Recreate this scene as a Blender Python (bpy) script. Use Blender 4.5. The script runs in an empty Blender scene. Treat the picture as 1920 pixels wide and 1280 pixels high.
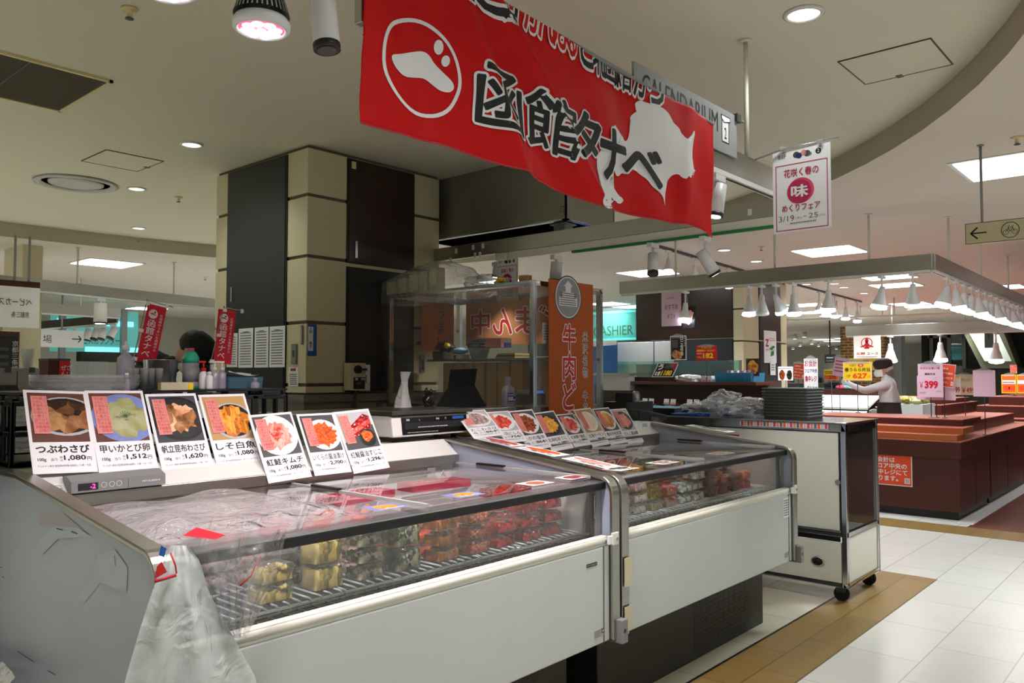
import bpy, bmesh, math, random
from mathutils import Vector as V, Matrix, noise
C = bpy.context.scene.collection
SC = bpy.context.scene
PI = math.pi
# ------------------------------------------------------------------ camera
# world axes: X runs along the fronts of the chilled cases, Y away from them, Z up; the camera stands at (0, 0, 1.48)
H = 1.48; YAW = math.radians(41.35); PITCH = math.atan(62/1500); FP = 1500.0
cam = bpy.data.cameras.new('camera'); cam.sensor_width = 36; cam.lens = FP/1920*36; cam.clip_start = 0.05; cam.clip_end = 200
co = bpy.data.objects.new('camera', cam); C.objects.link(co)
co.location = (0, 0, H); co.rotation_euler = (PI/2+PITCH, 0, YAW-PI/2)
SC.camera = co
# ------------------------------------------------------------------ world, exposure, lamp strengths
w = bpy.data.worlds.new('world'); SC.world = w; w.use_nodes = True
w.node_tree.nodes['Background'].inputs[0].default_value = (0.84, 0.96, 1.0, 1)
w.node_tree.nodes['Background'].inputs[1].default_value = 0.3
SC.view_settings.view_transform = 'Standard'; SC.view_settings.look = 'None'
SC.view_settings.exposure = 0.0; SC.view_settings.gamma = 1; SC.view_settings.use_curve_mapping = False
SC.cycles.max_bounces = 7; SC.cycles.diffuse_bounces = 5; SC.cycles.glossy_bounces = 3; SC.cycles.transmission_bounces = 4
SC.cycles.transparent_max_bounces = 24; SC.cycles.caustics_reflective = False; SC.cycles.caustics_refractive = False
SC.cycles.sample_clamp_indirect = 4.0
P_TROFFER = 34.0      # watts per ceiling panel
P_DOWN = 6.0          # per downlight
P_SPOT = 9.0           # per track spot
P_PAR = 40.0           # the big bulbs over the cases
# ------------------------------------------------------------------ picture ray -> world point on a known plane
_F = V((math.cos(YAW), math.sin(YAW), 0)); _R = V((math.sin(YAW), -math.cos(YAW), 0))
_fw = _F*math.cos(PITCH)+V((0, 0, math.sin(PITCH))); _up = -_F*math.sin(PITCH)+V((0, 0, math.cos(PITCH)))
def at(px, py, X=None, Y=None, Z=None):
    r = _fw+_R*((px-960)/FP)+_up*((640-py)/FP)
    t = X/r.x if X is not None else Y/r.y if Y is not None else (Z-H)/r.z
    return V((r.x*t, r.y*t, H+r.z*t))
# ------------------------------------------------------------------ materials
def lin(c):
    c = c/255 if c > 1 else c
    return c/12.92 if c <= .04045 else ((c+.055)/1.055)**2.4
def col(r, g, b): return (lin(r/255), lin(g/255), lin(b/255), 1)
def base(name):
    m = bpy.data.materials.new(name); m.use_nodes = True
    nt = m.node_tree; return m, nt, nt.nodes['Principled BSDF'], nt.nodes['Material Output']
def mat(name, rgb, rough=.5, metal=0, spec=.5, var=0, vs=8, bump=0, bs=40, trans=0, sheen=0, alpha=1, stretch=None):
    m, nt, p, o = base(name)
    p.inputs['Base Color'].default_value = col(*rgb); p.inputs['Roughness'].default_value = rough
    p.inputs['Metallic'].default_value = metal; p.inputs['Specular IOR Level'].default_value = spec
    p.inputs['Transmission Weight'].default_value = trans; p.inputs['Alpha'].default_value = alpha
    tc = None
    if var or bump:
        tc = nt.nodes.new('ShaderNodeTexCoord'); src = tc.outputs['Object']
        if stretch:
            mp = nt.nodes.new('ShaderNodeMapping'); mp.inputs['Scale'].default_value = stretch
            nt.links.new(src, mp.inputs[0]); src = mp.outputs[0]
    if var:
        n = nt.nodes.new('ShaderNodeTexNoise'); n.inputs['Scale'].default_value = vs; n.inputs['Detail'].default_value = 5
        nt.links.new(src, n.inputs['Vector'])
        mx = nt.nodes.new('ShaderNodeMix'); mx.data_type = 'RGBA'
        c = col(*rgb); mx.inputs['A'].default_value = tuple(max(0, x*(1-var)) for x in c[:3])+(1,)
        mx.inputs['B'].default_value = tuple(min(1, x*(1+var)) for x in c[:3])+(1,)
        nt.links.new(n.outputs['Fac'], mx.inputs['Factor']); nt.links.new(mx.outputs['Result'], p.inputs['Base Color'])
    if bump:
        n2 = nt.nodes.new('ShaderNodeTexNoise'); n2.inputs['Scale'].default_value = bs; n2.inputs['Detail'].default_value = 4
        nt.links.new(src, n2.inputs['Vector'])
        b = nt.nodes.new('ShaderNodeBump'); b.inputs['Strength'].default_value = bump; b.inputs['Distance'].default_value = .02
        nt.links.new(n2.outputs['Fac'], b.inputs['Height']); nt.links.new(b.outputs[0], p.inputs['Normal'])
    return m
def emit(name, rgb, strength):
    m, nt, p, o = base(name)
    p.inputs['Base Color'].default_value = col(*rgb); p.inputs['Emission Color'].default_value = col(*rgb)
    p.inputs['Emission Strength'].default_value = strength; return m
def film(name, rgb, body=.06, rough=.05, wrinkle=0, ws=30, ior=1.45, milky=(255, 255, 255), gl=1.0):
    """thin clear sheet: light passes straight on, the surface mirrors by Fresnel, body = share of plain white plastic"""
    m, nt, p, o = base(name)
    t = nt.nodes.new('ShaderNodeBsdfTransparent'); t.inputs[0].default_value = col(*rgb)
    g = nt.nodes.new('ShaderNodeBsdfGlossy'); g.inputs['Roughness'].default_value = rough; g.inputs[0].default_value = (gl, gl, gl, 1)
    lw = nt.nodes.new('ShaderNodeLayerWeight'); lw.inputs['Blend'].default_value = .5
    pw = nt.nodes.new('ShaderNodeMath'); pw.operation = 'POWER'; pw.inputs[1].default_value = 5; nt.links.new(lw.outputs['Facing'], pw.inputs[0])
    f0 = ((ior-1)/(ior+1))**2*1.5
    fr = nt.nodes.new('ShaderNodeMath'); fr.operation = 'MULTIPLY_ADD'; fr.inputs[1].default_value = 1-f0; fr.inputs[2].default_value = f0
    nt.links.new(pw.outputs[0], fr.inputs[0])
    p.inputs['Base Color'].default_value = col(*milky); p.inputs['Roughness'].default_value = .35
    a = nt.nodes.new('ShaderNodeMixShader'); a.inputs[0].default_value = body
    b = nt.nodes.new('ShaderNodeMixShader')
    nt.links.new(t.outputs[0], a.inputs[1]); nt.links.new(p.outputs[0], a.inputs[2])
    nt.links.new(fr.outputs[0], b.inputs[0]); nt.links.new(a.outputs[0], b.inputs[1]); nt.links.new(g.outputs[0], b.inputs[2])
    nt.links.new(b.outputs[0], o.inputs[0])
    if wrinkle:
        tc = nt.nodes.new('ShaderNodeTexCoord'); n = nt.nodes.new('ShaderNodeTexNoise'); n.inputs['Scale'].default_value = ws
        n.inputs['Detail'].default_value = 3; n.inputs['Distortion'].default_value = 1.2
        nt.links.new(tc.outputs['Object'], n.inputs['Vector'])
        bp = nt.nodes.new('ShaderNodeBump'); bp.inputs['Strength'].default_value = wrinkle; bp.inputs['Distance'].default_value = .03
        nt.links.new(n.outputs['Fac'], bp.inputs['Height'])
        for q in (g, p, lw): nt.links.new(bp.outputs[0], q.inputs['Normal'])
    return m
def chunks(name, cols, scale=60, rough=.3, bump=.5, kind='VORONOI', mixw=.5):
    """cooked food: cells and streaks in several colours, wet"""
    m, nt, p, o = base(name)
    tc = nt.nodes.new('ShaderNodeTexCoord')
    v = nt.nodes.new('ShaderNodeTexVoronoi'); v.inputs['Scale'].default_value = scale
    n = nt.nodes.new('ShaderNodeTexNoise'); n.inputs['Scale'].default_value = scale*.7; n.inputs['Detail'].default_value = 4; n.inputs['Distortion'].default_value = 1.5
    nt.links.new(tc.outputs['Object'], n.inputs['Vector'])
    if kind == 'STREAK':
        mp = nt.nodes.new('ShaderNodeMapping'); mp.inputs['Scale'].default_value = (1, .25, .25); mp.inputs['Rotation'].default_value = (.5, .4, .9)
        nt.links.new(tc.outputs['Object'], mp.inputs[0]); nt.links.new(mp.outputs[0], v.inputs['Vector'])
    else: nt.links.new(tc.outputs['Object'], v.inputs['Vector'])
    mx = nt.nodes.new('ShaderNodeMix'); mx.inputs['Factor'].default_value = mixw
    sep = nt.nodes.new('ShaderNodeSeparateColor'); nt.links.new(v.outputs['Color'], sep.inputs[0])
    nt.links.new(sep.outputs[0], mx.inputs['A']); nt.links.new(n.outputs['Fac'], mx.inputs['B'])
    r = nt.nodes.new('ShaderNodeValToRGB'); e = r.color_ramp.elements
    k = len(cols)
    lo, hi = .18, .82
    e[0].position = lo; e[0].color = col(*cols[0]); e[1].position = hi; e[1].color = col(*cols[-1])
    for i in range(1, k-1):
        q = e.new(lo+(hi-lo)*i/(k-1)); q.color = col(*cols[i])
    nt.links.new(mx.outputs['Result'], r.inputs[0]); nt.links.new(r.outputs[0], p.inputs['Base Color'])
    p.inputs['Roughness'].default_value = rough; p.inputs['Subsurface Weight'].default_value = 0
    if bump:
        b = nt.nodes.new('ShaderNodeBump'); b.inputs['Strength'].default_value = bump; b.inputs['Distance'].default_value = .006
        nt.links.new(v.outputs['Distance'], b.inputs['Height']); nt.links.new(b.outputs[0], p.inputs['Normal'])
    return m
def bricks(name, c1, c2, cm, w, h, mortar=.01, rough=.5, off=.5, vary=.0, bumpy=0, axes='xy', spec=.5, shift=(0, 0)):
    m, nt, p, o = base(name)
    tc = nt.nodes.new('ShaderNodeTexCoord'); sp = nt.nodes.new('ShaderNodeSeparateXYZ'); cb = nt.nodes.new('ShaderNodeCombineXYZ')
    nt.links.new(tc.outputs['Object'], sp.inputs[0])
    ix = 'xyz'.index(axes[0]); iy = 'xyz'.index(axes[1])
    for k, (i, s) in enumerate(((ix, shift[0]), (iy, shift[1]))):
        ad = nt.nodes.new('ShaderNodeMath'); ad.operation = 'ADD'; ad.inputs[1].default_value = s
        nt.links.new(sp.outputs[i], ad.inputs[0]); nt.links.new(ad.outputs[0], cb.inputs[k])
    b = nt.nodes.new('ShaderNodeTexBrick'); b.offset = off; b.squash = 1
    b.inputs['Scale'].default_value = 1; b.inputs['Brick Width'].default_value = w; b.inputs['Row Height'].default_value = h
    b.inputs['Mortar Size'].default_value = mortar; b.inputs['Mortar Smooth'].default_value = .1
    b.inputs['Color1'].default_value = col(*c1); b.inputs['Color2'].default_value = col(*c2); b.inputs['Mortar'].default_value = col(*cm)
    nt.links.new(cb.outputs[0], b.inputs['Vector'])
    src = b.outputs['Color']
    if vary:
        n = nt.nodes.new('ShaderNodeTexNoise'); n.inputs['Scale'].default_value = 5; n.inputs['Detail'].default_value = 6
        nt.links.new(tc.outputs['Object'], n.inputs['Vector'])
        hs = nt.nodes.new('ShaderNodeHueSaturation'); mr = nt.nodes.new('ShaderNodeMapRange')
        mr.inputs['To Min'].default_value = 1-vary; mr.inputs['To Max'].default_value = 1+vary
        nt.links.new(n.outputs['Fac'], mr.inputs[0]); nt.links.new(mr.outputs[0], hs.inputs['Value']); nt.links.new(src, hs.inputs['Color']); src = hs.outputs[0]
    nt.links.new(src, p.inputs['Base Color']); p.inputs['Roughness'].default_value = rough; p.inputs['Specular IOR Level'].default_value = spec
    if bumpy:
        bp = nt.nodes.new('ShaderNodeBump'); bp.inputs['Strength'].default_value = bumpy; bp.inputs['Distance'].default_value = .01
        iv = nt.nodes.new('ShaderNodeMath'); iv.operation = 'SUBTRACT'; iv.inputs[0].default_value = 1
        nt.links.new(b.outputs['Fac'], iv.inputs[1]); nt.links.new(iv.outputs[0], bp.inputs['Height']); nt.links.new(bp.outputs[0], p.inputs['Normal'])
    return m
M = {}
def A(k, *a, **kw): M[k] = mat(k, *a, **kw)
A('ceil_hi', (214, 209, 190), .75, bump=.03, bs=3, var=.03, vs=2)
A('ceil_lo', (214, 202, 190), .75, var=.03, vs=2)
A('fascia', (178, 168, 148), .7, var=.04, vs=3)
A('groove', (92, 84, 66), .8)
A('cream', (205, 196, 160), .42, var=.05, vs=3, bump=.05, bs=25)
A('cream_dirty', (200, 192, 160), .5, var=.12, vs=6)
A('black_panel', (30, 32, 34), .38, var=.1, vs=3)
A('brown_panel', (44, 26, 16), .3, var=.2, vs=4, stretch=(6, 6, .6))
A('granite', (108, 106, 96), .35, var=.35, vs=60)
A('steel', (178, 176, 168), .32, metal=1, var=.12, vs=6, stretch=(1, 1, 12), bump=.04, bs=90)
A('steel_dark', (120, 118, 110), .34, metal=1, var=.15, vs=5)
A('chrome', (205, 206, 206), .16, metal=1)
A('hood_steel', (150, 148, 136), .42, metal=.85, var=.08, vs=3)
A('white_paint', (222, 222, 216), .38, var=.03, vs=4)
A('case_white', (196, 203, 198), .36, var=.035, vs=5, bump=.02, bs=6)
A('case_end_cool_light', (182, 192, 210), .36, var=.05, vs=4)  # end panels: bluish cast of the light put into the paint colour
A('scuff', (196, 208, 222), .5)
A('scuff_pink', (190, 184, 194), .5)
A('case_inner', (226, 218, 218), .4, var=.02)
A('bumper', (232, 231, 218), .4)
A('black', (16, 16, 17), .42)
A('black_gloss', (10, 10, 11), .15)
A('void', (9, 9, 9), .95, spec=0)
A('rubber', (22, 22, 23), .7)
A('dark_base', (52, 53, 52), .4, metal=.4, var=.1, vs=5)
A('grey', (130, 131, 130), .45)
A('dgrey', (66, 67, 68), .5)
A('lgrey', (184, 185, 184), .5)
A('sign_grey', (146, 149, 151), .45)
A('wire_white', (226, 228, 232), .3)
A('white', (238, 238, 238), .5)
A('paper', (240, 240, 243), .6, var=.02)
A('paper_pink', (226, 192, 214), .6)
A('ink', (14, 14, 16), .6)
A('ink_grey', (110, 110, 114), .6)
A('ink_red', (178, 24, 40), .6)
A('red', (200, 22, 22), .5)
A('red_cloth', (196, 0, 4), .62, spec=.25, bump=.16, bs=7)
A('flag_red', (206, 10, 40), .6)
A('crimson', (176, 30, 84), .6)
A('rose', (214, 72, 100), .6)
A('salmon', (226, 142, 132), .6)
A('orange_sign', (226, 74, 34), .55)
A('orange', (236, 108, 30), .5)
A('yellow', (248, 208, 30), .5)
A('blue', (26, 86, 168), .5)
A('navy', (32, 42, 128), .5)
A('green', (22, 120, 60), .5)
A('pine', (40, 74, 36), .6)
A('teal_plastic', (40, 178, 152), .35)
A('noren', (178, 84, 26), .75, var=.06, vs=4, bump=.1, bs=4)
A('noren_back', (196, 128, 74), .75, var=.06, vs=4)
A('kraft', (190, 152, 98), .75, var=.06, vs=3)
A('kraft_edge', (150, 116, 70), .8)
A('wood_red', (70, 25, 18), .4, var=.16, vs=3, stretch=(8, 8, .8))
A('wood_red_top', (160, 84, 68), .42, var=.08, vs=5)
A('wood_tan', (166, 94, 42), .45, var=.1, vs=5, stretch=(1, .3, 6))
A('wood_dark', (58, 24, 20), .4, var=.15, vs=4)
A('wood_dark_top', (84, 38, 30), .35)
A('skin', (214, 164, 138), .5, var=.05, vs=20)
A('hair', (40, 34, 32), .6, bump=.3, bs=120)
A('hair_grey', (120, 116, 112), .6, bump=.4, bs=120)
A('cloth_black', (14, 14, 16), .85, bump=.2, bs=30)
A('cloth_white', (228, 228, 230), .8, bump=.25, bs=14)
A('apron', (48, 28, 30), .75, bump=.12, bs=20)
A('silver', (190, 192, 196), .25, metal=.9)
A('grip', (34, 36, 40), .5)
A('par_white', (226, 226, 228), .4)
A('pole', (214, 212, 198), .4)
A('pvc_grey', (120, 126, 126), .35)
A('blue_crate', (38, 120, 160), .5)
A('blue_tub', (70, 112, 132), .45)
A('blue_cloth', (40, 96, 160), .7)
A('ice', (228, 232, 236), .6, var=.06, vs=40, bump=.6, bs=60)
A('leaf', (44, 98, 54), .5)
A('dark_bowl', (24, 22, 24), .3)
A('wood_mat', (92, 48, 30), .6, var=.4, vs=12, stretch=(1, 9, 1))
A('slate', (58, 62, 72), .6, var=.2, vs=9)
A('plate_white', (236, 234, 232), .4)
A('plate_blue', (120, 136, 196), .4, var=.3, vs=30)
A('sky_cloth', (120, 178, 206), .7)
A('mesh_grey', (86, 88, 84), .5)
A('escal', (206, 210, 196), .45)
A('escal_trim', (122, 122, 96), .4)
A('shop_dark', (44, 44, 36), .6, var=.2, vs=1)
A('shop_wall', (176, 174, 160), .7, var=.05, vs=1)
A('gold', (214, 198, 140), .4)
M['floor_white'] = bricks('floor_white', (212, 211, 205), (206, 205, 199), (176, 172, 164), .62, .3775, .0035, .22, off=.5, vary=.05, spec=.6, shift=(.12, .322))
M['floor_brown'] = bricks('floor_brown', (140, 114, 66), (130, 104, 58), (84, 66, 40), .6, .195, .003, .36, off=.5, vary=.12, shift=(0, .39))
M['floor_beige'] = bricks('floor_beige', (206, 200, 178), (200, 194, 172), (140, 134, 116), .6, .6, .003, .3, off=0, vary=.08)
M['floor_red'] = bricks('floor_red', (110, 54, 38), (98, 46, 34), (60, 30, 24), .9, .15, .003, .35, off=.5, vary=.15)
M['brick'] = bricks('brick', (150, 104, 58), (112, 74, 44), (196, 160, 110), .24, .085, .012, .8, off=.5, vary=.3, bumpy=.5, axes='xz')
M['glass'] = film('glass', (246, 250, 248), .01, .0, ior=1.5)
M['lid_glass'] = film('lid_glass', (252, 252, 252), .006, .015, ior=1.5)
M['smoke_glass'] = film('smoke_glass', (120, 116, 112), .02, .02, ior=1.5)
M['vinyl'] = film('vinyl', (236, 236, 232), .07, .08, .25, 4, ior=1.4)
M['pack'] = film('pack', (253, 253, 253), .025, .1, .06, 60, ior=1.42)
M['bag_clear'] = film('bag_clear', (245, 246, 248), .12, .12, .8, 14, ior=1.42)
M['bag_milky'] = film('bag_milky', (238, 244, 242), .52, .2, .5, 9, ior=1.4, milky=(236, 244, 240))
M['bag_white'] = film('bag_white', (240, 240, 240), .72, .2, .6, 16, ior=1.4, milky=(238, 238, 238))
M['bottle_clear'] = film('bottle_clear', (238, 236, 244), .35, .08, ior=1.45, milky=(226, 222, 240))
M['tray_clear'] = film('tray_clear', (236, 238, 240), .22, .1, .12, 40, ior=1.45)
M['teal_glass'] = film('teal_glass', (190, 230, 226), .05, .03, ior=1.5)
M['lamp_white'] = emit('lamp_white', (255, 250, 240), 9)
M['lamp_cool'] = emit('lamp_cool', (236, 244, 255), 12)
M['lamp_pink'] = emit('lamp_pink', (255, 190, 200), 9)
M['lamp_panel'] = emit('lamp_panel', (250, 252, 255), 5)
M['lens_pink'] = emit('lens_pink', (255, 80, 110), 1.6)
M['led_red'] = emit('led_red', (255, 60, 150), 2.5)
M['teal_lit'] = emit('teal_lit', (104, 196, 192), .30)
M['teal_bright'] = emit('teal_bright', (140, 240, 246), 1.1)
M['white_lit'] = emit('white_lit', (250, 246, 240), .3)
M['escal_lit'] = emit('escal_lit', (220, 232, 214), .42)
M['blue_screen'] = emit('blue_screen', (70, 120, 235), .5)
FOOD = {
 'squid': chunks('food_squid', [(50, 56, 20), (126, 112, 42), (214, 180, 88), (230, 204, 124), (238, 222, 170)], 55, .25, .4, 'STREAK'),
 'whelk': chunks('food_whelk', [(14, 18, 10), (30, 42, 22), (60, 68, 40), (150, 138, 104), (214, 202, 176)], 60, .22),
 'matsumae': chunks('food_matsumae', [(96, 46, 10), (166, 92, 24), (206, 132, 48)], 90, .28, .4, 'STREAK'),
 'brownroe': chunks('food_brownroe', [(74, 24, 6), (140, 56, 14), (200, 98, 30)], 110, .25, .5),
 'redroe': chunks('food_redroe', [(96, 4, 10), (160, 16, 20), (206, 46, 40)], 70, .18, .5),
 'ikura': chunks('food_ikura', [(226, 60, 10), (244, 96, 30), (255, 140, 70)], 170, .15, .7),
 'shell': chunks('food_shell', [(40, 34, 30), (176, 130, 104), (222, 196, 180), (196, 120, 60)], 55, .25),
 'kimchi': chunks('food_kimchi', [(206, 90, 70), (236, 140, 120), (246, 190, 176)], 70, .25, .4, 'STREAK'),
 'uni': chunks('food_uni', [(198, 116, 16), (236, 164, 40), (250, 200, 90)], 80, .25),
 'konbu': chunks('food_konbu', [(14, 14, 8), (40, 34, 22), (70, 56, 36)], 90, .22),
 'greypink': chunks('food_greypink', [(120, 96, 90), (178, 150, 144), (214, 190, 184)], 70, .25),
 'olive': chunks('food_olive', [(62, 60, 16), (128, 118, 36), (176, 160, 70)], 70, .25),
 'silver': chunks('food_silver', [(90, 100, 92), (176, 188, 180), (226, 232, 228)], 60, .15),
 'scallop': chunks('food_scallop', [(110, 60, 20), (206, 148, 96), (240, 206, 170), (226, 120, 60)], 26, .25),
 'tsubu': chunks('food_tsubu', [(22, 16, 10), (70, 46, 26), (142, 92, 54), (196, 150, 100)], 16, .2),
 'fry': chunks('food_fry', [(150, 70, 8), (226, 134, 30), (246, 190, 80)], 60, .3, .4, 'STREAK'),
 'pasta': chunks('food_pasta', [(226, 190, 140), (246, 226, 200), (250, 210, 190)], 70, .3, .4, 'STREAK'),
 'paleveg': chunks('food_paleveg', [(110, 120, 50), (164, 166, 112), (196, 194, 158)], 14, .3, .1, mixw=.8),
 'bento': chunks('food_bento', [(230, 220, 200), (180, 60, 40), (236, 180, 60), (60, 90, 40)], 20, .4),
 'salmonroe': chunks('food_salmonroe', [(180, 30, 30), (226, 70, 60), (246, 130, 110)], 60, .2),
}
# ------------------------------------------------------------------ mesh builder
_tc = {}; _nb = {}
def glyphs(s, bold=0.0):
    """flat outline mesh of a line of text; bold = the strokes are thickened by this much all round"""
    k = (s, round(bold, 4))
    if k not in _tc:
        if bold:
            v0, f0, *_ = glyphs(s); n_ = 6 if bold < .03 else 14; vs = []; fs = []
            for i in range(n_):
                b = len(vs); dx, dy = bold*math.cos(2*PI*i/n_), bold*math.sin(2*PI*i/n_)
                vs += [(x+dx, y+dy) for x, y in v0]; fs += [tuple(b+q for q in f) for f in f0]
        else:
            c = bpy.data.curves.new('t', 'FONT'); c.body = s; c.resolution_u = 3
            o = bpy.data.objects.new('t', c); C.objects.link(o)
            dg = bpy.context.evaluated_depsgraph_get(); me = bpy.data.meshes.new_from_object(o.evaluated_get(dg))
            vs = [(v.co.x, v.co.y) for v in me.vertices]; fs = [tuple(p.vertices) for p in me.polygons]
            bpy.data.objects.remove(o); bpy.data.curves.remove(c); bpy.data.meshes.remove(me)
        if not vs: vs = [(0, 0)]
        xs = [v[0] for v in vs]; ys = [v[1] for v in vs]
        _tc[k] = (vs, fs, min(xs), max(xs), min(ys), max(ys)); _nb[k] = len(glyphs(s)[0]) if bold else len(vs)
    return _tc[k]
class MB:
    def __init__(s, org=(0, 0, 0)): s.v = []; s.f = []; s.fm = []; s.fs = []; s.mats = []; s.org = V(org)
    def mi(s, m):
        if isinstance(m, str): m = M[m]
        if m not in s.mats: s.mats.append(m)
        return s.mats.index(m)
    def add(s, vs, fs, m, smooth=False, X=None):
        b = len(s.v); i = s.mi(m)
        s.v += [(X @ V(p) if X else V(p)) for p in vs]
        for f in fs: s.f.append(tuple(b+k for k in f)); s.fm.append(i); s.fs.append(smooth)
        return s
    def box(s, a, b, m, X=None):
        (x0, y0, z0), (x1, y1, z1) = a, b
        vs = [(x0, y0, z0), (x1, y0, z0), (x1, y1, z0), (x0, y1, z0), (x0, y0, z1), (x1, y0, z1), (x1, y1, z1), (x0, y1, z1)]
        return s.add(vs, [(3, 2, 1, 0), (4, 5, 6, 7), (0, 1, 5, 4), (1, 2, 6, 5), (2, 3, 7, 6), (3, 0, 4, 7)], m, False, X)
    def rbox(s, a, b, m, r=.01, n=3, X=None, taper=1.0):
        """box with vertical rounded corners; taper scales the top outline"""
        (x0, y0, z0), (x1, y1, z1) = a, b
        pts = rrect((x0+x1)/2, (y0+y1)/2, x1-x0, y1-y0, r, n); cx, cy = (x0+x1)/2, (y0+y1)/2
        k = len(pts)
        vs = [(x, y, z0) for x, y in pts]+[(cx+(x-cx)*taper, cy+(y-cy)*taper, z1) for x, y in pts]
        fs = [tuple(range(k-1, -1, -1)), tuple(range(k, 2*k))]+[(i, (i+1) % k, k+(i+1) % k, k+i) for i in range(k)]
        return s.add(vs, fs, m, False, X)
    def prism(s, poly, z0, z1, m, X=None):
        k = len(poly)
        vs = [(x, y, z0) for x, y in poly]+[(x, y, z1) for x, y in poly]
        return s.add(vs, [tuple(range(k-1, -1, -1)), tuple(range(k, 2*k))]+[(i, (i+1) % k, k+(i+1) % k, k+i) for i in range(k)], m, False, X)
    def cyl(s, p0, p1, r0, m, r1=None, n=14, caps=True, smooth=True):
        p0 = V(p0); p1 = V(p1); r1 = r0 if r1 is None else r1
        d = (p1-p0).normalized(); a = d.orthogonal().normalized(); b = d.cross(a)
        ring = lambda p, r: [p+a*(r*math.cos(2*PI*i/n))+b*(r*math.sin(2*PI*i/n)) for i in range(n)]
        s.add(ring(p0, r0)+ring(p1, r1), [(i, (i+1) % n, n+(i+1) % n, n+i) for i in range(n)], m, smooth)
        if caps:
            if r0 > 1e-5: s.add(ring(p0, r0), [tuple(range(n-1, -1, -1))], m)
            if r1 > 1e-5: s.add(ring(p1, r1), [tuple(range(n))], m)
        return s
    def lathe(s, prof, m, c=(0, 0, 0), n=20, X=None, smooth=True, sx=1, sy=1):
        c = V(c); k = len(prof); vs = []
        for r, z in prof: vs += [V((c.x+sx*r*math.cos(2*PI*i/n), c.y+sy*r*math.sin(2*PI*i/n), c.z+z)) for i in range(n)]
        fs = [(j*n+i, j*n+(i+1) % n, (j+1)*n+(i+1) % n, (j+1)*n+i) for j in range(k-1) for i in range(n)]
        s.add(vs, fs, m, smooth, X)
        if prof[0][0] > 1e-4: s.add(vs[:n], [tuple(range(n-1, -1, -1))], m, False, X)
        if prof[-1][0] > 1e-4: s.add(vs[-n:], [tuple(range(n))], m, False, X)
        return s
    def tube(s, pts, r, m, n=8, closed=False):
        pts = [V(p) for p in pts]; k = len(pts); vs = []; prev = None
        for i, p in enumerate(pts):
            q0 = pts[i-1] if (i or closed) else p; q1 = pts[(i+1) % k] if (i < k-1 or closed) else p
            d = (q1-q0).normalized()
            a = d.orthogonal().normalized() if prev is None else (prev-d*prev.dot(d)).normalized()
            prev = a; b = d.cross(a)
            rr = r[i] if isinstance(r, (list, tuple)) else r
            vs += [p+a*(rr*math.cos(2*PI*j/n))+b*(rr*math.sin(2*PI*j/n)) for j in range(n)]
        last = k if closed else k-1
        fs = [(i*n+j, i*n+(j+1) % n, ((i+1) % k)*n+(j+1) % n, ((i+1) % k)*n+j) for i in range(last) for j in range(n)]
        if not closed: fs += [tuple(range(n-1, -1, -1)), tuple(range((k-1)*n, k*n))]
        return s.add(vs, fs, m, True)
    def grid(s, fn, nu, nv, m, smooth=True):
        vs = [fn(i/nu, j/nv) for j in range(nv+1) for i in range(nu+1)]
        return s.add(vs, [(j*(nu+1)+i, j*(nu+1)+i+1, (j+1)*(nu+1)+i+1, (j+1)*(nu+1)+i) for j in range(nv) for i in range(nu)], m, smooth)
    def ball(s, c, r, m, n=10, k=6, amp=0, seed=0, rot=0):
        r = (r, r, r) if not isinstance(r, (tuple, list)) else r
        c = V(c); vs = []; R = Matrix.Rotation(rot, 3, 'Z')
        for j in range(k+1):
            t = PI*j/k
            for i in range(n):
                d = V((math.sin(t)*math.cos(2*PI*i/n), math.sin(t)*math.sin(2*PI*i/n), math.cos(t)))
                q = 1+amp*noise.noise(d*2.2+V((seed*3.1, seed*1.7, seed)))
                vs.append(c+R @ V((d.x*r[0]*q, d.y*r[1]*q, d.z*r[2]*q)))
        return s.add(vs, [(j*n+i, (j+1)*n+i, (j+1)*n+(i+1) % n, j*n+(i+1) % n) for j in range(k) for i in range(n)], m, True)
    def build(s, name, parent=None, bev=0, sub=0, kind=None, label=None):
        me = bpy.data.meshes.new(name)
        me.from_pydata([tuple(p-s.org) for p in s.v], [], s.f)
        for m in s.mats: me.materials.append(m)
        me.polygons.foreach_set('material_index', s.fm); me.polygons.foreach_set('use_smooth', s.fs)
        bm = bmesh.new(); bm.from_mesh(me); bmesh.ops.remove_doubles(bm, verts=bm.verts, dist=1e-6)
        if sub is not None and not getattr(s, 'flat', False): bmesh.ops.recalc_face_normals(bm, faces=bm.faces)
        bm.to_mesh(me); bm.free()
        o = bpy.data.objects.new(name, me); C.objects.link(o)
        if parent: o.parent = parent
        if bev:
            b = o.modifiers.new('bevel', 'BEVEL'); b.width = bev; b.segments = 2; b.limit_method = 'ANGLE'; b.angle_limit = .7
        if sub:
            b = o.modifiers.new('sub', 'SUBSURF'); b.levels = sub; b.render_levels = sub
        if kind: o['kind'] = kind
        if label: o['label'] = label
        if not parent: o.location = s.org
        return o
def rrect(cx, cy, w, h, r, n=3):
    r = min(r, w/2-1e-4, h/2-1e-4); out = []
    for qx, qy, a0 in ((1, 1, 0), (-1, 1, PI/2), (-1, -1, PI), (1, -1, 3*PI/2)):
        for i in range(n+1):
            a = a0+PI/2*i/n; out.append((cx+qx*(w/2-r)+r*math.cos(a), cy+qy*(h/2-r)+r*math.sin(a)))
    return out
def T(name, label, cat, loc=(0, 0, 0), group=None, rz=0):
    o = bpy.data.objects.new(name, None); C.objects.link(o); o.location = loc; o.rotation_euler = (0, 0, rz); o.empty_display_size = .1
    return tag(o, label, cat, group)
def tag(o, label, cat, group=None):
    o['label'] = label; o['category'] = cat
    if group: o['group'] = group
    return o
def struct(o): o['kind'] = 'structure'; return o
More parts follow.
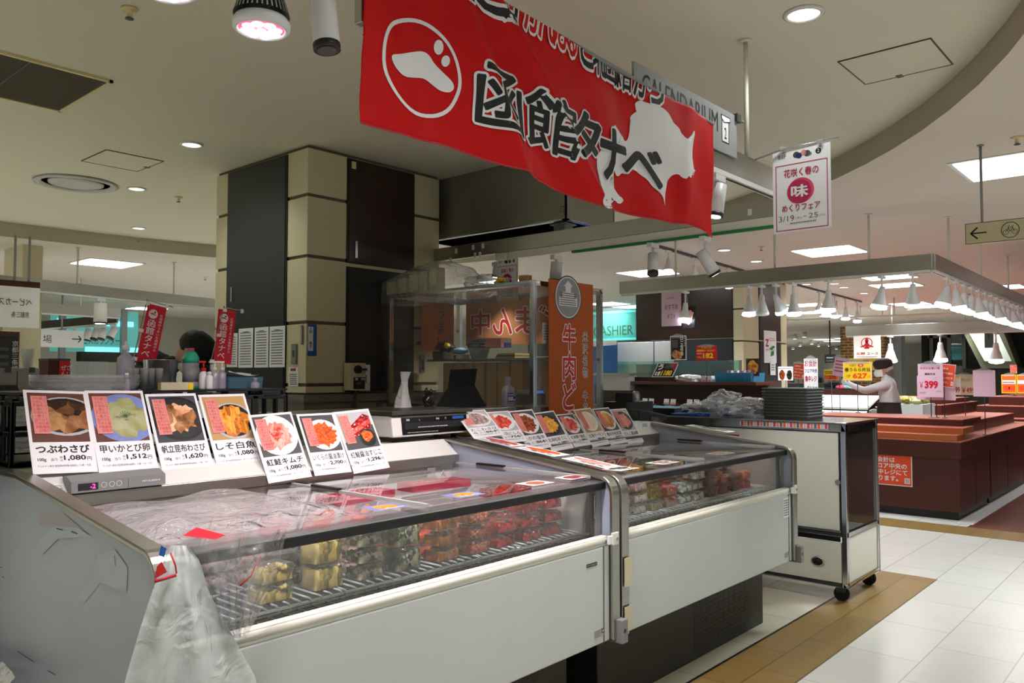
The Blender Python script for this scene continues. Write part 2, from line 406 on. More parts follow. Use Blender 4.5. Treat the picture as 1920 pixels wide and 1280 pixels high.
def dup(root, loc, rz=None, label=None, group=None):
    r = root.copy(); C.objects.link(r); r.location = loc
    if rz is not None: r.rotation_euler = (0, 0, rz)
    if label: r['label'] = label
    if group: r['group'] = group
    for ch in list(root.children):
        c = ch.copy(); C.objects.link(c); c.parent = r
        for g in list(ch.children):
            d = g.copy(); C.objects.link(d); d.parent = c
    return r
def lamp(kind, loc, power, color=(1, 1, 1), size=.1, parent=None, aim=None, angle=1.6, size_y=None, blend=.6, world=True):
    l = bpy.data.lights.new('light', kind); l.energy = power; l.color = color
    if kind == 'AREA':
        l.size = size; l.spread = 2.0
        if size_y: l.shape = 'RECTANGLE'; l.size_y = size_y
        else: l.shape = 'DISK'
    else: l.shadow_soft_size = size
    if kind == 'SPOT': l.spot_size = angle; l.spot_blend = blend
    o = bpy.data.objects.new('light', l); C.objects.link(o)
    p = V(loc)
    if parent: o.parent = parent; p = p-parent.location if world else p
    o.location = p
    if aim is not None:
        d = V(aim).normalized(); o.rotation_euler = d.to_track_quat('-Z', 'Y').to_euler()
    return o
LAY = .0005
class Pr:
    """printing on a flat face: local x to the viewer's right, y up, from the lower left corner"""
    def __init__(s, O, U, Vv, org):
        s.O = V(O); s.U = V(U).normalized(); s.V = V(Vv).normalized(); s.N = s.U.cross(s.V).normalized(); s.mb = MB(org); s.mb.flat = True
    def q(s, x, y, l): return s.O+s.U*x+s.V*y+s.N*(l*LAY)
    def poly(s, pts, m, l=1): s.mb.add([s.q(x, y, l) for x, y in pts], [tuple(range(len(pts)))], m)
    def rect(s, x, y, w, h, m, l=1): s.poly([(x, y), (x+w, y), (x+w, y+h), (x, y+h)], m, l)
    def ell(s, cx, cy, rx, ry, m, l=1, n=22, rot=0): s.poly([(cx+rx*math.cos(a)*math.cos(rot)-ry*math.sin(a)*math.sin(rot), cy+rx*math.cos(a)*math.sin(rot)+ry*math.sin(a)*math.cos(rot)) for a in (2*PI*i/n for i in range(n))], m, l)
    def ring(s, cx, cy, rx, ry, t, m, l=1, n=26):
        for i in range(n):
            a, b = 2*PI*i/n, 2*PI*(i+1)/n
            s.poly([(cx+rx*math.cos(a), cy+ry*math.sin(a)), (cx+rx*math.cos(b), cy+ry*math.sin(b)), (cx+(rx-t)*math.cos(b), cy+(ry-t)*math.sin(b)), (cx+(rx-t)*math.cos(a), cy+(ry-t)*math.sin(a))], m, l)
    def cpoly(s, pts, m, l, box):
        x, y, w, h = box
        for ax, lim, sg in ((0, x, 1), (0, x+w, -1), (1, y, 1), (1, y+h, -1)):
            out = []
            for i in range(len(pts)):
                a, b = pts[i-1], pts[i]; da, db = (a[ax]-lim)*sg, (b[ax]-lim)*sg
                if (da >= 0) != (db >= 0): t = da/(da-db); out.append((a[0]+(b[0]-a[0])*t, a[1]+(b[1]-a[1])*t))
                if db >= 0: out.append(b)
            pts = out
            if not pts: return
        s.poly(pts, m, l)
    def cell(s, cx, cy, rx, ry, m, l, box, n=26, rough=0, seed=0):
        r = random.Random(seed); pts = []
        for i in range(n):
            a = 2*PI*i/n; q = 1+rough*r.uniform(-1, .6); pts.append((cx+rx*q*math.cos(a), cy+ry*q*math.sin(a)))
        s.cpoly(pts, m, l, box)
    def frame(s, x, y, w, h, t, m, l=1):
        for a in ((x, y, w, t), (x, y+h-t, w, t), (x, y+t, t, h-2*t), (x+w-t, y+t, t, h-2*t)): s.rect(*a, m, l)
    def line(s, x0, y0, x1, y1, t, m, l=1):
        d = V((x1-x0, y1-y0)); d.normalize(); n = V((-d.y, d.x))*(t/2)
        s.poly([(x0-n.x, y0-n.y), (x1-n.x, y1-n.y), (x1+n.x, y1+n.y), (x0+n.x, y0+n.y)], m, l)
    def gl(s, st, bold, fn, m, l):
        vs, fs = glyphs(st, bold)[:2]; nb = _nb[(st, round(bold, 4))]
        s.mb.add([s.q(*fn(a, b), l+(i//nb)*.07) for i, (a, b) in enumerate(vs)], fs, m)
    def text(s, st, x, y, h, m, l=2, w=None, al='l', bold=0, shear=0):
        """h = em size; w = width the line is fitted to"""
        vs, fs, x0, x1, y0, y1 = glyphs(st, bold)
        k = h; kx = h if w is None else w/(x1-x0)
        ox = x-x0*kx
        if al == 'c': ox = x-(x0+x1)/2*kx
        if al == 'r': ox = x-x1*kx
        s.gl(st, bold, lambda a, b: (ox+a*kx+shear*b*k, y+b*k), m, l)
    def fit(s, st, x, y, w, h, m, l=2, bold=0):
        vs, fs, x0, x1, y0, y1 = glyphs(st, bold)
        s.gl(st, bold, lambda a, b: (x+(a-x0)/(x1-x0)*w, y+(b-y0)/(y1-y0)*h), m, l)
    def vtext(s, st, cx, top, h, m, l=2, step=None, bold=0, kx=1.0):
        step = step or h
        for i, ch in enumerate(st):
            if ch in ' 　': continue
            s.gl(ch, bold, lambda a, b: (cx+(a-.5)*h*kx, top-(i+.88)*step+b*h), m, l)
    def scrawl(s, x, y, w, h, m, l=2, rows=4, seed=0):
        """rows of unreadable small print"""
        r = random.Random(seed)
        for k in range(rows):
            yy = y+h*(k+.2)/rows; xx = x
            while xx < x+w*.96:
                ww = min(r.uniform(.02, .09)*w, x+w-xx)
                s.rect(xx, yy, ww*.8, h/rows*.45, m, l); xx += ww
def sign(name, label, cat, O, U, Vv, w, h, t, m, draw=None, group=None, back=None):
    """thin board with its printed face: O = lower left corner of the face"""
    O = V(O); U = V(U).normalized(); Vv = V(Vv).normalized(); N = U.cross(Vv)
    org = O+U*(w/2)
    o = T(name, label, cat, org, group)
    mb = MB(org); X = Matrix((( U.x, Vv.x, N.x, O.x), (U.y, Vv.y, N.y, O.y), (U.z, Vv.z, N.z, O.z), (0, 0, 0, 1)))
    mb.box((0, 0, -t), (w, h, 0), m, X); mb.build('board', o)
    if draw:
        p = Pr(O, U, Vv, org); draw(p, w, h); p.mb.build('printed_face', o)
    return o
UX, UY, UZ = V((1, 0, 0)), V((0, 1, 0)), V((0, 0, 1))
random.seed(5)
# ================================================================== the setting
ZH, ZL = 3.03, 2.88      # ceiling heights: raised field over the cases, lower field around it
def outline(n=96):
    out = []
    for i in range(n):
        a = 2*PI*i/n; c, s = math.cos(a), math.sin(a)
        if s <= 0: out.append((1.5+5.7*c, 5.76+5.7*s))
        else: out.append((1.5+5.7*math.copysign(abs(c)**(2/3), c), 5.76+3.45*abs(s)**(2/3)))
    return out
OL = outline(); n = len(OL)
mb = MB(); mb.add([(x, y, ZH) for x, y in OL], [tuple(range(n))], 'ceil_hi'); struct(mb.build('ceiling'))
mb = MB(); mb.add([(x, y, ZH) for x, y in OL]+[(x, y, ZL) for x, y in OL], [(i, (i+1) % n, n+(i+1) % n, n+i) for i in range(n)], 'fascia', True); struct(mb.build('trim_1'))
mb = MB(); mb.add([(x, y, ZL) for x, y in OL]+[(1.5+(x-1.5)*9, 5.76+(y-5.76)*9, ZL) for x, y in OL], [(i, (i+1) % n, n+(i+1) % n, n+i) for i in range(n)], 'ceil_lo'); struct(mb.build('ceiling_lower'))
def slab(name, x0, x1, y0, y1, z, m): mb = MB(); mb.box((x0, y0, z-.02), (x1, y1, z), m); struct(mb.build(name))
mb = MB(); mb.add([(-14, -14, 0), (45, -14, 0), (45, 36, 0), (-14, 36, 0)], [(0, 1, 2, 3)], 'floor_white'); struct(mb.build('floor'))
slab('floor_inner', -6, 6.4, 1.95, 9, .002, 'floor_beige')
slab('floor_border', -6, 6.42, 1.555, 1.94, .003, 'floor_brown')
slab('trim_2', -6, 5.6, 1.938, 1.952, .004, 'black')
slab('floor_border_far', 8.35, 8.8, -9, 14, .003, 'floor_brown')
slab('floor_far', 8.8, 34, -9, 1.86, .002, 'floor_red')
slab('trim_3', 8.95, 16, 1.84, 1.99, .005, 'lgrey')
mb = MB(); mb.box((-14, 19.0, 0), (45, 19.2, 3.2), 'shop_wall'); struct(mb.build('wall_back'))
mb = MB(); mb.box((40, -14, 0), (40.2, 36, 3.2), 'shop_wall'); struct(mb.build('wall_right'))
# ------------------------------------------------------------------ columns
def column(name, x0, y0, w, ztop, zbase, grooves, lp, rp, label):
    """square clad column; lp / rp = dark panels on the -X and -Y faces: (offset0, offset1, z0, z1, material)"""
    mb = MB((x0+w/2, y0+w/2, 0)); zs = [zbase]+grooves+[ztop-.012]
    for a, b in zip(zs, zs[1:]): mb.box((x0, y0, a+.011), (x0+w, y0+w, b-.011), 'cream')
    g = .012; mb.box((x0+g, y0+g, zbase), (x0+w-g, y0+w-g, ztop), 'groove')
    o = struct(mb.build(name, bev=.004))
    mb = MB(); mb.box((x0-.03, y0-.03, 0), (x0+w+.03, y0+w+.03, zbase-.05), 'granite'); mb.box((x0-.045, y0-.045, zbase-.05), (x0+w+.045, y0+w+.045, zbase), 'granite')
    q = mb.build('base', o); q.location = -o.location
    for nm, (a, b, z0, z1, m), left in [('side_panel', p, 1) for p in lp]+[('front_panel', p, 0) for p in rp]:
        mb = MB()
        if left: mb.box((x0-.008, y0+a, z0), (x0+.03, y0+b, z1), 'black'); mb.box((x0-.012, y0+a+.015, z0+.015), (x0, y0+b-.015, z1-.015), m)
        else: mb.box((x0+a, y0-.008, z0), (x0+b, y0+.03, z1), 'black'); mb.box((x0+a+.015, y0-.012, z0+.015), (x0+b-.015, y0, z1-.015), m)
        q = mb.build(nm, o); q.location = -o.location
    return o
CX, CY, CW = 3.09, 4.545, 1.21
c1 = column('column', CX, CY, CW, ZH, 1.345, [1.41, 1.83, 2.275, 2.69], [(.235, 1.03, 1.345, 3.0, 'black_panel')], [(.32, .945, 2.26, 3.0, 'brown_panel'), (.32, .945, 1.36, 2.235, 'black_panel')], '')
for (a, b, m) in (((CX-.02, CY+.93, 2.02), (CX-.012, CY+.95, 2.13), 'silver'), ((CX+.385, CY-.02, 2.30), (CX+.405, CY-.012, 2.42), 'silver'), ((CX+.35, CY-.02, 2.93), (CX+.385, CY-.012, 2.98), 'gold'), ((CX+.16, CY-.014, 1.345), (CX+.3, CY-.011, 1.346), 'groove')):
    mb = MB(); mb.box(a, b, m); q = mb.build('latch', c1); q.location = -c1.location
column('column_far', 10.5, 4.94, 1.5, ZL, .1, [.6, 1.05, 1.5, 1.95, 2.4], [(.15, 1.75, 2.0, 2.85, 'brown_panel'), (.15, 1.75, .12, 1.99, 'black_panel')], [(.5, 1.26, 1.98, 2.85, 'brown_panel'), (.5, 1.26, .12, 1.96, 'black_panel')], '')
# ------------------------------------------------------------------ ceiling fixtures
def on(px, py, z): return at(px, py, Z=z)
mb = None
def downlight(p, r, m, label, power=P_DOWN, color=(.95, 1, .98), grp='round downlights in the ceiling', proto=[None]):
    o = T('downlight', label, 'ceiling light', p, grp)
    mb = MB(); mb.lathe([(r, 0), (r*1.02, -.006), (r*.8, -.012), (r*.77, -.004)], 'white_paint', n=26); mb.build('trim_ring', o)
    mb = MB(); mb.lathe([(r*.77, -.005), (r*.5, -.003), (.001, -.002)], m, n=22); mb.build('lens', o)
    lamp('SPOT', p+V((0, 0, -.03)), power*3, color, .05, o, (0, 0, -1), 2.4)
    return o
downlight(on(1507, 25, ZH), .085, M['lamp_white'], 'large round downlight close to the hatch on the raised ceiling')
downlight(on(359, 270, ZH), .075, M['lamp_white'], 'round downlight on the ceiling nearest the tall column')
downlight(on(256, 353, ZH), .075, M['lamp_white'], 'round downlight beside the big round air diffuser')
downlight(on(260, 427, ZH), .075, M['lamp_white'], 'round downlight beyond the diffuser at the edge of the raised ceiling')
mid = {(1358, 468): 'between the pink ceiling track and the hanging fair poster', (1418, 489): 'just above the long steel hanging frame', (1512, 532): 'first below the steel frame near the column', (1565, 531): 'second below the steel frame', (1582, 538): 'third in the row below the steel frame', (1620, 549): 'close to the middle of the row below the steel frame', (1648, 564): 'low in the row beyond the steel frame', (1661, 573): 'nearest the pale horizontal pipe', (1725, 569): 'above the pale horizontal pipe', (1705, 580): 'touching the pale horizontal pipe', (1258, 562): 'one of the pair above the cashier glass', (1238, 564): 'smaller one of the pair above the cashier glass', (18, 541): 'above the reversed white shop curtain'}
for (px, py), s in mid.items(): downlight(on(px, py, ZL), .085, M['lamp_white'], 'small round downlight '+s, 4)
downlight(V((1.25, .62, ZL)), .085, M['lamp_white'], 'added unseen round downlight above the front of the red banner', 7)  # lamp added out of view to brighten the left of the banner
downlight(V((5.6, 4.2, ZH)), .085, M['lamp_white'], 'added unseen round downlight behind the exhaust hood', 8)  # lamp added out of sight to brighten the vinyl stall
for x, y in ((1.5, .1), (2.5, -.2), (3.4, -.5)):  # lamps added out of view; their floor bounce brightens the raised ceiling
    q = V((x, y, ZL)); o = downlight(q, .1, M['lamp_white'], 'added unseen wide round downlight over the aisle before the cases', .5, grp='added aisle downlights'); lamp('SPOT', q+V((0, 0, -.04)), 45, (.97, 1, .97), .08, o, (0, 0, -1), 1.15)
def troffer(p, w, d, label, power=P_TROFFER, color=(.93, 1, 1)):
    o = T('ceiling_panel_light', label, 'ceiling light', p, 'square light panels in the lower ceiling')
    mb = MB(); mb.box((-w/2-.03, -d/2-.03, -.008), (w/2+.03, d/2+.03, .02), 'white_paint'); mb.build('frame', o)
    mb = MB(); mb.box((-w/2, -d/2, -.013), (w/2, d/2, -.006), 'lamp_panel'); mb.build('diffuser', o)
    lamp('AREA', p+V((0, 0, -.03)), power, color, w, o, (0, 0, -1), size_y=d)
    return o
for px, py, s in [(1905, 308, 'beside the bicycle sign pole'), (200, 493, 'above the curved steel rail'), (1555, 470, 'above the long steel frame beside the hanging fair poster'), (1215, 511, 'above the end of the long steel frame'), (1140, 569, 'above the cashier glass near the brown shop curtain'), (1665, 518, 'under the long steel frame'), (1680, 534, 'just beyond the one under the long steel frame'), (1875, 538, 'behind the row of white track spots'), (1735, 574, 'under the row of white track spots'), (1512, 571, 'next to the far column'), (1526, 585, 'second beyond the far column'), (1570, 592, 'beyond the far column over the food hall'), (275, 578, 'between the small red flags'), (390, 609, 'just before the tall column'), (232, 596, 'behind the first small red flag'), (1545, 636, 'far down the food hall'), (1585, 634, 'beside the brick pillar far away')]:
    troffer(on(px, py, ZL), .62, .62, 'square white light panel '+s)
for i, (x, y) in enumerate([(-2.5, 1.5), (1.2, -2.2), (4.2, -2.4), (7.4, -2.6), (10.5, -2.0), (-2.0, 6.5), (6.9, 10.5), (9.0, 8.0), (14, 0.2), (14, 9), (1.0, 13.0), (8, 14), (12, 13), (20, 8), (20, 1), (17, 4.5), (26, 5), (26, 12), (-.6, 7.6), (.6, 8.6), (-4, 4.5), (-4.5, 8), (24, 15), (30, 15), (34, 12), (36, 17), (20, 16)]):  # extra panels, several added to brighten the raised ceiling and far hall
    z = ZH if i == 5 or 17 < i < 22 else ZL
    troffer(V((x, y, z)), .62, .62, 'square white light panel added elsewhere in the hall', P_TROFFER*1.2)
def hatch(pts, z, label):
    """access hatch: thin dark frame lines flush with the ceiling; pts = two opposite corners"""
    (x0, y0), (x1, y1) = pts; c = V(((x0+x1)/2, (y0+y1)/2, z)); w, d = abs(x1-x0)/2, abs(y1-y0)/2; t = .006
    o = T('access_hatch', label, 'ceiling hatch', c)
    mb = MB(); mb.box((-w, -d, -.003), (w, d, .005), 'ceil_hi' if z == ZH else 'ceil_lo'); mb.build('cover', o)
    mb = MB()
    for a, b in (((-w, -d), (w, -d+t)), ((-w, d-t), (w, d)), ((-w, -d+t), (-w+t, d-t)), ((w-t, -d+t), (w, d-t))): mb.box((a[0], a[1], -.005), (b[0], b[1], .005), 'groove')
    mb.box((w-.03, d*.1, -.006), (w+.01, d*.1+.03, 0), 'groove'); mb.build('rim', o)
hatch(((3.995, .945), (4.41, 1.368)), ZH, 'square access hatch with dark rim beside the large downlight')
hatch(((2.245, 5.70), (2.65, 6.14)), ZH, 'square access hatch with dark rim near the round air diffuser')
p = on(143, 343, ZH)
o = T('air_diffuser', 'big round grey air diffuser set in the raised ceiling', 'air vent', p)
mb = MB(); mb.lathe([(.30, 0), (.31, -.012), (.27, -.02), (.25, -.008), (.235, .03)], 'lgrey', n=36); mb.build('outer_ring', o)
mb = MB(); mb.lathe([(.235, .02), (.001, .021)], 'black', n=30); mb.build('throat', o)
mb = MB(); mb.lathe([(.001, -.024), (.14, -.022), (.2, -.010), (.205, .004), (.14, .01)], 'lgrey', n=32); mb.build('centre_disc', o)
x1, y1 = 1.735, 4.335
o = T('air_grille', 'long dark slatted return air grille in the raised ceiling', 'air vent', (1.2, 4.69, ZH))
x0, y0, x1, y1 = .55, 4.33, 1.735, 5.06
mb = MB((1.2, 4.69, ZH)); t = .02
for a, b in (((x0, y0), (x1, y0+t)), ((x0, y1-t), (x1, y1)), ((x0, y0), (x0+t, y1)), ((x1-t, y0), (x1, y1))): mb.box((a[0], a[1], ZH-.012), (b[0], b[1], ZH+.004), 'gold')
mb.build('frame', o)
mb = MB((1.2, 4.69, ZH)); mb.box((x0+t, y0+t, ZH-.001), (x1-t, y1-t, ZH+.004), 'black')
k = 46
for i in range(k):
    y = y0+t+(y1-y0-2*t)*(i+.5)/k; mb.box((x0+t, y-.0035, ZH-.008), (x1-t, y+.0035, ZH-.001), 'groove')
for x in (.95, 1.35): mb.box((x-.004, y0+t, ZH-.009), (x+.004, y1-t, ZH-.001), 'black')
mb.build('slats', o)
def sprinkler(p, label, r=.035):
    o = T('sprinkler', label, 'sprinkler', p, 'sprinkler heads in the ceiling')
    mb = MB(); mb.lathe([(r, 0), (r*.9, -.008), (r*.5, -.01), (r*.35, -.012), (r*.3, -.035), (.004, -.04)], 'gold', n=16); mb.build('rose', o)
    mb = MB(); mb.lathe([(.004, -.04), (r*.5, -.042), (r*.5, -.046), (.003, -.048)], 'dgrey', n=12); mb.build('deflector', o)
for px, py, z, s in [(243, 16, ZH, 'beside the glowing bulbs at the top'), (335, 369, ZH, 'beside the tall column'), (258, 445, ZH, 'at the edge of the raised ceiling'), (1907, 257, ZL, 'above the bicycle sign'), (27, 473, ZL, 'above the curved steel rail'), (385, 519, ZL, 'by the column above the rail end'), (1427, 462, ZL, 'beside the small downlights'), (1260, 521, ZL, 'beside the ceiling track')]:
    sprinkler(on(px, py, z), 'small round sprinkler head on the ceiling '+s)
# ------------------------------------------------------------------ hanging steel frames, tracks, spots
def beam(name, label, a, b, z0, z1, t, poles=(), zc=ZH, track=True, m='steel', group='hanging steel frames', polem='pole'):
    """flat steel beam from a to b (plan points) with hanging rods"""
    a, b = V(a+(0,)), V(b+(0,)); d = (b-a); L = d.length; u = d/L; nn = V((-u.y, u.x, 0)); mid = (a+b)/2+V((0, 0, z0))
    o = T(name, label, 'hanging rail', mid, group)
    X = Matrix(((u.x, nn.x, 0, a.x), (u.y, nn.y, 0, a.y), (0, 0, 1, 0), (0, 0, 0, 1)))
    mb = MB(mid); mb.box((0, -t/2, z0), (L, t/2, z1), m, X); mb.build('beam', o, bev=.003)
    if track:
        mb = MB(mid); mb.box((.02, -.018, z0-.022), (L-.02, .018, z0-.0005), 'white_paint', X); mb.box((.02, -.006, z0-.024), (L-.02, .006, z0-.021), 'black', X); mb.build('light_track', o)
    for k in poles:
        p = a+u*k; mb = MB(mid); mb.cyl((p.x, p.y, z1), (p.x, p.y, zc), .011, polem, n=10); mb.cyl((p.x, p.y, zc-.01), (p.x, p.y, zc), .03, polem, n=12); mb.build('rod', o)
    return o
beam('lighting_rail', 'brushed steel beam with light track carrying the red banner', (1.23, 1.6), (4.31, 1.6), 2.365, 2.48, .03, (.45, 2.23))
beam('lighting_rail', 'brushed steel beam with green stripe running back towards the exhaust hood', (4.26, 1.62), (4.26, 5.2), 2.355, 2.455, .03, (), track=False)
o = T('price_rail', 'white plastic rail with a green strip under the steel beam', 'rail', (4.24, 2.5, 2.31))
mb = MB((4.24, 2.5, 2.31)); mb.box((4.25, 1.64, 2.305), (4.27, 3.9, 2.354), 'bumper'); mb.build('channel', o)
mb = MB((4.24, 2.5, 2.31)); mb.box((4.235, 1.64, 2.288), (4.262, 3.2, 2.304), 'green'); mb.build('strip', o, label='green strip')
for i, (y, z) in enumerate(((4.3, 2.42), (4.12, 2.43), (4.02, 2.43), (4.36, 2.36), (4.1, 2.37), (4.05, 2.37), (2.2, 2.43), (1.95, 2.40))):
    mb = MB((4.24, y, z)); mb.box((4.243, y-.012, z-.025), (4.2455, y+.012, z+.012), 'white'); o = mb.build('paper_tag')
    tag(o, 'small white paper tag stuck on the steel beam', 'tag', 'paper tags on the steel beam')
beam('hanging_track', 'long brushed steel frame side hanging before the far column', (7.25, 1.74), (7.25, 4.82), 2.35, 2.48, .04, (.5, 1.35, 2.4), ZL)
beam('hanging_track', 'brushed steel frame side carrying the long row of white spots', (7.25, 1.74), (13.5, 1.85), 2.35, 2.48, .04, (.6, 2.0, 3.6, 5), ZL)
beam('hanging_track', 'far brushed steel frame before the brick pillar and escalator', (17.0, 5.75), (17.0, 1.6), 2.27, 2.48, .04, (.3, .9, 2.2, 3.2, 3.9), ZL)
a, b = at(-30, 512, Z=2.48), at(402, 560, Z=2.48)
beam('hanging_track', 'curved looking steel rail passing behind the small red flags', (a.x, a.y), (b.x, b.y), 2.36, 2.48, .03, (1.0, 2.3), ZL)
a, b = at(70, 567, Z=2.48), at(226, 578, Z=2.48)
beam('hanging_track', 'bright steel rail end above the service counter', (a.x, a.y), (b.x, b.y), 2.34, 2.48, .03, (.6,), ZL)
a, b = at(67, 603, Z=2.40), at(220, 584, Z=2.44)
beam('hanging_track', 'dark steel rail side above the service counter', (a.x, a.y), (b.x, b.y), 2.27, 2.40, .03, (1.0,), ZL, m='steel_dark')
a, b = at(1236, 463, Z=ZL-.02), at(1412, 514, Z=ZL-.02)
beam('ceiling_track', 'thin dark light track under the pink lit ceiling', (a.x, a.y), (b.x, b.y), ZL-.03, ZL, .03, (), track=False, m='dgrey', group=None)
a, b = at(1480, 531, Z=ZL-.02), at(1615, 566, Z=ZL-.02)
beam('ceiling_track', 'thin dark light track with purple bulbs beyond the long steel frame', (a.x, a.y), (b.x, b.y), ZL-.03, ZL, .03, (), track=False, m='dgrey', group=None)
a, b = at(1470, 600, Z=2.55), at(1920, 582, Z=2.55)
o = T('conduit_pipe', 'pale thin pipe crossing under the far ceiling', 'pipe', (a+b)/2)
mb = MB((a+b)/2); mb.cyl(a, b, .022, 'pole', n=10); mb.build('tube', o)
for t in (.25, .45, .5, .8):
    p = a.lerp(b, t); mb = MB((a+b)/2); mb.cyl(p, (p.x, p.y, ZL-.001), .012, 'pole', n=8); mb.build('rod', o)
def rail_at(px, py, rail):
    """where the ray of a picture point meets the upright plane of a rail; -> hanging point on the rail, drop below it"""
    a, b, z = rail; a = V(a); b = V(b); n_ = V((b.y-a.y, a.x-b.x))
    r = at(px, py, Z=H+1)-V((0, 0, H)); r2 = V((r.x, r.y)); t = n_.dot(a)/n_.dot(r2)
    return V((r.x*t, r.y*t, z)), max(.03, z-(H+t))
RA = ((.1, 1.6), (4.31, 1.6), 2.343); RB = ((4.253, 1.62), (4.253, 5.2), 2.287); RF = ((7.25, 1.74), (7.25, 4.82), 2.327); RFAR = ((17.0, 5.75), (17.0, 1.6), 2.247)
def xy(p): return (p.x, p.y)
RC = (xy(at(-30, 512, Z=2.48)), xy(at(402, 560, Z=2.48)), 2.337); RD = (xy(at(67, 603, Z=2.40)), xy(at(220, 584, Z=2.44)), 2.247)
RT = (xy(at(1236, 463, Z=ZL-.02)), xy(at(1412, 514, Z=ZL-.02)), ZL-.03); RP = (xy(at(1480, 531, Z=ZL-.02)), xy(at(1615, 566, Z=ZL-.02)), ZL-.03)
def CS(px, py, rail, *a, arm=.06, **k):
    p, d = rail_at(px, py, rail); return can_spot(p, *a, arm=arm+d*.9, **k)
def PS(px, py, rail, *a, **k):
    p, d = rail_at(px, py, rail); return par_spot(p, *a, drop=d*.8, **k)
def can_spot(p, aim, L, r, label, lit=True, power=P_SPOT, arm=.1, col_=(1, .97, .93), grp='white cylinder spots on the tracks', body='par_white'):
    """cylinder track spot hung at p"""
    o = T('track_spot', label, 'spotlight', p, grp)
    d = V(aim).normalized(); c = V((0, 0, -arm))
    mb = MB(); mb.box((-.045, -.017, -.028), (.045, .017, 0), body); mb.build('adapter', o)
    mb = MB(); mb.cyl((0, 0, -.028), c, .009, body, n=8); mb.tube([c+V((0, -r*.8, 0)), c+V((0, 0, .03)), c+V((0, r*.8, 0))], .006, body, 6); mb.build('stem', o)
    a = c-d*L*.35; b = c+d*L*.65
    mb = MB(); mb.cyl(a, b, r*.94, body, r, n=18); mb.build('housing', o)
    mb = MB(); mb.cyl(b-d*.004, b+d*.012, r*1.02, 'black', n=18); mb.build('front_ring', o)
    mb = MB(); mb.cyl(b+d*.012, b+d*.014, r*.74, 'lamp_white' if lit else 'dgrey', n=16); mb.build('lens', o)
    if lit: lamp('SPOT', p+b+d*.03, power*3, col_, .03, o, d, 1.5)
    return o
def par_spot(p, aim, label, s=1.0, m='lamp_cool', power=0, grp='white flared bulbs on the tracks', col_=(1, .97, .95), drop=0):
    """flared reflector bulb with lamp holder"""
    o = T('track_bulb', label, 'spotlight', p, grp)
    d = V(aim).normalized(); Q = d.to_track_quat('Z', 'Y').to_matrix().to_4x4(); X = Matrix.Translation((0, 0, -.09*s-drop)) @ Q
    mb = MB(); mb.box((-.05*s, -.015*s, -.022), (.05*s, .015*s, 0), 'par_white'); mb.cyl((0, 0, -.02), (0, 0, -.1*s-drop), .008*s, 'par_white', n=6); mb.build('holder', o)
    mb = MB(); mb.lathe([(.018*s, -.03*s), (.024*s, 0), (.026*s, .03*s), (.034*s, .05*s), (.055*s, .12*s), (.06*s, .135*s), (.058*s, .14*s)], 'par_white', X=X, n=16); mb.build('reflector', o)
    mb = MB(); mb.lathe([(.0545*s, .116*s), (.0605*s, .134*s), (.0585*s, .143*s), (.04*s, .152*s), (.001, .156*s)], m, X=X, n=16); mb.build('lens', o)
    if power: lamp('SPOT', p+V((0, 0, -.09*s-drop))+d*.18*s, power, col_, .05, o, d, 1.7)
    return o
CS(604, -8, ((0, 1.6), (2, 1.6), ZH), (.03, -.12, -1), .2, .032, 'white cylinder spot hanging beside the banner above the bulbs', False, arm=.06)
CS(1345, 322, RA, (-.12, .1, -1), .13, .036, 'white cylinder spot under the steel beam beside the banner corner', power=14)
CS(1043, 482, RB, (0, .1, -1), .12, .042, 'white cylinder spot hanging above the brown shop curtain', True, arm=.06, power=8)
can_spot(V((4.253, 3.88, 2.287)), (-.06, .15, -1), .1, .034, 'added white cylinder spot hidden behind the small fair poster', True, arm=.03, power=9)  # spot added out of sight to light the inside of the stall
CS(1224, 436, RB, (-.35, -.2, -1), .13, .034, 'white cylinder spot on the beam under the banner', False, arm=.08)
CS(1322, 412, RB, (.5, -.4, -1), .15, .038, 'white cylinder spot shining on the beam past the banner corner', arm=.1)
CS(189, 548, RC, (0, 0, -1), .22, .07, 'wide grey cylinder spot under the curved rail', power=6, arm=.1)
for px, py, ai, s in [(43, 533, (.4, .1, -1), 'under the rail by the reversed white curtain'), (97, 612, (-.4, -.1, -1), 'first under the dark rail'), (141, 610, (-.4, .1, -1), 'second under the dark rail'), (166, 603, (-.2, 0, -1), 'third under the dark rail'), (181, 593, (-.4, -.2, -1), 'fourth under the dark rail'), (194, 596, (-.3, -.1, -1), 'fifth under the dark rail'), (213, 593, (-.5, -.1, -1), 'last under the dark rail'), (70, 618, (.3, 0, -1), 'at the corner of the dark rail')]:
    CS(px, py, RC if 'curt' in s else RD, ai, .17, .055, 'small white cylinder spot '+s, False, arm=.08)
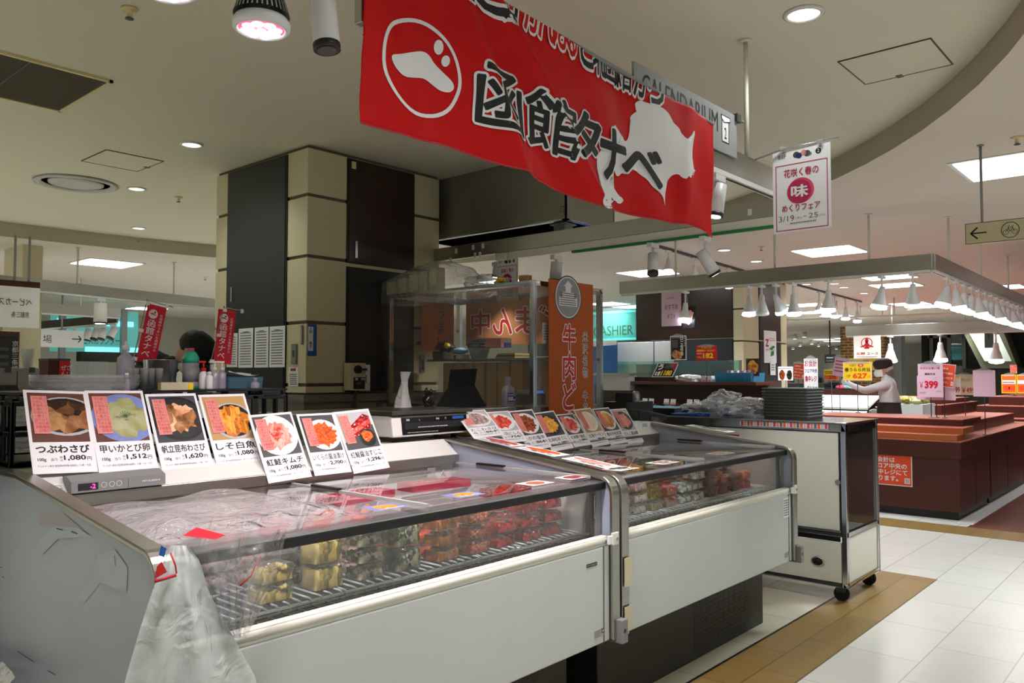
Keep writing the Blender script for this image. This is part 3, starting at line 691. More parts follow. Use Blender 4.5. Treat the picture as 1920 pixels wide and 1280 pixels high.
def glowbulb(px, py, label):
    p = at(px, py, Y=1.6)
    o = T('grow_bulb', label, 'bulb', p+V((0, 0, .02)), 'finned bulbs over the first case'); q = p+V((0, 0, .02))
    mb = MB(q); X = Matrix.Translation(q); s = .062
    mb.lathe([(.026, .185), (.027, .15), (.034, .135), (.033, .12), (.03, .105)], 'par_white', X=X, n=24); mb.build('cap', o)
    mb = MB(q); mb.lathe([(.028, .106), (.034, .09), (.05, .04), (.056, .022)], 'grip', X=X, n=36)
    for i in range(36):
        a = 2*PI*i/36; c, si = math.cos(a), math.sin(a)
        mb.add([q+V((r*c-w_*si, r*si+w_*c, z)) for w_ in (-.0016, .0016) for r, z in ((.028, .106), (.041, .1), (.0625, .03), (.056, .02))], [(0, 1, 2, 3), (7, 6, 5, 4), (1, 5, 6, 2), (0, 4, 5, 1)], 'silver')
    mb.build('heat_sink', o)
    mb = MB(q); mb.lathe([(.058, .022), (.064, .012), (.063, .0), (.055, -.006), (.05, 0)], 'par_white', X=X, n=30); mb.build('rim', o)
    mb = MB(q); mb.lathe([(.05, -.001), (.001, -.002)], 'lens_pink', X=X, n=24); mb.build('lens', o)
    mb = MB(q)
    for i in range(8):
        a = 2*PI*i/8; mb.lathe([(.014, -.004), (.009, -.008), (.001, -.009)], 'lamp_cool', c=q+V((.033*math.cos(a), .033*math.sin(a), 0)), n=8)
    mb.lathe([(.01, -.004), (.007, -.007), (.001, -.008)], 'lamp_pink', c=q, n=8); mb.build('led', o)
    mb = MB(q); mb.cyl(q+V((0, 0, .18)), (q.x, q.y, 2.6), .02, 'par_white'); mb.cyl((q.x, q.y, 2.6), (q.x, q.y, ZH), .008, 'par_white'); mb.build('stem', o)
    lamp('SPOT', q+V((0, 0, -.03)), P_PAR, (1, .86, .9), .05, o, (.25, .32, -1), 2.0, blend=.9)
glowbulb(490, 70, 'finned bulb with glowing pink and white dots hanging left of the banner')
glowbulb(312, -2, 'finned bulb cut by the top of the picture next to a sprinkler')
# more of the same bulbs further along the rail, behind the banner
for x in (1.5, 2.05, 2.6):
    par_spot(V((x, 1.66, 2.35)), (.1, .45, -1), 'white reflector bulb hidden behind the banner over the cases', .68, 'lamp_pink', P_PAR, 'reflector bulbs behind the banner', (1, .9, .92))
k = 0
for px, py, ai, s, m in [(1282, 355+178, (-.3, .2, -1), 0, 0)][:0]: pass
for px, py, s in [(1253, 474, 'first on the pink lit ceiling track'), (1302, 487, 'second on the pink lit ceiling track'), (1366, 503, 'last on the pink lit ceiling track')]:
    PS(px, py, RT, (-.2, -.1, -1), 'slim silver bulb '+s, 1.0, 'lamp_cool')
for px, py, ai, s in [(1285, 558, (-.1, 0, -1), 'by the pink gift poster'), (1404, 535, (0, 0, -1), 'against the cream side of the far column'), (1428, 533, (0, 0, -1), 'unlit and pale by the far column'), (1455, 540, (.6, -.2, -1), 'tilted one by the far column'), (1487, 541, (.1, 0, -1), 'small one past the far column'), (1553, 522, (.1, .1, -1), 'big one in the middle of the long frame'), (1653, 519, (0, .2, -1), 'wide pale one in the panel light'), (1711, 510, (.3, .1, -1), 'at the corner of the long frame')]:
    PS(px, py, RF, ai, 'white flared bulb '+s, 1.1, 'lamp_cool' if 'unlit' not in s else 'white', power=14 if k % 2 == 0 else 0); k += 1
for i in range(17):
    x = 7.75+i*.34; p = V((x, 1.74+(x-7.25)*.0176, 2.33))
    par_spot(p, ((-.1, .25, -1), (.1, -.1, -1), (0, .1, -1))[i % 3], 'white flared bulb on the long row, '+('close to the frame corner' if i < 4 else 'midway along the row' if i < 10 else 'towards the far end of the row'), 1.12, 'lamp_cool' if i % 3 else 'lamp_white', power=10 if i % 3 == 0 else 0, grp='long row of flared bulbs')
for px, py, s in [(1536, 554, 'first'), (1549, 562, 'second'), (1565, 566, 'third'), (1585, 571, 'fourth'), (1607, 577, 'fifth')]:
    PS(px, py, RP, (0, 0, -1), 'small purple glowing bulb, '+s+' on the dark track', 1.25, 'lamp_cool', grp='purple glowing bulbs')
for px, py, s in [(1669, 632, 'in front of the brick pillar'), (1762, 596, 'resting against the far frame'), (1867, 631, 'in front of the bright escalator')]:
    PS(px, py, RFAR, (0, 0, -1), 'bell shaped white lamp '+s, 2.1, 'lamp_white')
# ================================================================== the two open chilled cases
YF = 1.885        # front face
def end_profile(in_=0.0):
    pr = [(YF-.012+in_, .40+in_), (YF-.012+in_, .975)]
    for i in range(7):
        a = PI-(PI-1.69)*i/6; pr.append((YF+.055+(.067-in_)*math.cos(a), .985+(.073-in_)*math.sin(a)))
    pr += [(2.84, 1.163-in_), (3.04-in_, 1.163-in_), (3.04-in_, .40+in_)]
    return pr
def chilled_case(X0, X1, label, base_x, vent_x, plate):
    W = X1-X0; org = V(((X0+X1)/2, 2.45, 0)); o = T('chilled_display_case', label, 'display case', org, 'open chilled cases in a row')
    P = lambda name, mb, bev=0, par=None, **k: mb.build(name, par or o, bev, **k)
    YZ = lambda x: Matrix(((0, 0, 1, x), (1, 0, 0, 0), (0, 1, 0, 0), (0, 0, 0, 1)))
    for x in (X0+.006, X1-.036):
        mb = MB(org); mb.prism(end_profile(.004), 0, .03, 'case_end_cool_light', YZ(x)); e = P('end_panel', mb)
        pr = end_profile(); path = [(YF-.012, .40)]+pr[1:11]; wd = .052; xs = x-.005 if x < org.x else x-.017
        mb = MB(org); k = len(path); t = .012
        nr = []
        for i in range(k):
            a = V(path[max(i-1, 0)]); b = V(path[min(i+1, k-1)]); d = (b-a).normalized(); nr.append(V((-d.y, d.x)))
        vs = []
        for i in range(k):
            q = V(path[i]); q2 = q-nr[i]*(-.004); q3 = q+nr[i]*(-t)
            for yy, x_ in ((q2, xs), (q2, xs+wd), (q3, xs+wd), (q3, xs)): vs.append((x_, yy.x, yy.y))
        fs = [(i*4+j, i*4+(j+1) % 4, (i+1)*4+(j+1) % 4, (i+1)*4+j) for i in range(k-1) for j in range(4)]+[(0, 1, 2, 3), (4*k-1, 4*k-2, 4*k-3, 4*k-4)]
        mb.add(vs, fs, 'steel', True); ob = P('end_trim', mb)
        ob.data.polygons.foreach_set('use_smooth', [False]*len(ob.data.polygons)); md = ob.modifiers.new('bevel', 'BEVEL'); md.width = .004; md.segments = 2; md.limit_method = 'ANGLE'; md.angle_limit = .8
    a, b = X0+.055, X1-.055
    mb = MB(org); mb.box((a, YF, .40), (b, YF+.03, .785), 'case_white'); fp = P('front_panel', mb, .006)
    mb = MB(org); mb.box((b-.045, YF-.002, .40), (b-.04, YF, .785), 'groove'); P('seam', mb, par=fp).location = (0, 0, 0)
    mb = MB(org); mb.cyl((a, YF+.012, .805), (b, YF+.012, .805), .015, 'bumper', n=14); mb.box((a, YF+.004, .785), (b, YF+.04, .82), 'bumper'); P('bumper_rail', mb)
    mb = MB(org); mb.box((a-.01, YF+.055, .80), (b+.01, YF+.061, 1.012), 'glass'); P('front_glass', mb)
    mb = MB(org); mb.box((a-.02, YF+.028, 1.006), (b+.02, YF+.062, 1.034), 'black'); h = P('front_rail', mb, .003)
    mb = MB(org); mb.box((a-.02, YF+.03, 1.0345), (b+.02, YF+.10, 1.039), 'silver'); P('rail_top', mb, par=h)
    for x in (a-.003, b-.027):
        mb = MB(org); mb.box((x, YF+.045, .79), (x+.03, YF+.08, 1.02), 'grey'); P('glass_post', mb)
    mb = MB(org)
    mb.box((a, YF+.03, .70), (b, 2.84, .752), 'dgrey'); mb.box((a, 2.80, .75), (b, 2.84, 1.06), 'case_inner'); mb.box((a, YF+.03, .70), (b, YF+.05, .80), 'grey'); mb.box((X0+.034, YF+.06, .75), (a-.002, 2.83, 1.03), 'case_inner'); mb.box((b+.002, YF+.06, .75), (X1-.034, 2.83, 1.03), 'case_inner')
    P('tub', mb)
    mb = MB(org)
    for i in range(int((b-a)/.05)):
        x = a+.03+i*.05; mb.box((x, YF+.07, .786), (x+.034, YF+.072, .80), 'black'); mb.box((x-.006, YF+.068, .80), (x, YF+.13, .806), 'lgrey')
    for y in (YF+.064, YF+.10, YF+.128): mb.box((a, y, .80), (b, y+.006, .805), 'lgrey')
    P('air_slot_grille', mb)
    mb = MB(org); nsec = 3
    for k in range(nsec):
        s0 = a+(b-a)*k/nsec+.008; s1 = a+(b-a)*(k+1)/nsec-.008
        m_ = int((s1-s0)/.036)
        for i in range(m_+1):
            x = s0+(s1-s0)*i/m_; mb.tube([(x, YF+.145, .800), (x, YF+.148, .814), (x, YF+.16, .816), (x, 2.76, .816)], .004, 'wire_white', 6)
        for y in (YF+.145, YF+.155, 2.3, 2.74): mb.tube([(s0-.004, y, .808), (s1+.004, y, .808)], .0042, 'wire_white', 6)
        mb.tube([(s0+.25, YF+.10, .80), (s0+.25, 2.7, .80)], .006, 'silver', 8)
    P('wire_shelf', mb)
    # rear deck with lip, scale counter edge
    mb = MB(org); mb.prism([(2.775, 1.094), (2.865, 1.163), (3.035, 1.163), (3.035, 1.10), (2.80, 1.08)], X0+.04, X1-.04, 'white_paint', YZ(0)); P('rear_deck', mb, .004)
    mb = MB(org); mb.prism([(2.768, 1.052), (2.768, 1.0945), (2.80, 1.0945), (2.80, 1.052)], X0+.045, X1-.045, 'steel', YZ(0)); P('deck_lip', mb, .003)
    mb = MB(org); mb.box((X0+.04, 2.84, .40), (X1-.04, 3.03, 1.10), 'grey'); P('rear_body', mb)
    mb = MB(org); mb.cyl((X1-.95, 2.79, 1.022), (X1-.22, 2.79, 1.022), .014, 'lgrey'); mb.box((X1-.24, 2.778, 1.0), (X1-.19, 2.80, 1.045), 'lgrey'); mb.box((X1-.98, 2.778, 1.0), (X1-.95, 2.80, 1.045), 'lgrey'); mb.tube([(X1-.2, 2.785, 1.02), (X1-.17, 2.78, .99), (X1-.13, 2.79, 1.02), (X1-.1, 2.8, .99)], .004, 'white', 6); P('tube_light', mb)
    for k in range(2):
        s0 = a+(b-a)*k/2+.004; s1 = a+(b-a)*(k+1)/2-.004; dz = .007*k
        mb = MB(org); mb.add([(s0, YF+.075, 1.041+dz), (s1, YF+.075, 1.041+dz), (s1, 2.765, 1.049+dz), (s0, 2.765, 1.049+dz)], [(0, 1, 2, 3)], 'lid_glass'); g = P('sliding_lid', mb)
        mb = MB(org)
        mb.box((s1-.014, YF+.09, 1.042+dz), (s1, 2.76, 1.052+dz), 'lgrey'); mb.box((s1-.02, 2.45, 1.051+dz), (s1-.002, 2.62, 1.06+dz), 'black'); P('lid_handle', mb, par=g)
    bx0, bx1 = base_x
    mb = MB(org); mb.box((bx0, 2.07, .0), (bx1, 2.95, .40), 'dark_base'); bs = P('base', mb, .006)
    vx0, vx1 = vent_x; mb = MB(org)
    for i in range(10):
        for j in range(15):
            x = vx0+(vx1-vx0)*i/10; z = .03+.34*j/15; mb.box((x, 2.0685, z), (x+(vx1-vx0)*.075, 2.0695, z+.013), 'black')
    P('vent_slots', mb, par=bs)
    mb = MB(org); mb.box((X1-.03, YF-.045, .385), (X1+.012, YF+.03, .48), 'grey'); mb.cyl((X1-.01, YF-.046, .435), (X1-.01, YF-.04, .435), .01, 'black', n=10); P('corner_bumper', mb, .012)
    mb = MB(org); mb.box((X1-.062, YF-.024, .785), (X1-.02, YF-.012, .835), 'bumper'); mb.cyl((X1-.035, YF-.028, .81), (X1-.035, YF-.022, .81), .008, 'grey', n=10); mb.box((X1-.085, YF-.02, .79), (X1-.06, YF-.008, .825), 'white'); P('latch', mb, .003)
    p = Pr((X1-.165, YF-.0008, .43), UX, UZ, org); p.rect(0, 0, .07, .03, 'lgrey', 1); p.scrawl(.002, .002, .045, .028, 'ink_grey', 2, 4, 3); p.rect(.05, .012, .018, .018, 'ink', 2); p.ell(.059, .021, .006, .006, 'lgrey', 3); p.mb.build('rating_label', o)
    p = Pr((X1-.09, YF+.053, .885), UX, UZ, org); p.rect(0, 0, .014, .10, 'paper', 1); p.frame(0, 0, .014, .10, .0015, 'ink', 2); p.vtext('注意', .007, .097, .011, 'ink', 2); p.scrawl(.003, .01, .008, .06, 'ink_grey', 2, 8, 4); p.mb.build('caution_sticker', o)
    if plate:
        p = Pr((X1-.215, YF-.0008, .718), UX, UZ, org); p.rect(0, 0, .072, .014, 'ink', 1); p.fit('MITSUBISHI', .004, .0035, .064, .007, 'lgrey', 2, .01); p.mb.build('maker_plate', o)
        c = V((1.05, 2.757, 1.108)); q = V((1.05, 2.80, 1.15))
        mb = MB(org); mb.prism([(2.752, 1.10), (2.755, 1.136), (2.80, 1.152), (2.83, 1.15), (2.80, 1.10)], 1.0, 1.305, 'grey', YZ(0)); th = P('thermostat', mb, 0, label='grey control strip with a red number display')
        p = Pr((1.0, 2.7508, 1.099), UX, V((0, .003, .036)), org); p.rect(.02, .008, .062, .022, 'ink', 1); p.text('-2', .065, .0115, .021, 'led_red', 2, al='c', bold=.02)
        for x in (.10, .125, .148): p.ring(x, .02, .009, .009, .0012, 'white', 1, 14)
        p.rect(.178, .003, .0012, .03, 'dgrey', 1); p.fit('MITSUBISHI', .225, .016, .06, .006, 'white', 1, .01); p.mb.build('control_print', th)
        p = Pr((.955, 2.7785, 1.097), UX, V((0, .09, .069)), org); p.rect(0, .0, .04, .05, 'paper', 1); p.scrawl(.003, .004, .034, .042, 'ink_grey', 2, 6, 9); p.mb.build('notice_sticker', o)
    else:
        p = Pr((X1-.175, YF-.0008, .655), UX, UZ, org); p.rect(0, 0, .095, .12, 'paper', 1); p.frame(0, 0, .095, .12, .001, 'ink_grey', 2); p.scrawl(.01, .012, .075, .096, 'ink_grey', 2, 7, 21); p.mb.build('notice_sheet', o)
    return o
case1 = chilled_case(.865, 2.800, 'nearer white chilled display case under the hanging plastic bags', (1.5, 2.92-.22), (2.15, 2.52), True)
case2 = chilled_case(2.815, 4.665, 'farther white chilled display case ending beside the tall white showcase', (2.92, 4.62), (3.78, 4.44), False)
# tape marks and scuffs on the end panel of the first case
e_ = next(q for q in case1.children if q.name.startswith('end_panel'))
p = Pr((.8705, 3.04, 0), V((0, -1, 0)), UZ, case1.location); fr_ = lambda x, y: (lambda q: (3.04-q.y, q.z))(at(x, y, X=.8705))
_k = 0
for pts, m in (([(146, 1122), (170, 1086), (186, 1040), (214, 1032), (228, 1060), (190, 1090), (158, 1130)], 'scuff'), ([(72, 962), (120, 962), (156, 992), (76, 984)], 'scuff_pink'), ([(185, 1040), (216, 1030), (240, 1062), (238, 1110), (200, 1096), (170, 1082)], 'scuff'), ([(106, 985), (150, 990), (170, 1004), (110, 1010), (80, 1040), (78, 1010)], 'scuff')):
    p.poly([fr_(*q) for q in pts], M[m], 1+_k); _k += 1
for a_, b_ in (((35, 1220), (66, 1240)), ((92, 1256), (106, 1264)), ((108, 990), (120, 993)), ((136, 996), (148, 1000)), ((217, 1040), (219, 1060)), ((6, 1080), (10, 1082)), ((3, 1062), (6, 1063))):
    p.line(*fr_(*a_), *fr_(*b_), .003, 'dgrey', 7)
p.mb.build('scuff_marks', e_)
for X_, Y_, Z_, h_, s_ in ((2.829, YF-.0245, .42, .10, 'lower'), (2.829, YF-.0245, .60, .12, 'middle')):
    mb = MB(case1.location); mb.box((X_-.01, Y_, Z_), (X_+.045, Y_+.001, Z_+h_), 'cream'); mb.build('tape_strip', case2).location = case1.location-case2.location
# ------------------------------------------------------------------ food packs
def make_pack(kind, deep=False, seed=0, lumps=0, leaf=False):
    h = .066 if deep else .038; o = T('food_pack', 'clear pack', 'food pack', (0, 0, 0)); r = random.Random(seed)
    mb = MB(); k = 20
    def loop(w, d, z, rr=.014): return [(x, y, z) for x, y in rrect(0, 0, w, d, rr, 4)]
    rings = [loop(.100, .074, .001), loop(.104, .078, .004), loop(.116, .090, h), loop(.128, .102, h+.001), loop(.128, .102, h+.003)]
    vs = [p for q in rings for p in q]
    fs = [tuple(range(k))[::-1]]+[(j*k+i, j*k+(i+1) % k, (j+1)*k+(i+1) % k, (j+1)*k+i) for j in range(len(rings)-1) for i in range(k)]
    mb.add(vs, fs, 'pack', True); mb.build('tray', o)
    rings = [loop(.127, .101, h+.0035), loop(.117, .091, h+.004), loop(.112, .086, h+.013), loop(.100, .074, h+.0135)]
    vs = [p for q in rings for p in q]
    mb = MB(); mb.add(vs, [(j*k+i, j*k+(i+1) % k, (j+1)*k+(i+1) % k, (j+1)*k+i) for j in range(len(rings)-1) for i in range(k)]+[tuple(range(3*k, 4*k))], 'pack', True); mb.build('lid', o)
    mb = MB(); nx, ny = 18, 14; top = h+.003
    def f(u, v):
        x, y = (u-.5)*.109, (v-.5)*.083
        e = max(abs(u-.5), abs(v-.5))*2
        z = top-.006+.007*noise.noise(V((x*60, y*60, seed*1.3)))+.004*noise.noise(V((x*150, y*150, seed)))
        if e > .98: z = .004; x *= .93; y *= .92
        elif e > .86: x *= 1.0; z = top*.74+.2*z
        return V((x, y, z))
    mb.grid(f, nx, ny, FOOD[kind])
    for i in range(lumps):
        mb.ball((r.uniform(-.042, .042), r.uniform(-.03, .03), top-.004), (r.uniform(.012, .024), r.uniform(.008, .014), r.uniform(.007, .011)), FOOD[kind], 9, 6, .5, i+seed, r.uniform(0, 3))
    mb.build('food', o)
    if leaf:
        mb = MB(); mb.grid(lambda u, v: V(((u-.5)*.06*math.sin(PI*min(1, v*.9+.1))*1.0, (v-.5)*.07, top+.006+.003*math.sin(6*u))), 6, 6, 'leaf'); mb.build('shiso_leaf', o)
    return o, (.071 if deep else .0445)+.009
PROTO = {}
def pack(kind, loc, rz, label, group, deep=False, lumps=9, leaf=False):
    key = (kind, deep, leaf)
    if key not in PROTO:
        o, hh = make_pack(kind, deep, len(PROTO)*7+1, lumps, leaf); PROTO[key] = (o, hh); o.location = loc; o.rotation_euler = (0, 0, rz); o['label'] = label; o['group'] = group
    else: o = dup(PROTO[key][0], loc, rz, label, group)
    return PROTO[key][1]
LV = ['bottom', 'second', 'third', 'top', 'top']
ORD = ['first', 'second', 'third', 'fourth', 'fifth', 'sixth']; _cnt = {}
def stack(kind, what, x, y, n_, where, deep=False, leaf=False, lumps=9, z=.8195, many=True):
    r = random.Random(int(x*1000+y*77)); q = _cnt.get((kind, where), 0); _cnt[(kind, where)] = q+1
    for k in range(n_):
        lev = 'single pack' if n_ == 1 else ('top pack' if k == n_-1 else LV[k]+' pack')
        z += pack(kind, (x+r.uniform(-.006, .006), y+r.uniform(-.006, .006), z), r.uniform(-.07, .07), 'clear %s of %s, %s%s' % (lev, what, (ORD[q]+(' deep' if deep else '')+' such stack, ') if many else '', where), 'packs of '+what[:40], deep, lumps, leaf and k == n_-1)+.0005
fx = lambda px, py: at(px, py, Y=2.05).x
W1 = {'squid': 'yellow squid strips', 'whelk': 'dark green whelks', 'matsumae': 'orange brown shredded kelp', 'brownroe': 'glossy brown roe', 'redroe': 'dark red salmon roe sacs', 'ikura': 'bright orange roe', 'shell': 'mixed shellfish', 'kimchi': 'pink salmon slices', 'uni': 'golden yellow roe', 'konbu': 'black kelp', 'greypink': 'greyish pink squid', 'olive': 'olive coloured pickles', 'silver': 'silvery small fish'}
fr = 'nearer case front row'
for px, py, kd, n_, dp in [(528, 1136, 'squid', 2, 0), (622, 1108, 'squid', 2, 1), (704, 1086, 'whelk', 3, 0), (774, 1068, 'whelk', 2, 1), (846, 1050, 'matsumae', 3, 0), (906, 1034, 'brownroe', 3, 0), (958, 1022, 'redroe', 2, 0), (1003, 1009, 'redroe', 3, 0), (1046, 998, 'redroe', 3, 0)]:
    stack(kd, W1[kd], fx(px, py), 2.105, n_, fr, bool(dp), leaf=(kd == 'redroe'))
sr = 'nearer case second row'
x = 1.42
for kd, n_ in [('konbu', 2), ('shell', 3), ('shell', 3), ('ikura', 3), ('ikura', 3), ('kimchi', 2), ('kimchi', 3), ('redroe', 4), ('redroe', 4)]:
    stack(kd, W1[kd], x, 2.225, n_, sr, leaf=(kd == 'redroe')); x += .142
for i, kd in enumerate(['greypink', 'shell', 'konbu', 'kimchi', 'ikura', 'kimchi', 'shell', 'redroe', 'kimchi']):
    stack(kd, W1[kd], 1.25+i*.15, 2.36, 2, 'deep inside nearer case')
fr2 = 'farther case front row'
x = 3.0
for kd, n_ in [('silver', 2), ('greypink', 4), ('greypink', 3), ('olive', 2), ('kimchi', 2), ('silver', 2), ('silver', 3), ('konbu', 3), ('brownroe', 2), ('konbu', 2), ('kimchi', 2)]:
    stack(kd, W1[kd], x, 2.11, n_, fr2); x += .143
x = 3.02
for kd, n_ in [('shell', 3), ('kimchi', 4), ('uni', 4), ('uni', 4), ('olive', 4), ('redroe', 4), ('silver', 4), ('konbu', 3), ('kimchi', 3), ('kimchi', 3), ('konbu', 3)]:
    stack(kd, W1[kd], x, 2.235, n_, 'farther case second row'); x += .143
# red boxed packets lying behind the rows
for i, (x, y, rz, s) in enumerate([(1.98, 2.56, .1, 'nearer'), (2.42, 2.58, -.1, 'nearer'), (3.62, 2.5, .25, 'farther')]):
    o = T('boxed_packet', 'flat bright red packet with white lettering, '+('between the shellfish and the lid handle' if i == 0 else 'by the pale divider of the nearer case' if i == 1 else 'among the packs of the farther case'), 'food packet', (x, y, .985), 'red packets in the cases', rz)
    mb = MB(); mb.rbox((-.16, -.06, 0), (.16, .06, .03), M['red'] if i == 2 else M['rose'], .008); mb.build('box', o)
    p = Pr((-.16, -.06, .0305), UX, UY, (0, 0, 0)); p.rect(.01, .02, .3, .08, 'flag_red', 1); p.fit('いくらめんたいこ', .03, .04, .24, .045, 'white', 2, .02); p.mb.build('printed_face', o)
    mb = MB(); mb.rbox((-.15, -.05, -.163), (.15, .05, -.001), 'pack', .01); mb.build('inner_tray', o)
# ================================================================== the red banner on the rail
BY = 1.537
ztop = lambda x: 2.583-(x-1.2)*.0365
def zbot(x): t = (x-1.2)/1.8; return 2.092-.064*t+.010*math.sin(t*9)+(.02 if t > .8 else 0)*math.sin((t-.8)*12)
def cloth(x, z):
    a = ztop(x)-z; t = x-1.2
    y = .010*math.sin(7*t+2.2*a)+.006*math.sin(17*t-13*a+1)*min(1, a*3)
    for x0, k, wd, am in ((1.50, .55, .05, -.026), (1.66, 1.15, .035, -.022), (1.28, .25, .05, .012), (2.3, .3, .09, .012), (2.78, -.1, .06, -.014)):
        d = (x-(x0+k*a))/wd; y += am*math.exp(-d*d)
    y += .004*noise.noise(V((x*14, z*14, 3)))*(1 if x < 2.0 else .35)
    return y
def on_cloth(mb, vs, fs, m, layer, step=.02, clip=True):
    bm = bmesh.new(); bv = [bm.verts.new((x, 0, z)) for x, z in vs]
    for f in fs:
        try: bm.faces.new([bv[i] for i in f])
        except ValueError: pass
    bmesh.ops.triangulate(bm, faces=bm.faces[:])
    xs = [v[0] for v in vs]; zs = [v[1] for v in vs]
    cut = lambda co_, no, cl=False: bmesh.ops.bisect_plane(bm, geom=bm.verts[:]+bm.edges[:]+bm.faces[:], plane_co=co_, plane_no=no, clear_outer=cl)
    if clip: cut((1.2, 0, ztop(1.2)-.002), (.0365, 0, 1), True)
    k = math.ceil(min(xs)/step)
    while k*step < max(xs): cut((k*step, 0, 0), (1, 0, 0)); k += 1
    k = math.ceil(min(zs)/step)
    while k*step < max(zs): cut((0, 0, k*step), (0, 0, 1)); k += 1
    bm.verts.index_update()
    mb.add([(v.co.x, BY+cloth(v.co.x, v.co.z)-.0014-.0011*layer, v.co.z) for v in bm.verts], [tuple(v.index for v in f.verts) for f in bm.faces], m, True); bm.free()
org = V((2.1, BY, 2.06)); ban = T('banner', 'big red cloth banner with black characters and a white island map', 'banner', org)
mb = MB(org); mb.grid(lambda u, v: (lambda x: (lambda z: V((x, BY+cloth(x, z), z)))(ztop(x)+(zbot(x)-ztop(x))*v))(1.2+1.81*u), 180, 50, 'red_cloth'); mb.build('cloth', ban).modifiers.new('solid', 'SOLIDIFY').thickness = .0006
mb = MB(org)
for s0, s1 in ((0, 1),):
    mb.grid(lambda u, v: (lambda x: V((x, BY+cloth(x, zbot(x))-.002, zbot(x)-.002+.006*v)))(1.2+1.81*u), 80, 1, 'ink_red')
mb.build('hem', ban)
mb = MB(org); mb.flat = True
px_ = lambda pts, ox, oy, k: [(lambda p: (p.x, p.z))(at(ox+a/k, oy+b/k, Y=BY)) for a, b in pts]
def chaikin(p, n_=1):
    for _ in range(n_): p = [(a[0]*(1-t)+b[0]*t, a[1]*(1-t)+b[1]*t) for a, b in zip(p, p[1:]+p[:1]) for t in (.25, .75)]
    return p
tri = lambda pts: [tuple(range(len(pts)))]
isl = px_([(490, 225), (520, 200), (515, 160), (500, 120), (540, 90), (590, 115), (640, 130), (690, 150), (750, 180), (800, 235), (825, 290), (840, 330), (890, 380), (905, 430), (930, 475), (965, 500), (1000, 470), (1030, 400), (1048, 430), (1020, 510), (1000, 580), (998, 620), (1015, 700), (1020, 790), (1075, 795), (1045, 825), (1030, 855), (1000, 850), (975, 890), (955, 860), (935, 895), (900, 880), (875, 840), (830, 845), (795, 890), (780, 960), (768, 1060), (763, 1170), (752, 1080), (730, 1040), (690, 1000), (640, 960), (600, 890), (540, 840), (500, 795), (465, 780), (430, 820), (400, 830), (380, 815), (335, 860), (310, 810), (290, 720), (240, 800), (235, 890), (280, 920), (310, 980), (345, 1040), (385, 1070), (395, 1100), (350, 1135), (290, 1075), (265, 1075), (235, 1110), (240, 1150), (195, 1195), (150, 1150), (130, 1080), (155, 960), (150, 880), (120, 740), (150, 600), (240, 575), (290, 600), (300, 480), (285, 370), (315, 325), (340, 400), (360, 435), (390, 440), (405, 490), (430, 500), (455, 440), (465, 330), (465, 250)], 1100, 170, 5.333)
isl = chaikin(isl); on_cloth(mb, isl, tri(isl), 'paper', 1)
pin = px_([(290, 300), (345, 292), (420, 280), (470, 278), (505, 300), (530, 350), (580, 400), (625, 450), (638, 490), (620, 512), (590, 512), (555, 500), (520, 470), (480, 430), (430, 425), (370, 420), (320, 375), (290, 330)], 640, 0, 2.977)
pin = chaikin(pin, 2); on_cloth(mb, pin, tri(pin), 'paper', 1)
for cx, cy, rx, ry in ((553, 260, 24, 42), (590, 338, 22, 31)):
    q = px_([(cx+rx*math.cos(2*PI*i/20), cy+ry*math.sin(2*PI*i/20)) for i in range(20)], 640, 0, 2.977); on_cloth(mb, q, tri(q), 'paper', 1)
cx, cz = at(795, 126, Y=BY).x, at(795, 126, Y=BY).z; k = 44; rg = []
for rr in (1, .92): rg += [(cx+.139*rr*math.cos(2*PI*i/k), cz+.129*rr*math.sin(2*PI*i/k)) for i in range(k)]
on_cloth(mb, rg, [(i, (i+1) % k, k+(i+1) % k, k+i) for i in range(k)], 'paper', 1)
def glyph_on(ch, x0, x1, z0, z1, m=('paper', 'ink'), bo=.062, bi=.028, solid=True):
    vs, fs, a, b, c, d = glyphs(ch, 0)
    for bold, mm, ly in ((bo, m[0], 2), (bi, m[1], 3)):
        gv = glyphs(ch, bold)[0]; gf = glyphs(ch)[1]; nb = _nb[(ch, round(bold, 4))]
        for k_ in range(len(gv)//nb): on_cloth(mb, [(x0+(x-a)/(b-a)*(x1-x0), z0+(y-c)/(d-c)*(z1-z0)) for x, y in gv[k_*nb:(k_+1)*nb]], gf, mm, ly+k_*.05)
A_ = lambda x, y: at(x, y, Y=BY)
for ch, l, r_, t_, b_ in (('函', (889, 190), (972, 215), (930, 135), (930, 248)), ('館', (981, 200), (1078, 250), (1030, 180), (1030, 286)), ('タ', (1073, 270), (1129, 260), (1112, 216), (1112, 303)), ('ナ', (1132, 270), (1176, 290), (1160, 246), (1145, 333)), ('ベ', (1172, 320), (1237, 340), (1215, 282), (1230, 352))):
    glyph_on(ch, A_(*l).x, A_(*r_).x, A_(*b_).z, A_(*t_).z, bi=.016 if ch in '函館' else .036, bo=.05 if ch in '函館' else .07)
for ch, x, wd, kind in (('き', 838, .12, 0), ('と', 888, .16, 0), ('か', 934, .11, 0), ('が', 975, .1, 1), ('ん', 1003, .1, 1), ('ば', 1030, .1, 1), ('る', 1058, .06, 1), ('と', 1086, .08, 0), ('北', 1112, .1, 0), ('函', 1136, .1, 0), ('館', 1158, .1, 0), ('か', 1190, .1, 0), ('ら', 1214, .1, 0)):
    x0 = A_(x, 100).x; zt = ztop(x0); dn = .055 if kind == 0 else .05
    glyph_on(ch, x0, x0+wd, zt-dn, zt-dn+.17, ('paper', 'ink') if kind == 0 else ('paper', 'red_cloth'), .06, .012)
mb.build('printed_face', ban)
mb = MB(org); mb.tube([(1.2, BY, ztop(1.2)), (3.01, BY, ztop(3.01))], .006, 'grey', 8)
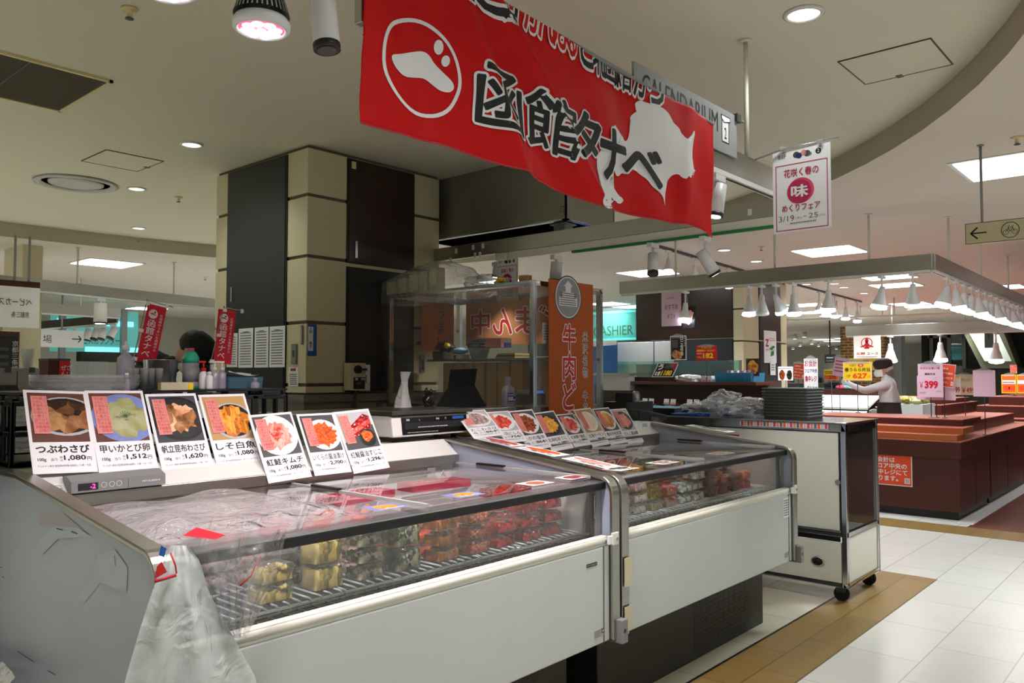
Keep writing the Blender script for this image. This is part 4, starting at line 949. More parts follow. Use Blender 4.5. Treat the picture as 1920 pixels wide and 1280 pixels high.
for x in (1.25, 1.9, 2.4): mb.tube([(x, BY, ztop(x)), (x, 1.586, ztop(x)+.004)], .003, 'grey', 6)
mb.build('hanging_cord', ban)
o = T('backing_board', 'long plain grey board standing on the rail behind the red banner', 'board', (1.83, 1.6, 2.481))
mb = MB((1.83, 1.6, 2.481)); mb.box((1.2, 1.59, 2.481), (2.45, 1.6, 2.585), 'sign_grey'); mb.build('board', o)
def draw(p, w, h):
    p.fit('CALENDARIUM', .055, .078, .60, .085, 'ink', 2, .0)
    x, y, ww, hh = .69, .045, .068, .115
    p.rect(x, y, ww, hh, 'paper', 1); p.frame(x, y, ww, hh, .005, 'ink', 2); p.fit('2', x+.024, y+.018, .02, .048, 'ink', 3)
    p.poly([(x-.006, y+hh-.012), (x+.02, y+hh-.03), (x+.08, y+hh-.018), (x+.08, y+hh+.004), (x-.006, y+hh+.004)], 'ink', 3); p.poly([(x+.0, y+hh-.012), (x+.022, y+hh-.026), (x+.075, y+hh-.014), (x+.075, y+hh-.001), (x+.0, y+hh-.001)], 'paper', 4)
o = sign('rail_sign', 'grey shop sign board reading CALENDARIUM with a page icon', 'sign', (2.463, 1.572, 2.438), UX, UZ, .835, .19, .01, 'sign_grey', draw)
mb = MB(o.location); mb.box((3.28, 1.56, 2.60), (3.32, 1.6, 2.635), 'dgrey'); mb.cyl((3.32, 1.57, 2.615), (3.36, 1.57, 2.615), .006, 'grey', n=8); mb.build('clamp', o)
# ------------------------------------------------------------------ the hanging fair posters
def fair(p, w, h):
    t = h*.84
    p.rect(0, 0, w, h, 'paper', 1); p.frame(.05*w, .02*h, .9*w, .80*h, .015*w, 'crimson', 2)
    p.text('B1F', .1*w, .9*h, .1*w, 'ink', 2)
    for cx, cy, r, m in ((.42, .92, .055, 'dgrey'), (.47, .905, .05, 'navy'), (.55, .93, .05, 'salmon'), (.61, .915, .055, 'dgrey'), (.66, .905, .03, 'grey')): p.ell(cx*w, cy*h, r*w, r*w, m, 2)
    p.ell(.80*w, .92*h, .05*w, .05*w, 'ink', 2); p.text('2', .80*w, .905*h, .08*w, 'white', 3, al='c')
    p.fit('花咲く春の', .2*w, .66*h, .6*w, .1*h, 'crimson', 3, .02)
    p.ell(.49*w, .485*h, .23*w, .22*w, 'rose', 2); p.ell(.46*w, .475*h, .21*w, .205*w, 'crimson', 3); p.fit('味', .32*w, .405*h, .3*w, .15*h, 'white', 4, .03)
    p.fit('めくりフェア', .16*w, .245*h, .66*w, .085*h, 'crimson', 3, .02)
    p.fit('3/19', .1*w, .13*h, .27*w, .07*h, 'ink_grey', 3); p.fit('(水)', .39*w, .14*h, .11*w, .035*h, 'ink_grey', 3); p.rect(.53*w, .165*h, .05*w, .008*h, 'ink_grey', 3)
    p.fit('25', .62*w, .14*h, .16*w, .06*h, 'ink_grey', 3); p.fit('(火)', .80*w, .14*h, .1*w, .035*h, 'ink_grey', 3); p.scrawl(.3*w, .09*h, .45*w, .03*h, 'ink_grey', 3, 1, 5)
o = sign('hanging_poster', 'white fair poster with a pink round seal hanging on a rod beside the steel beam', 'poster', (3.54, 1.512, 2.125), V((-.02, -1, 0)), V((0, .0, 1)), .265, .378, .0015, 'paper', fair)
mb = MB(o.location); mb.tube([(3.51, 1.60, 2.475), (3.535, 1.45, 2.51), (3.535, 1.21, 2.513)], .004, 'silver', 6); mb.build('rod', o)
for y in (1.46, 1.29):
    mb = MB(o.location); mb.box((3.53, y-.012, 2.49), (3.544, y+.012, 2.522), 'tray_clear'); mb.box((3.532, y-.006, 2.49), (3.5375, y+.006, 2.506), 'dgrey'); mb.build('clip', o)
p0 = at(931, 520, X=4.22)
o = sign('hanging_poster', 'white fair poster with a pink round seal behind the heap on the shop frame', 'poster', (4.225, p0.y, p0.z-.17), V((0, -1, 0)), UZ, .20, .30, .0015, 'paper', fair)
mb = MB(o.location); mb.tube([(4.225, p0.y-.1, p0.z+.12), (4.235, p0.y-.1, 2.36)], .003, 'silver', 6); mb.build('cord', o)
# ------------------------------------------------------------------ price cards
BLURB = ('コリコリとした食感が', '楽しみにわさびの風味', 'わかめ茎の香りが絶妙', 'マッチした一品です。')
def price_card(px, yb, yt, name, price, tail, pic, label, bold=.02, show_strip=True):
    """px = bl, br, tl picture corners; yb / yt = depth of the foot and the top"""
    bl, br, tl = at(*px[0], Y=yb), at(*px[1], Y=yb), at(*px[2], Y=yt)
    U = (br-bl).normalized(); Vv = tl-bl; Vv = (Vv-U*Vv.dot(U)); h = Vv.length; w = (br-bl).length
    def draw(p, w, h):
        p.rect(.003, .003, w-.006, h-.006, 'paper', 1)
        bx = (.05*w, .365*h, .9*w, .60*h); pic(p, bx)
        if show_strip:
            p.rect(.09*w, .46*h, .25*w, .46*h, 'salmon', 9)
            for i, s in enumerate(BLURB): p.vtext(s, .305*w-i*.056*w, .91*h, .043*h, 'ink_red', 10, .0435*h, 0, .9)
        p.fit(name, .08*w, .232*h, .84*w, .098*h, 'ink', 2, bold)
        p.text('100g', .09*w, .145*h, .075*w, 'ink', 2, bold=.02); p.text('当り', .29*w, .145*h, .06*w, 'ink', 2); p.text('税', .43*w, .172*h, .045*w, 'ink', 2); p.text('込', .43*w, .14*h, .045*w, 'ink', 2)
        p.fit(price, .49*w, .14*h, .35*w, .066*h, 'ink', 2, .03); p.text('円', .855*w, .143*h, .085*w, 'ink', 2, bold=.01)
        p.text('アレルゲン表示 特定原材料等(28品目)／'+tail, .08*w, .075*h, .04*w, 'ink', 2, w=.82*w)
    return sign('price_card', label, 'price card', bl, U, Vv, w, h, .0025, 'white', draw, 'price cards along the cases')
def dish(bg, rim, inside, food, cx=.58, cy=.5, rx=.46, ry=.36, fr_=.68, extra=None, garnish=None, seed=1, rimw=.9):
    def pic(p, b):
        x, y, w, h = b; p.rect(x, y, w, h, bg, 2)
        p.cell(x+cx*w, y+cy*h, rx*w, ry*h, rim, 3, b); p.cell(x+cx*w, y+(cy+.012)*h, rx*rimw*w, ry*rimw*h, inside, 4, b)
        p.cell(x+cx*w, y+cy*h, rx*fr_*w, ry*fr_*h, FOOD[food] if food in FOOD else food, 5, b, 30, .22, seed)
        r = random.Random(seed)
        for i in range(14):
            a, q = r.uniform(0, 2*PI), r.uniform(0, .75); p.cell(x+(cx+rx*fr_*q*math.cos(a))*w, y+(cy+ry*fr_*q*math.sin(a))*h, w*r.uniform(.04, .09), h*r.uniform(.03, .07), FOOD[extra or food], 6, b, 12, .3, seed+i)
        if garnish:
            gx, gy, m = garnish
            for i in range(7): p.line(x+gx*w, y+gy*h, x+(gx+.13*math.cos(.3+i*.42))*w, y+(gy+.12*math.sin(.3+i*.42))*h, .012*w, m, 7)
    return pic
def sujiko(p, b):
    x, y, w, h = b; p.rect(x, y, w, h, 'lgrey', 2); p.cpoly([(x, y+.2*h), (x+w, y+.62*h), (x+w, y), (x, y)], 'dgrey', 3, b)
    p.cpoly([(x+.1*w, y+.2*h), (x+.95*w, y+.55*h), (x+.97*w, y+.85*h), (x+.80*w, y+.93*h), (x+.1*w, y+.5*h)], FOOD['redroe'], 4, b); p.cpoly([(x+.1*w, y+.3*h), (x+.95*w, y+.66*h), (x+.95*w, y+.78*h), (x+.1*w, y+.44*h)], FOOD['salmonroe'], 5, b)
    p.cell(x+.72*w, y+.27*h, .24*w, .24*h, 'dark_bowl', 6, b); p.cell(x+.70*w, y+.32*h, .17*w, .16*h, FOOD['ikura'], 7, b, 14, .3)
D_ = dish
price_card([(62, 889), (184, 884), (66, 731)], 2.83, 2.985, 'つぶわさび', '1,080', '小麦・大豆', D_('wood_mat', 'lgrey', 'dark_bowl', 'tsubu', .62, .52, .6, .4, .88, 'tsubu', seed=3), 'large price card with brown whelks in a dark bowl, first in the row', .035)
price_card([(186, 888), (298, 880), (194, 732)], 2.83, 2.985, '甲いかとび卵', '1,512', '小麦・いか・大豆', D_('wood_mat', 'plate_blue', 'plate_blue', 'paleveg', .6, .48, .62, .5, .78, 'paleveg', (.62, .5, 'leaf'), 4), 'large price card with pale squid and a green leaf on a blue plate')
price_card([(305, 886), (402, 877), (306, 738)], 2.83, 2.985, '帆立昆布わさび', '1,620', '小麦・大豆', D_('slate', 'dark_bowl', 'black', 'scallop', .55, .5, .58, .48, .66, 'scallop', None, 5), 'large price card with scallops in a black bowl')
price_card([(408, 878), (496, 869), (409, 739)], 2.83, 2.985, 'しそ白魚', '1,080', '小麦・えび・大豆・ゼラチン', D_('kraft', 'lgrey', 'dark_bowl', 'fry', .6, .42, .5, .42, .85, 'fry', None, 6), 'large price card with an orange shredded fish dish, last of the tall four')
price_card([(504, 906), (585, 893), (494, 776)], 2.752, 2.89, '紅鮭キムチ', '1,080', '小麦・さけ・大豆・ごま', D_('dgrey', 'plate_white', 'plate_white', 'kimchi', .5, .5, .52, .5, .74, 'salmonroe', None, 7), 'slanted price card with orange kimchi on a white plate')
price_card([(591, 892), (660, 884), (566, 776)], 2.752, 2.89, 'いくらの醤油漬け', '2,700', '小麦・いくら・大豆', D_('dgrey', 'plate_white', 'plate_white', 'ikura', .56, .46, .5, .42, .8, 'ikura', None, 8), 'slanted price card with bright orange roe in a white bowl', .006)
price_card([(664, 888), (731, 876), (640, 771)], 2.752, 2.89, '紅鮭醤油すじこ', '1,296', '小麦・さけ・大豆', sujiko, 'slanted price card with a red roe sac beside the white scale', .01)
cards2 = [((889, 822), (946, 815), (862, 771), 2.752, 'たこわさび', '864', ('lgrey', 'plate_white', 'plate_white', 'greypink'), 'with a pale octopus bowl, first on the farther case'),
 ((937, 832), (990, 826), (918, 772), 2.752, '菜の花にしん', '756', ('lgrey', 'plate_white', 'plate_white', 'salmonroe'), 'with pink herring and dark greens'),
 ((990, 845), (1035, 838), (962, 770), 2.752, 'いかの塩辛', '864', ('dgrey', 'plate_white', 'plate_white', 'brownroe'), 'with brown salted squid'),
 ((1035, 847), (1076, 839), (1002, 774), 2.752, '北海松前うに', '1,080', ('dgrey', 'dark_bowl', 'black', 'uni'), 'with golden yellow sea urchin'),
 ((1078, 838), (1110, 833), (1036, 778), 2.752, '北海漬け鮭紅', '1,080', ('dgrey', 'plate_white', 'plate_white', 'salmonroe'), 'with red salmon, half covered'),
 ((1112, 838), (1144, 832), (1073, 768), 2.752, '北海サーモン', '864', ('kraft', 'plate_white', 'plate_white', 'pasta'), 'with a pale dish on an orange mat'),
 ((1146, 834), (1177, 829), (1112, 766), 2.752, '数の子松前漬', '972', ('dgrey', 'plate_white', 'plate_white', 'fry'), 'with golden pickled roe in a white bowl'),
 ((1178, 832), (1208, 828), (1147, 767), 2.752, 'たらこ醤油漬', '864', ('lgrey', 'dark_bowl', 'black', 'kimchi'), 'with pink roe, last beside the black terminal')]
for bl, br, tl, yb, nm, pr_, d4, s in cards2:
    price_card([bl, br, tl], yb, 2.89, nm, pr_, '小麦・大豆', D_(*d4, .5, .48, .5, .44, .78, None, None, len(nm)+int(bl[0])), 'slanted price card '+s, .012)
# cards taped flat along the divider and lids
def flat_print(pts, z, label, d, grp='printed sheets lying on the lids'):
    a, b, c = pts; O = V(a+(z,)); U = V(b+(z,))-O; Vv = V(c+(z,))-O
    sign('printed_sheet', label, 'printed sheet', O, U, Vv, U.length, Vv.length, .001, 'paper', d, grp)
def fishy(k, ink=True):
    def d(p, w, h): p.rect(.02*w, .02*h, .96*w, .96*h, 'paper', 1); p.cell(.5*w, .62*h, .44*w, .3*h, FOOD[k], 2, (0, 0, w, h), 24, .2, 3); p.fit('北海道産', .1*w, .12*h, .8*w, .18*h, 'ink', 2, .01)
    return d
sl = lambda y: 1.066+(y-1.93)*.11
for i, (y0, s, k) in enumerate(((2.62, 'near the deck', 'salmonroe'), (2.36, 'middle one', 'ikura'), (2.08, 'near the front rail', 'kimchi'))):
    O = V((2.832, y0, sl(y0)+.012)); U = V((0, -.24, -.0264)); Vv = V((.12, 0, 0))
    sign('printed_sheet', 'printed sheet with red fish taped on the divider between the cases, '+s, 'printed sheet', O+V((0, .12, .0132)), U, Vv, .24, .12, .001, 'paper', fishy(k), 'sheets taped on the divider')
for i, (x, y, s, k) in enumerate(((1.62, 2.03, 'near the plastic bags', 'uni'), (1.98, 2.03, 'next to the yellow print', 'uni'), (2.38, 2.03, 'by the red packet', 'ikura'), (2.62, 2.03, 'beside the divider', 'redroe'))):
    flat_print([(x, y-.045), (x+.13, y-.045), (x, y+.045)], 1.0525, 'small printed strip on the front edge of the nearer lid, '+s, (lambda k: lambda p, w, h: (p.rect(0, 0, w, h, 'plate_blue' if k == 'uni' else 'paper', 1), p.ell(.5*w, .5*h, .36*w, .36*h, FOOD[k], 2), p.scrawl(.1*w, .04*h, .8*w, .16*h, 'white' if k == 'uni' else 'ink_red', 3, 1, 3)))(k))
for x, y, s, k in ((3.0, 2.05, 'beside the divider', 'whelk'), (3.35, 2.04, 'in the middle', 'shell'), (3.95, 2.04, 'beyond the red packet', 'uni')):
    flat_print([(x, y-.05), (x+.16, y-.05), (x, y+.05)], 1.0525, 'small printed strip on the front edge of the farther lid, '+s, fishy(k))
O = V((4.655, 2.60, sl(2.6)+.012)); sign('printed_sheet', 'white sheet taped on the far end of the farther case', 'printed sheet', O, V((0, -.3, -.033)), V((.1, 0, 0)), .3, .1, .001, 'paper', fishy('whelk'))
# ------------------------------------------------------------------ plastic bags at the near end
def film_sheet(mb, L, R, m, Yf, nv=26, nu=22, fold=.012, fk=5, ph=0):
    """hanging sheet; L, R = lists of picture points from top to bottom, Yf(u, v) depth"""
    def lerp(P, v):
        k = v*(len(P)-1); i = min(int(k), len(P)-2); f = k-i
        return (P[i][0]+(P[i+1][0]-P[i][0])*f, P[i][1]+(P[i+1][1]-P[i][1])*f)
    def fn(u, v):
        a, b = lerp(L, v), lerp(R, v); y = Yf(u, v)+fold*math.sin(fk*PI*u+ph+2*v)*(.3+v)+.006*noise.noise(V((u*6, v*6, ph)))
        return at(a[0]+(b[0]-a[0])*u, a[1]+(b[1]-a[1])*u, Y=y)
    mb.grid(fn, nu, nv, m)
org = at(330, 1040, Y=1.83)
o = T('plastic_bag', 'milky translucent plastic bag hanging from the front rail of the nearer case', 'plastic bag', org)
mb = MB(org)
for s in (0, 1): film_sheet(mb, [(318, 1022), (303, 1060), (285, 1110), (262, 1180), (236, 1270), (205, 1400), (190, 1560)], [(352, 1022), (374, 1050), (392, 1110), (430, 1180), (480, 1270), (510, 1400), (530, 1560)], 'bag_milky', (lambda u, v: 1.835-.10*math.sin(PI*u)*v) if s == 0 else (lambda u, v: 1.845), ph=s)
mb.build('bag', o)
mb = MB(org); film_sheet(mb, [(303, 1024), (288, 1050), (290, 1085), (287, 1105)], [(316, 1020), (300, 1050), (318, 1075), (334, 1085)], 'bag_clear', lambda u, v: 1.80, 8, 6, .006, 3)
mb.build('crumpled_corner', o)
p0 = [at(*q, Y=1.79) for q in ((302, 1022), (312, 1028), (308, 1045), (298, 1040), (303, 1052), (313, 1072), (290, 1085), (294, 1062))]
mb = MB(org); mb.add(p0[:4], [(0, 1, 2, 3)], 'blue'); mb.add(p0[4:], [(0, 1, 2, 3)], 'red')
mb.tube([at(320, 1036, Y=1.79), at(329, 1060, Y=1.785), at(331, 1075, Y=1.785)], .0018, 'red', 6); mb.tube([at(290, 1090, Y=1.79), at(330, 1078, Y=1.785)], .004, 'ink_red', 6); mb.build('printed_mark', o)
org = at(440, 1030, Y=1.85)
o = T('plastic_bag', 'clear crumpled plastic bag hanging over the front glass beside the milky bag', 'plastic bag', org)
mb = MB(org); film_sheet(mb, [(352, 1020), (375, 1070), (392, 1130), (405, 1180), (440, 1196)], [(538, 990), (528, 1040), (512, 1090), (486, 1150), (462, 1196)], 'bag_clear', lambda u, v: 1.86-.05*math.sin(PI*u), fold=.02, fk=4, ph=1); film_sheet(mb, [(352, 1020), (385, 1080), (405, 1140), (415, 1180), (440, 1196)], [(500, 1000), (490, 1050), (470, 1100), (458, 1150), (450, 1196)], 'bag_clear', lambda u, v: 1.84-.04*math.sin(PI*u), fold=.02, fk=5, ph=2)
mb.build('bag', o)
mb = MB(org); mb.tube([at(489, 1042, Y=1.82), at(478, 1062, Y=1.815), at(470, 1080, Y=1.815), at(450, 1098, Y=1.815)], .0018, 'red', 6); mb.build('red_thread', o)
org = V((1.15, 2.3, 1.06))
o = T('plastic_bag', 'clear crumpled plastic sheet lying over the near end of the lid', 'plastic bag', org)
def heap(u, v):
    x = .93+.62*u; y = 1.98+.68*v
    e = min(1, 6*min(u, 1-u, v, 1-v)); return V((x+.03*noise.noise(V((u*5, v*5, 2))), y+.03*noise.noise(V((u*5, v*5, 7))), 1.056+e*(.018+.03*max(0, noise.noise(V((u*3.5, v*3.5, 4)))+.3))))
mb = MB(org); mb.grid(heap, 34, 34, 'bag_clear'); mb.build('sheet', o)
mb = MB(org); q = [at(*k, Z=1.085) for k in ((342, 1004), (404, 1011), (424, 1003), (368, 988))]; mb.add(q, [(0, 1, 2, 3)], 'flag_red'); mb.build('pink_label', o)
o = T('plastic_bag', 'corner of a white plastic bag at the foot of the end panel', 'plastic bag', at(5, 1260, X=.80))
mb = MB(o.location)
def wb(u, v): q = at(-130+(160-120*abs(v-.2))*u, 1205+170*v+40*u*(1-v)*.9, X=.80+.03*math.sin(5*u)*math.sin(4*v)); return q
mb.grid(wb, 14, 14, 'bag_white'); mb.build('bag', o)
# ================================================================== behind the cases: table, crates, bottles, scale
def simple(name, label, cat, org, parts, group=None, bev=None):
    """thing from a list of (part name, function filling a builder[, bevel])"""
    o = T(name, label, cat, org, group)
    for q in parts:
        mb = MB(org); q[1](mb); mb.build(q[0], o, q[2] if len(q) > 2 else 0)
    return o
o = T('worktable', 'stainless worktable standing behind the chilled cases', 'table', (2.2, 3.4, 0))
mb = MB(o.location); mb.box((.85, 3.06, 1.12), (2.25, 3.75, 1.165), 'steel'); mb.box((2.26, 3.06, 1.12), (4.75, 3.09, 1.165), 'steel'); mb.box((2.26, 3.2, 1.245), (3.68, 3.75, 1.285), 'steel'); mb.build('table_top', o, .004)
for x, y, z in ((.9, 3.1, 1.12), (.9, 3.7, 1.12), (2.2, 3.1, 1.12), (2.2, 3.7, 1.12), (3.64, 3.24, 1.245), (3.64, 3.7, 1.245), (4.7, 3.075, 1.12)):
    mb = MB(o.location); mb.box((x-.018, y-.018, 0), (x+.018, y+.018, z), 'steel'); mb.build('leg', o)
def crate(x0, x1, y0, y1, z0, z1, label):
    o = T('folding_crate', label, 'crate', ((x0+x1)/2, (y0+y1)/2, z0), 'black folding crates behind the price cards')
    def wall(mb, X, L):
        t = .012; h = z1-z0
        for k in range(5): q = L*k/4; mb.box((max(0, q-.014), 0, 0), (min(L, q+.014), t, h*.93), 'black', X)
        for z in (0, h*.42, h*.86): mb.box((0, 0, z), (L, t, z+.018), 'black', X)
        for k in range(4): q = L*(k+.5)/4; mb.box((q-L*.07, 0, h*.9), (q+L*.07, t, h), 'black', X)
    mb = MB(o.location); wall(mb, Matrix.Translation((x0, y0, z0)), x1-x0); mb.build('front_wall', o, .003)
    mb = MB(o.location); wall(mb, Matrix.Translation((x0, y1-.012, z0)), x1-x0); mb.build('rear_wall', o, .003)
    for x in (x0, x1-.012):
        mb = MB(o.location); wall(mb, Matrix(((0, 1, 0, x), (1, 0, 0, y0), (0, 0, 1, z0), (0, 0, 0, 1))), y1-y0); mb.build('side_wall', o, .003)
    mb = MB(o.location); mb.box((x0, y0, z0), (x1, y1, z0+.012), 'black'); mb.build('bottom', o)
crate(.915, 1.35, 3.06, 3.42, 1.166, 1.405, 'black folding crate behind the first two price cards')
crate(1.36, 1.99, 3.06, 3.42, 1.166, 1.41, 'black folding crate behind the third and fourth price cards')
crate(.60, .885, 3.10, 3.45, 1.10, 1.345, 'black slotted crate showing beyond the end of the nearer case')
o = T('side_stand', 'low grey stand carrying the slotted crate', 'stand', (.62, 3.3, 0))
mb = MB(o.location); mb.box((.2, 3.08, 1.06), (.845, 3.7, 1.098), 'pvc_grey'); mb.build('top', o)
for x, y in ((.24, 3.12), (.8, 3.12), (.24, 3.66), (.8, 3.66)): mb = MB(o.location); mb.box((x-.02, y-.02, 0), (x+.02, y+.02, 1.06), 'pvc_grey'); mb.build('leg', o)
ZT = 1.412
for x0, z, s in ((1.36, ZT, 'third'),): pass
o = T('shelf_board', 'thin black board lying across the black crates under the bottles', 'board', (1.37, 3.24, 1.411)); mb = MB(o.location); mb.box((.92, 3.08, 1.411), (2.0, 3.42, 1.419), 'black'); mb.build('board', o)
ZT = 1.4195
# clear oblong trays stacked
for k in range(3):
    a, b = at(84, 730, Y=3.2).x, at(228, 730, Y=3.2).x
    o = T('clear_tray', 'clear oblong plastic tray, '+('lowest', 'middle', 'topmost')[k]+' of the small stack behind the first price card', 'tray', ((a+b)/2, 3.19, ZT+k*.012), 'clear trays stacked behind the first card')
    mb = MB(o.location); vs = []
    for w_, d_, z in ((.30, .16, .0), (.30, .16, .001), (.345, .20, .02), (.345, .20, .034), (.36, .215, .036)): vs += [((a+b)/2+x*w_, 3.19+y*d_, ZT+k*.012+z) for x, y in rrect(0, 0, 1, 1, .18, 4)]
    n_ = 20; mb.add(vs, [(j*n_+i, j*n_+(i+1) % n_, (j+1)*n_+(i+1) % n_, (j+1)*n_+i) for j in range(4) for i in range(n_)]+[tuple(range(n_))], 'tray_clear', True); mb.build('tray', o)
    if k == 2:
        mb = MB(o.location)
        for i in range(24): x = a+.03+(b-a-.06)*i/24; mb.add([(x, 3.10, ZT+.045), (x+.008, 3.10, ZT+.045), (x+.012, 3.115, ZT+.06), (x+.004, 3.115, ZT+.06)], [(0, 1, 2, 3)], 'tray_clear')
        mb.build('ribbing', o)
def bottle(px, base_py, Y, prof, m, label, cap=None, capm='white', extra=None, zb=None, name='bottle', grp=None, sy=1, lbl=None):
    p = at(px, base_py, Y=Y); zb = p.z if zb is None else zb; org = V((p.x, p.y, zb))
    o = T(name, label, 'bottle', org, grp)
    mb = MB(); mb.lathe(prof, m, n=22, sy=sy); mb.build('body', o)
    if cap: mb = MB(); mb.lathe(cap, capm, n=16); mb.build('cap', o)
    if extra:
        for nm, fn in extra: mb = MB(); fn(mb); mb.build(nm, o)
    if lbl:
        mb = MB(); lbl(mb); mb.build('label', o)
    return o
bottle(235, 715, 3.3, [(.03, 0), (.034, .005), (.034, .11), (.03, .13), (.013, .145), (.012, .16)], 'bottle_clear', 'squat milky squeeze bottle behind the tray stack', [(.014, .158), (.014, .175), (.006, .18), (.006, .195), (.001, .196)], 'white', zb=ZT)
def jug(mb): mb.lathe([(.055, 0), (.056, .002), (.068, .12), (.07, .122), (.067, .122), (.054, .004)], 'silver', n=30)
for i, px in enumerate((240, 255, 270, 285, 298)):
    p = at(px, 735, Y=3.16); org = V((p.x, 3.16+.01*(i % 2), ZT))
    simple('clear_tumbler', 'tall clear plastic cup, number %s in the row in front of the steel jug' % ('one', 'two', 'three', 'four', 'five')[i], 'cup', org, [('cup', lambda mb: mb.lathe([(.012, .001), (.0125, .0), (.0155, .085), (.017, .086), (.015, .085), (.0115, .003)], 'tray_clear', c=org, n=14))], 'clear cups before the steel jug')
p = at(296, 738, Y=3.3); o = T('steel_jug', 'stainless jug with an open wire handle beside the person in black', 'jug', (p.x+.01, 3.3, ZT))
mb = MB(); jug(mb); mb.build('body', o); mb = MB(); mb.tube([(.066, -.02, .115), (.095, -.03, .112), (.1, -.03, .09), (.098, -.03, .03), (.06, -.02, .015)], .0035, 'silver', 6); mb.build('handle', o)
bottle(357, 733, 3.25, [(.031, 0), (.033, .006), (.033, .11)], 'bottle_clear', 'green topped detergent bottle with a pink cap', [(.013, .158), (.013, .172), (.001, .173)], 'rose', [('shoulder', lambda mb: mb.lathe([(.0335, .11), (.033, .13), (.022, .152), (.013, .16)], 'teal_plastic', n=22)), ('foot', lambda mb: mb.lathe([(.0335, -.0), (.0337, .012)], 'teal_plastic', n=22))], zb=ZT, lbl=lambda mb: mb.lathe([(.0334, .03), (.0334, .09)], 'sign_grey', n=22))
pump = lambda m: [('pump', lambda mb: (mb.cyl((0, 0, .085), (0, 0, .112), .004, m, n=8), mb.box((-.024, -.006, .11), (.007, .006, .118), m)))]
bottle(381, 733, 3.17, [(.016, 0), (.018, .004), (.018, .06), (.009, .075)], 'white', 'small white pump bottle with a red head', [(.01, .074), (.011, .088), (.001, .089)], 'red', pump('red'), ZT)
bottle(392, 734, 3.14, [(.013, 0), (.015, .004), (.015, .05), (.008, .06)], 'white', 'little white bottle with a round cap before the red pump', [(.009, .06), (.009, .072), (.001, .073)], 'white', zb=ZT)
bottle(402, 733, 3.2, [(.016, 0), (.017, .004), (.017, .065), (.008, .08)], 'bottle_clear', 'first of two clear pump bottles beside the blue box', [(.009, .078), (.009, .09), (.001, .091)], 'white', pump('white'), ZT)
bottle(416, 733, 3.2, [(.016, 0), (.017, .004), (.017, .065), (.008, .08)], 'bottle_clear', 'second of two clear pump bottles touching the blue box', [(.009, .078), (.009, .09), (.001, .091)], 'white', pump('white'), ZT)
bottle(478, 735, 3.2, [(.018, 0), (.02, .004), (.02, .022), (.008, .032)], 'bottle_clear', 'low clear bottle with a round stopper at the end of the board', [(.008, .032), (.01, .04), (.01, .046), (.001, .047)], 'bottle_clear', zb=ZT)
bottle(237, 736, 3.10, [(.012, 0), (.013, .003), (.013, .04), (.006, .05)], 'bottle_clear', 'small clear bottle close behind the second price card', [(.007, .05), (.007, .066), (.001, .067)], 'white', zb=ZT)
p = at(450, 735, Y=3.3); org = V((p.x, 3.3, ZT))
simple('blue_box', 'blue translucent box with a folded white cloth on top', 'box', org, [('box', lambda mb: mb.rbox((org.x-.085, 3.25, ZT), (org.x+.085, 3.37, ZT+.05), 'blue_tub', .012, taper=1.05)), ('cloth', lambda mb: mb.grid(lambda u, v: V((org.x-.08+.15*u+.01*math.sin(9*v), 3.26+.1*v, ZT+.056+.018*math.sin(4*u+2)*math.sin(3*v+.5)+.008)), 12, 10, 'white'))])
p = at(330, 736, Y=3.1); org = V((p.x, 3.1, ZT))
simple('memo_block', 'cream memo block with a yellow edge behind the third price card', 'memo block', org, [('block', lambda mb: mb.box((org.x-.065, 3.09, ZT), (org.x+.045, 3.12, ZT+.03), 'cream')), ('yellow_edge', lambda mb: mb.box((org.x+.045, 3.088, ZT-.0), (org.x+.065, 3.122, ZT+.028), 'yellow'))])
# little flags
def mini_flag(tl, tr, bl, Y, label):
    a, b, c = at(*tl, Y=Y), at(*tr, Y=Y), at(*bl, Y=Y); U = (b-a).normalized(); Dn = (c-a); h = Dn.length; w = (b-a).length
    Vv = -Dn.normalized(); Vv = (Vv-U*Vv.dot(U)).normalized()
    def d(p, w, h):
        p.rect(0, 0, w, h, 'flag_red', 1); p.ell(.36*w, .84*h, .24*w, .24*w, 'white', 2)
        p.poly([(.18*w, .845*h), (.26*w, .852*h), (.36*w, .858*h), (.48*w, .838*h), (.54*w, .825*h), (.5*w, .82*h), (.4*w, .832*h), (.24*w, .832*h)], 'flag_red', 3); p.ell(.44*w, .875*h, .045*w, .05*w, 'ink', 3)
        p.vtext('函館タナベ', .38*w, .745*h, .135*h, 'white', 2, .132*h, .012, 1.15); p.vtext('北海道のうまいを函館から', .80*w, .87*h, .05*h, 'white', 2, .055*h, 0, 1.2)
    o = sign('mini_flag', label, 'flag', a+Dn, U, Vv, w, h, .001, 'flag_red', d, 'little red flags')
    q = o.location; mb = MB(q); e = -U*.012
    foot = c-Vv*.001+e; base_ = V((foot.x-.012, Y+.01, 1.4195)); mb.tube([a+e+Vv*.02, c+e, base_+V((0, -.012, 0))], .0022, 'grey', 6); mb.tube([a+e+Vv*.012, b+U*.02+Vv*.01], .0018, 'silver', 6); mb.build('pole', o)
    for t in (.0, .48, .97):
        mb = MB(q); r_ = a+Dn*t+e*.4; X = Matrix(((U.x, 0, Vv.x, r_.x), (U.y, 1, Vv.y, r_.y), (U.z, 0, Vv.z, r_.z), (0, 0, 0, 1))); mb.box((-.012, -.004, -.007), (.006, .004, .007), 'white', X); mb.build('loop_tab', o)
    mb = MB(q); r_ = b+Vv*.004; mb.box((r_.x-.012, Y-.004, r_.z-.004), (r_.x-.001, Y+.003, r_.z+.014), 'white'); mb.build('loop_tab', o)
mini_flag((280, 569), (315, 578), (255, 676), 3.35, 'little red flag with white characters above the milky squeeze bottle')
mini_flag((424, 582), (456, 587), (400, 680), 3.35, 'little red flag with white characters in front of the column papers')
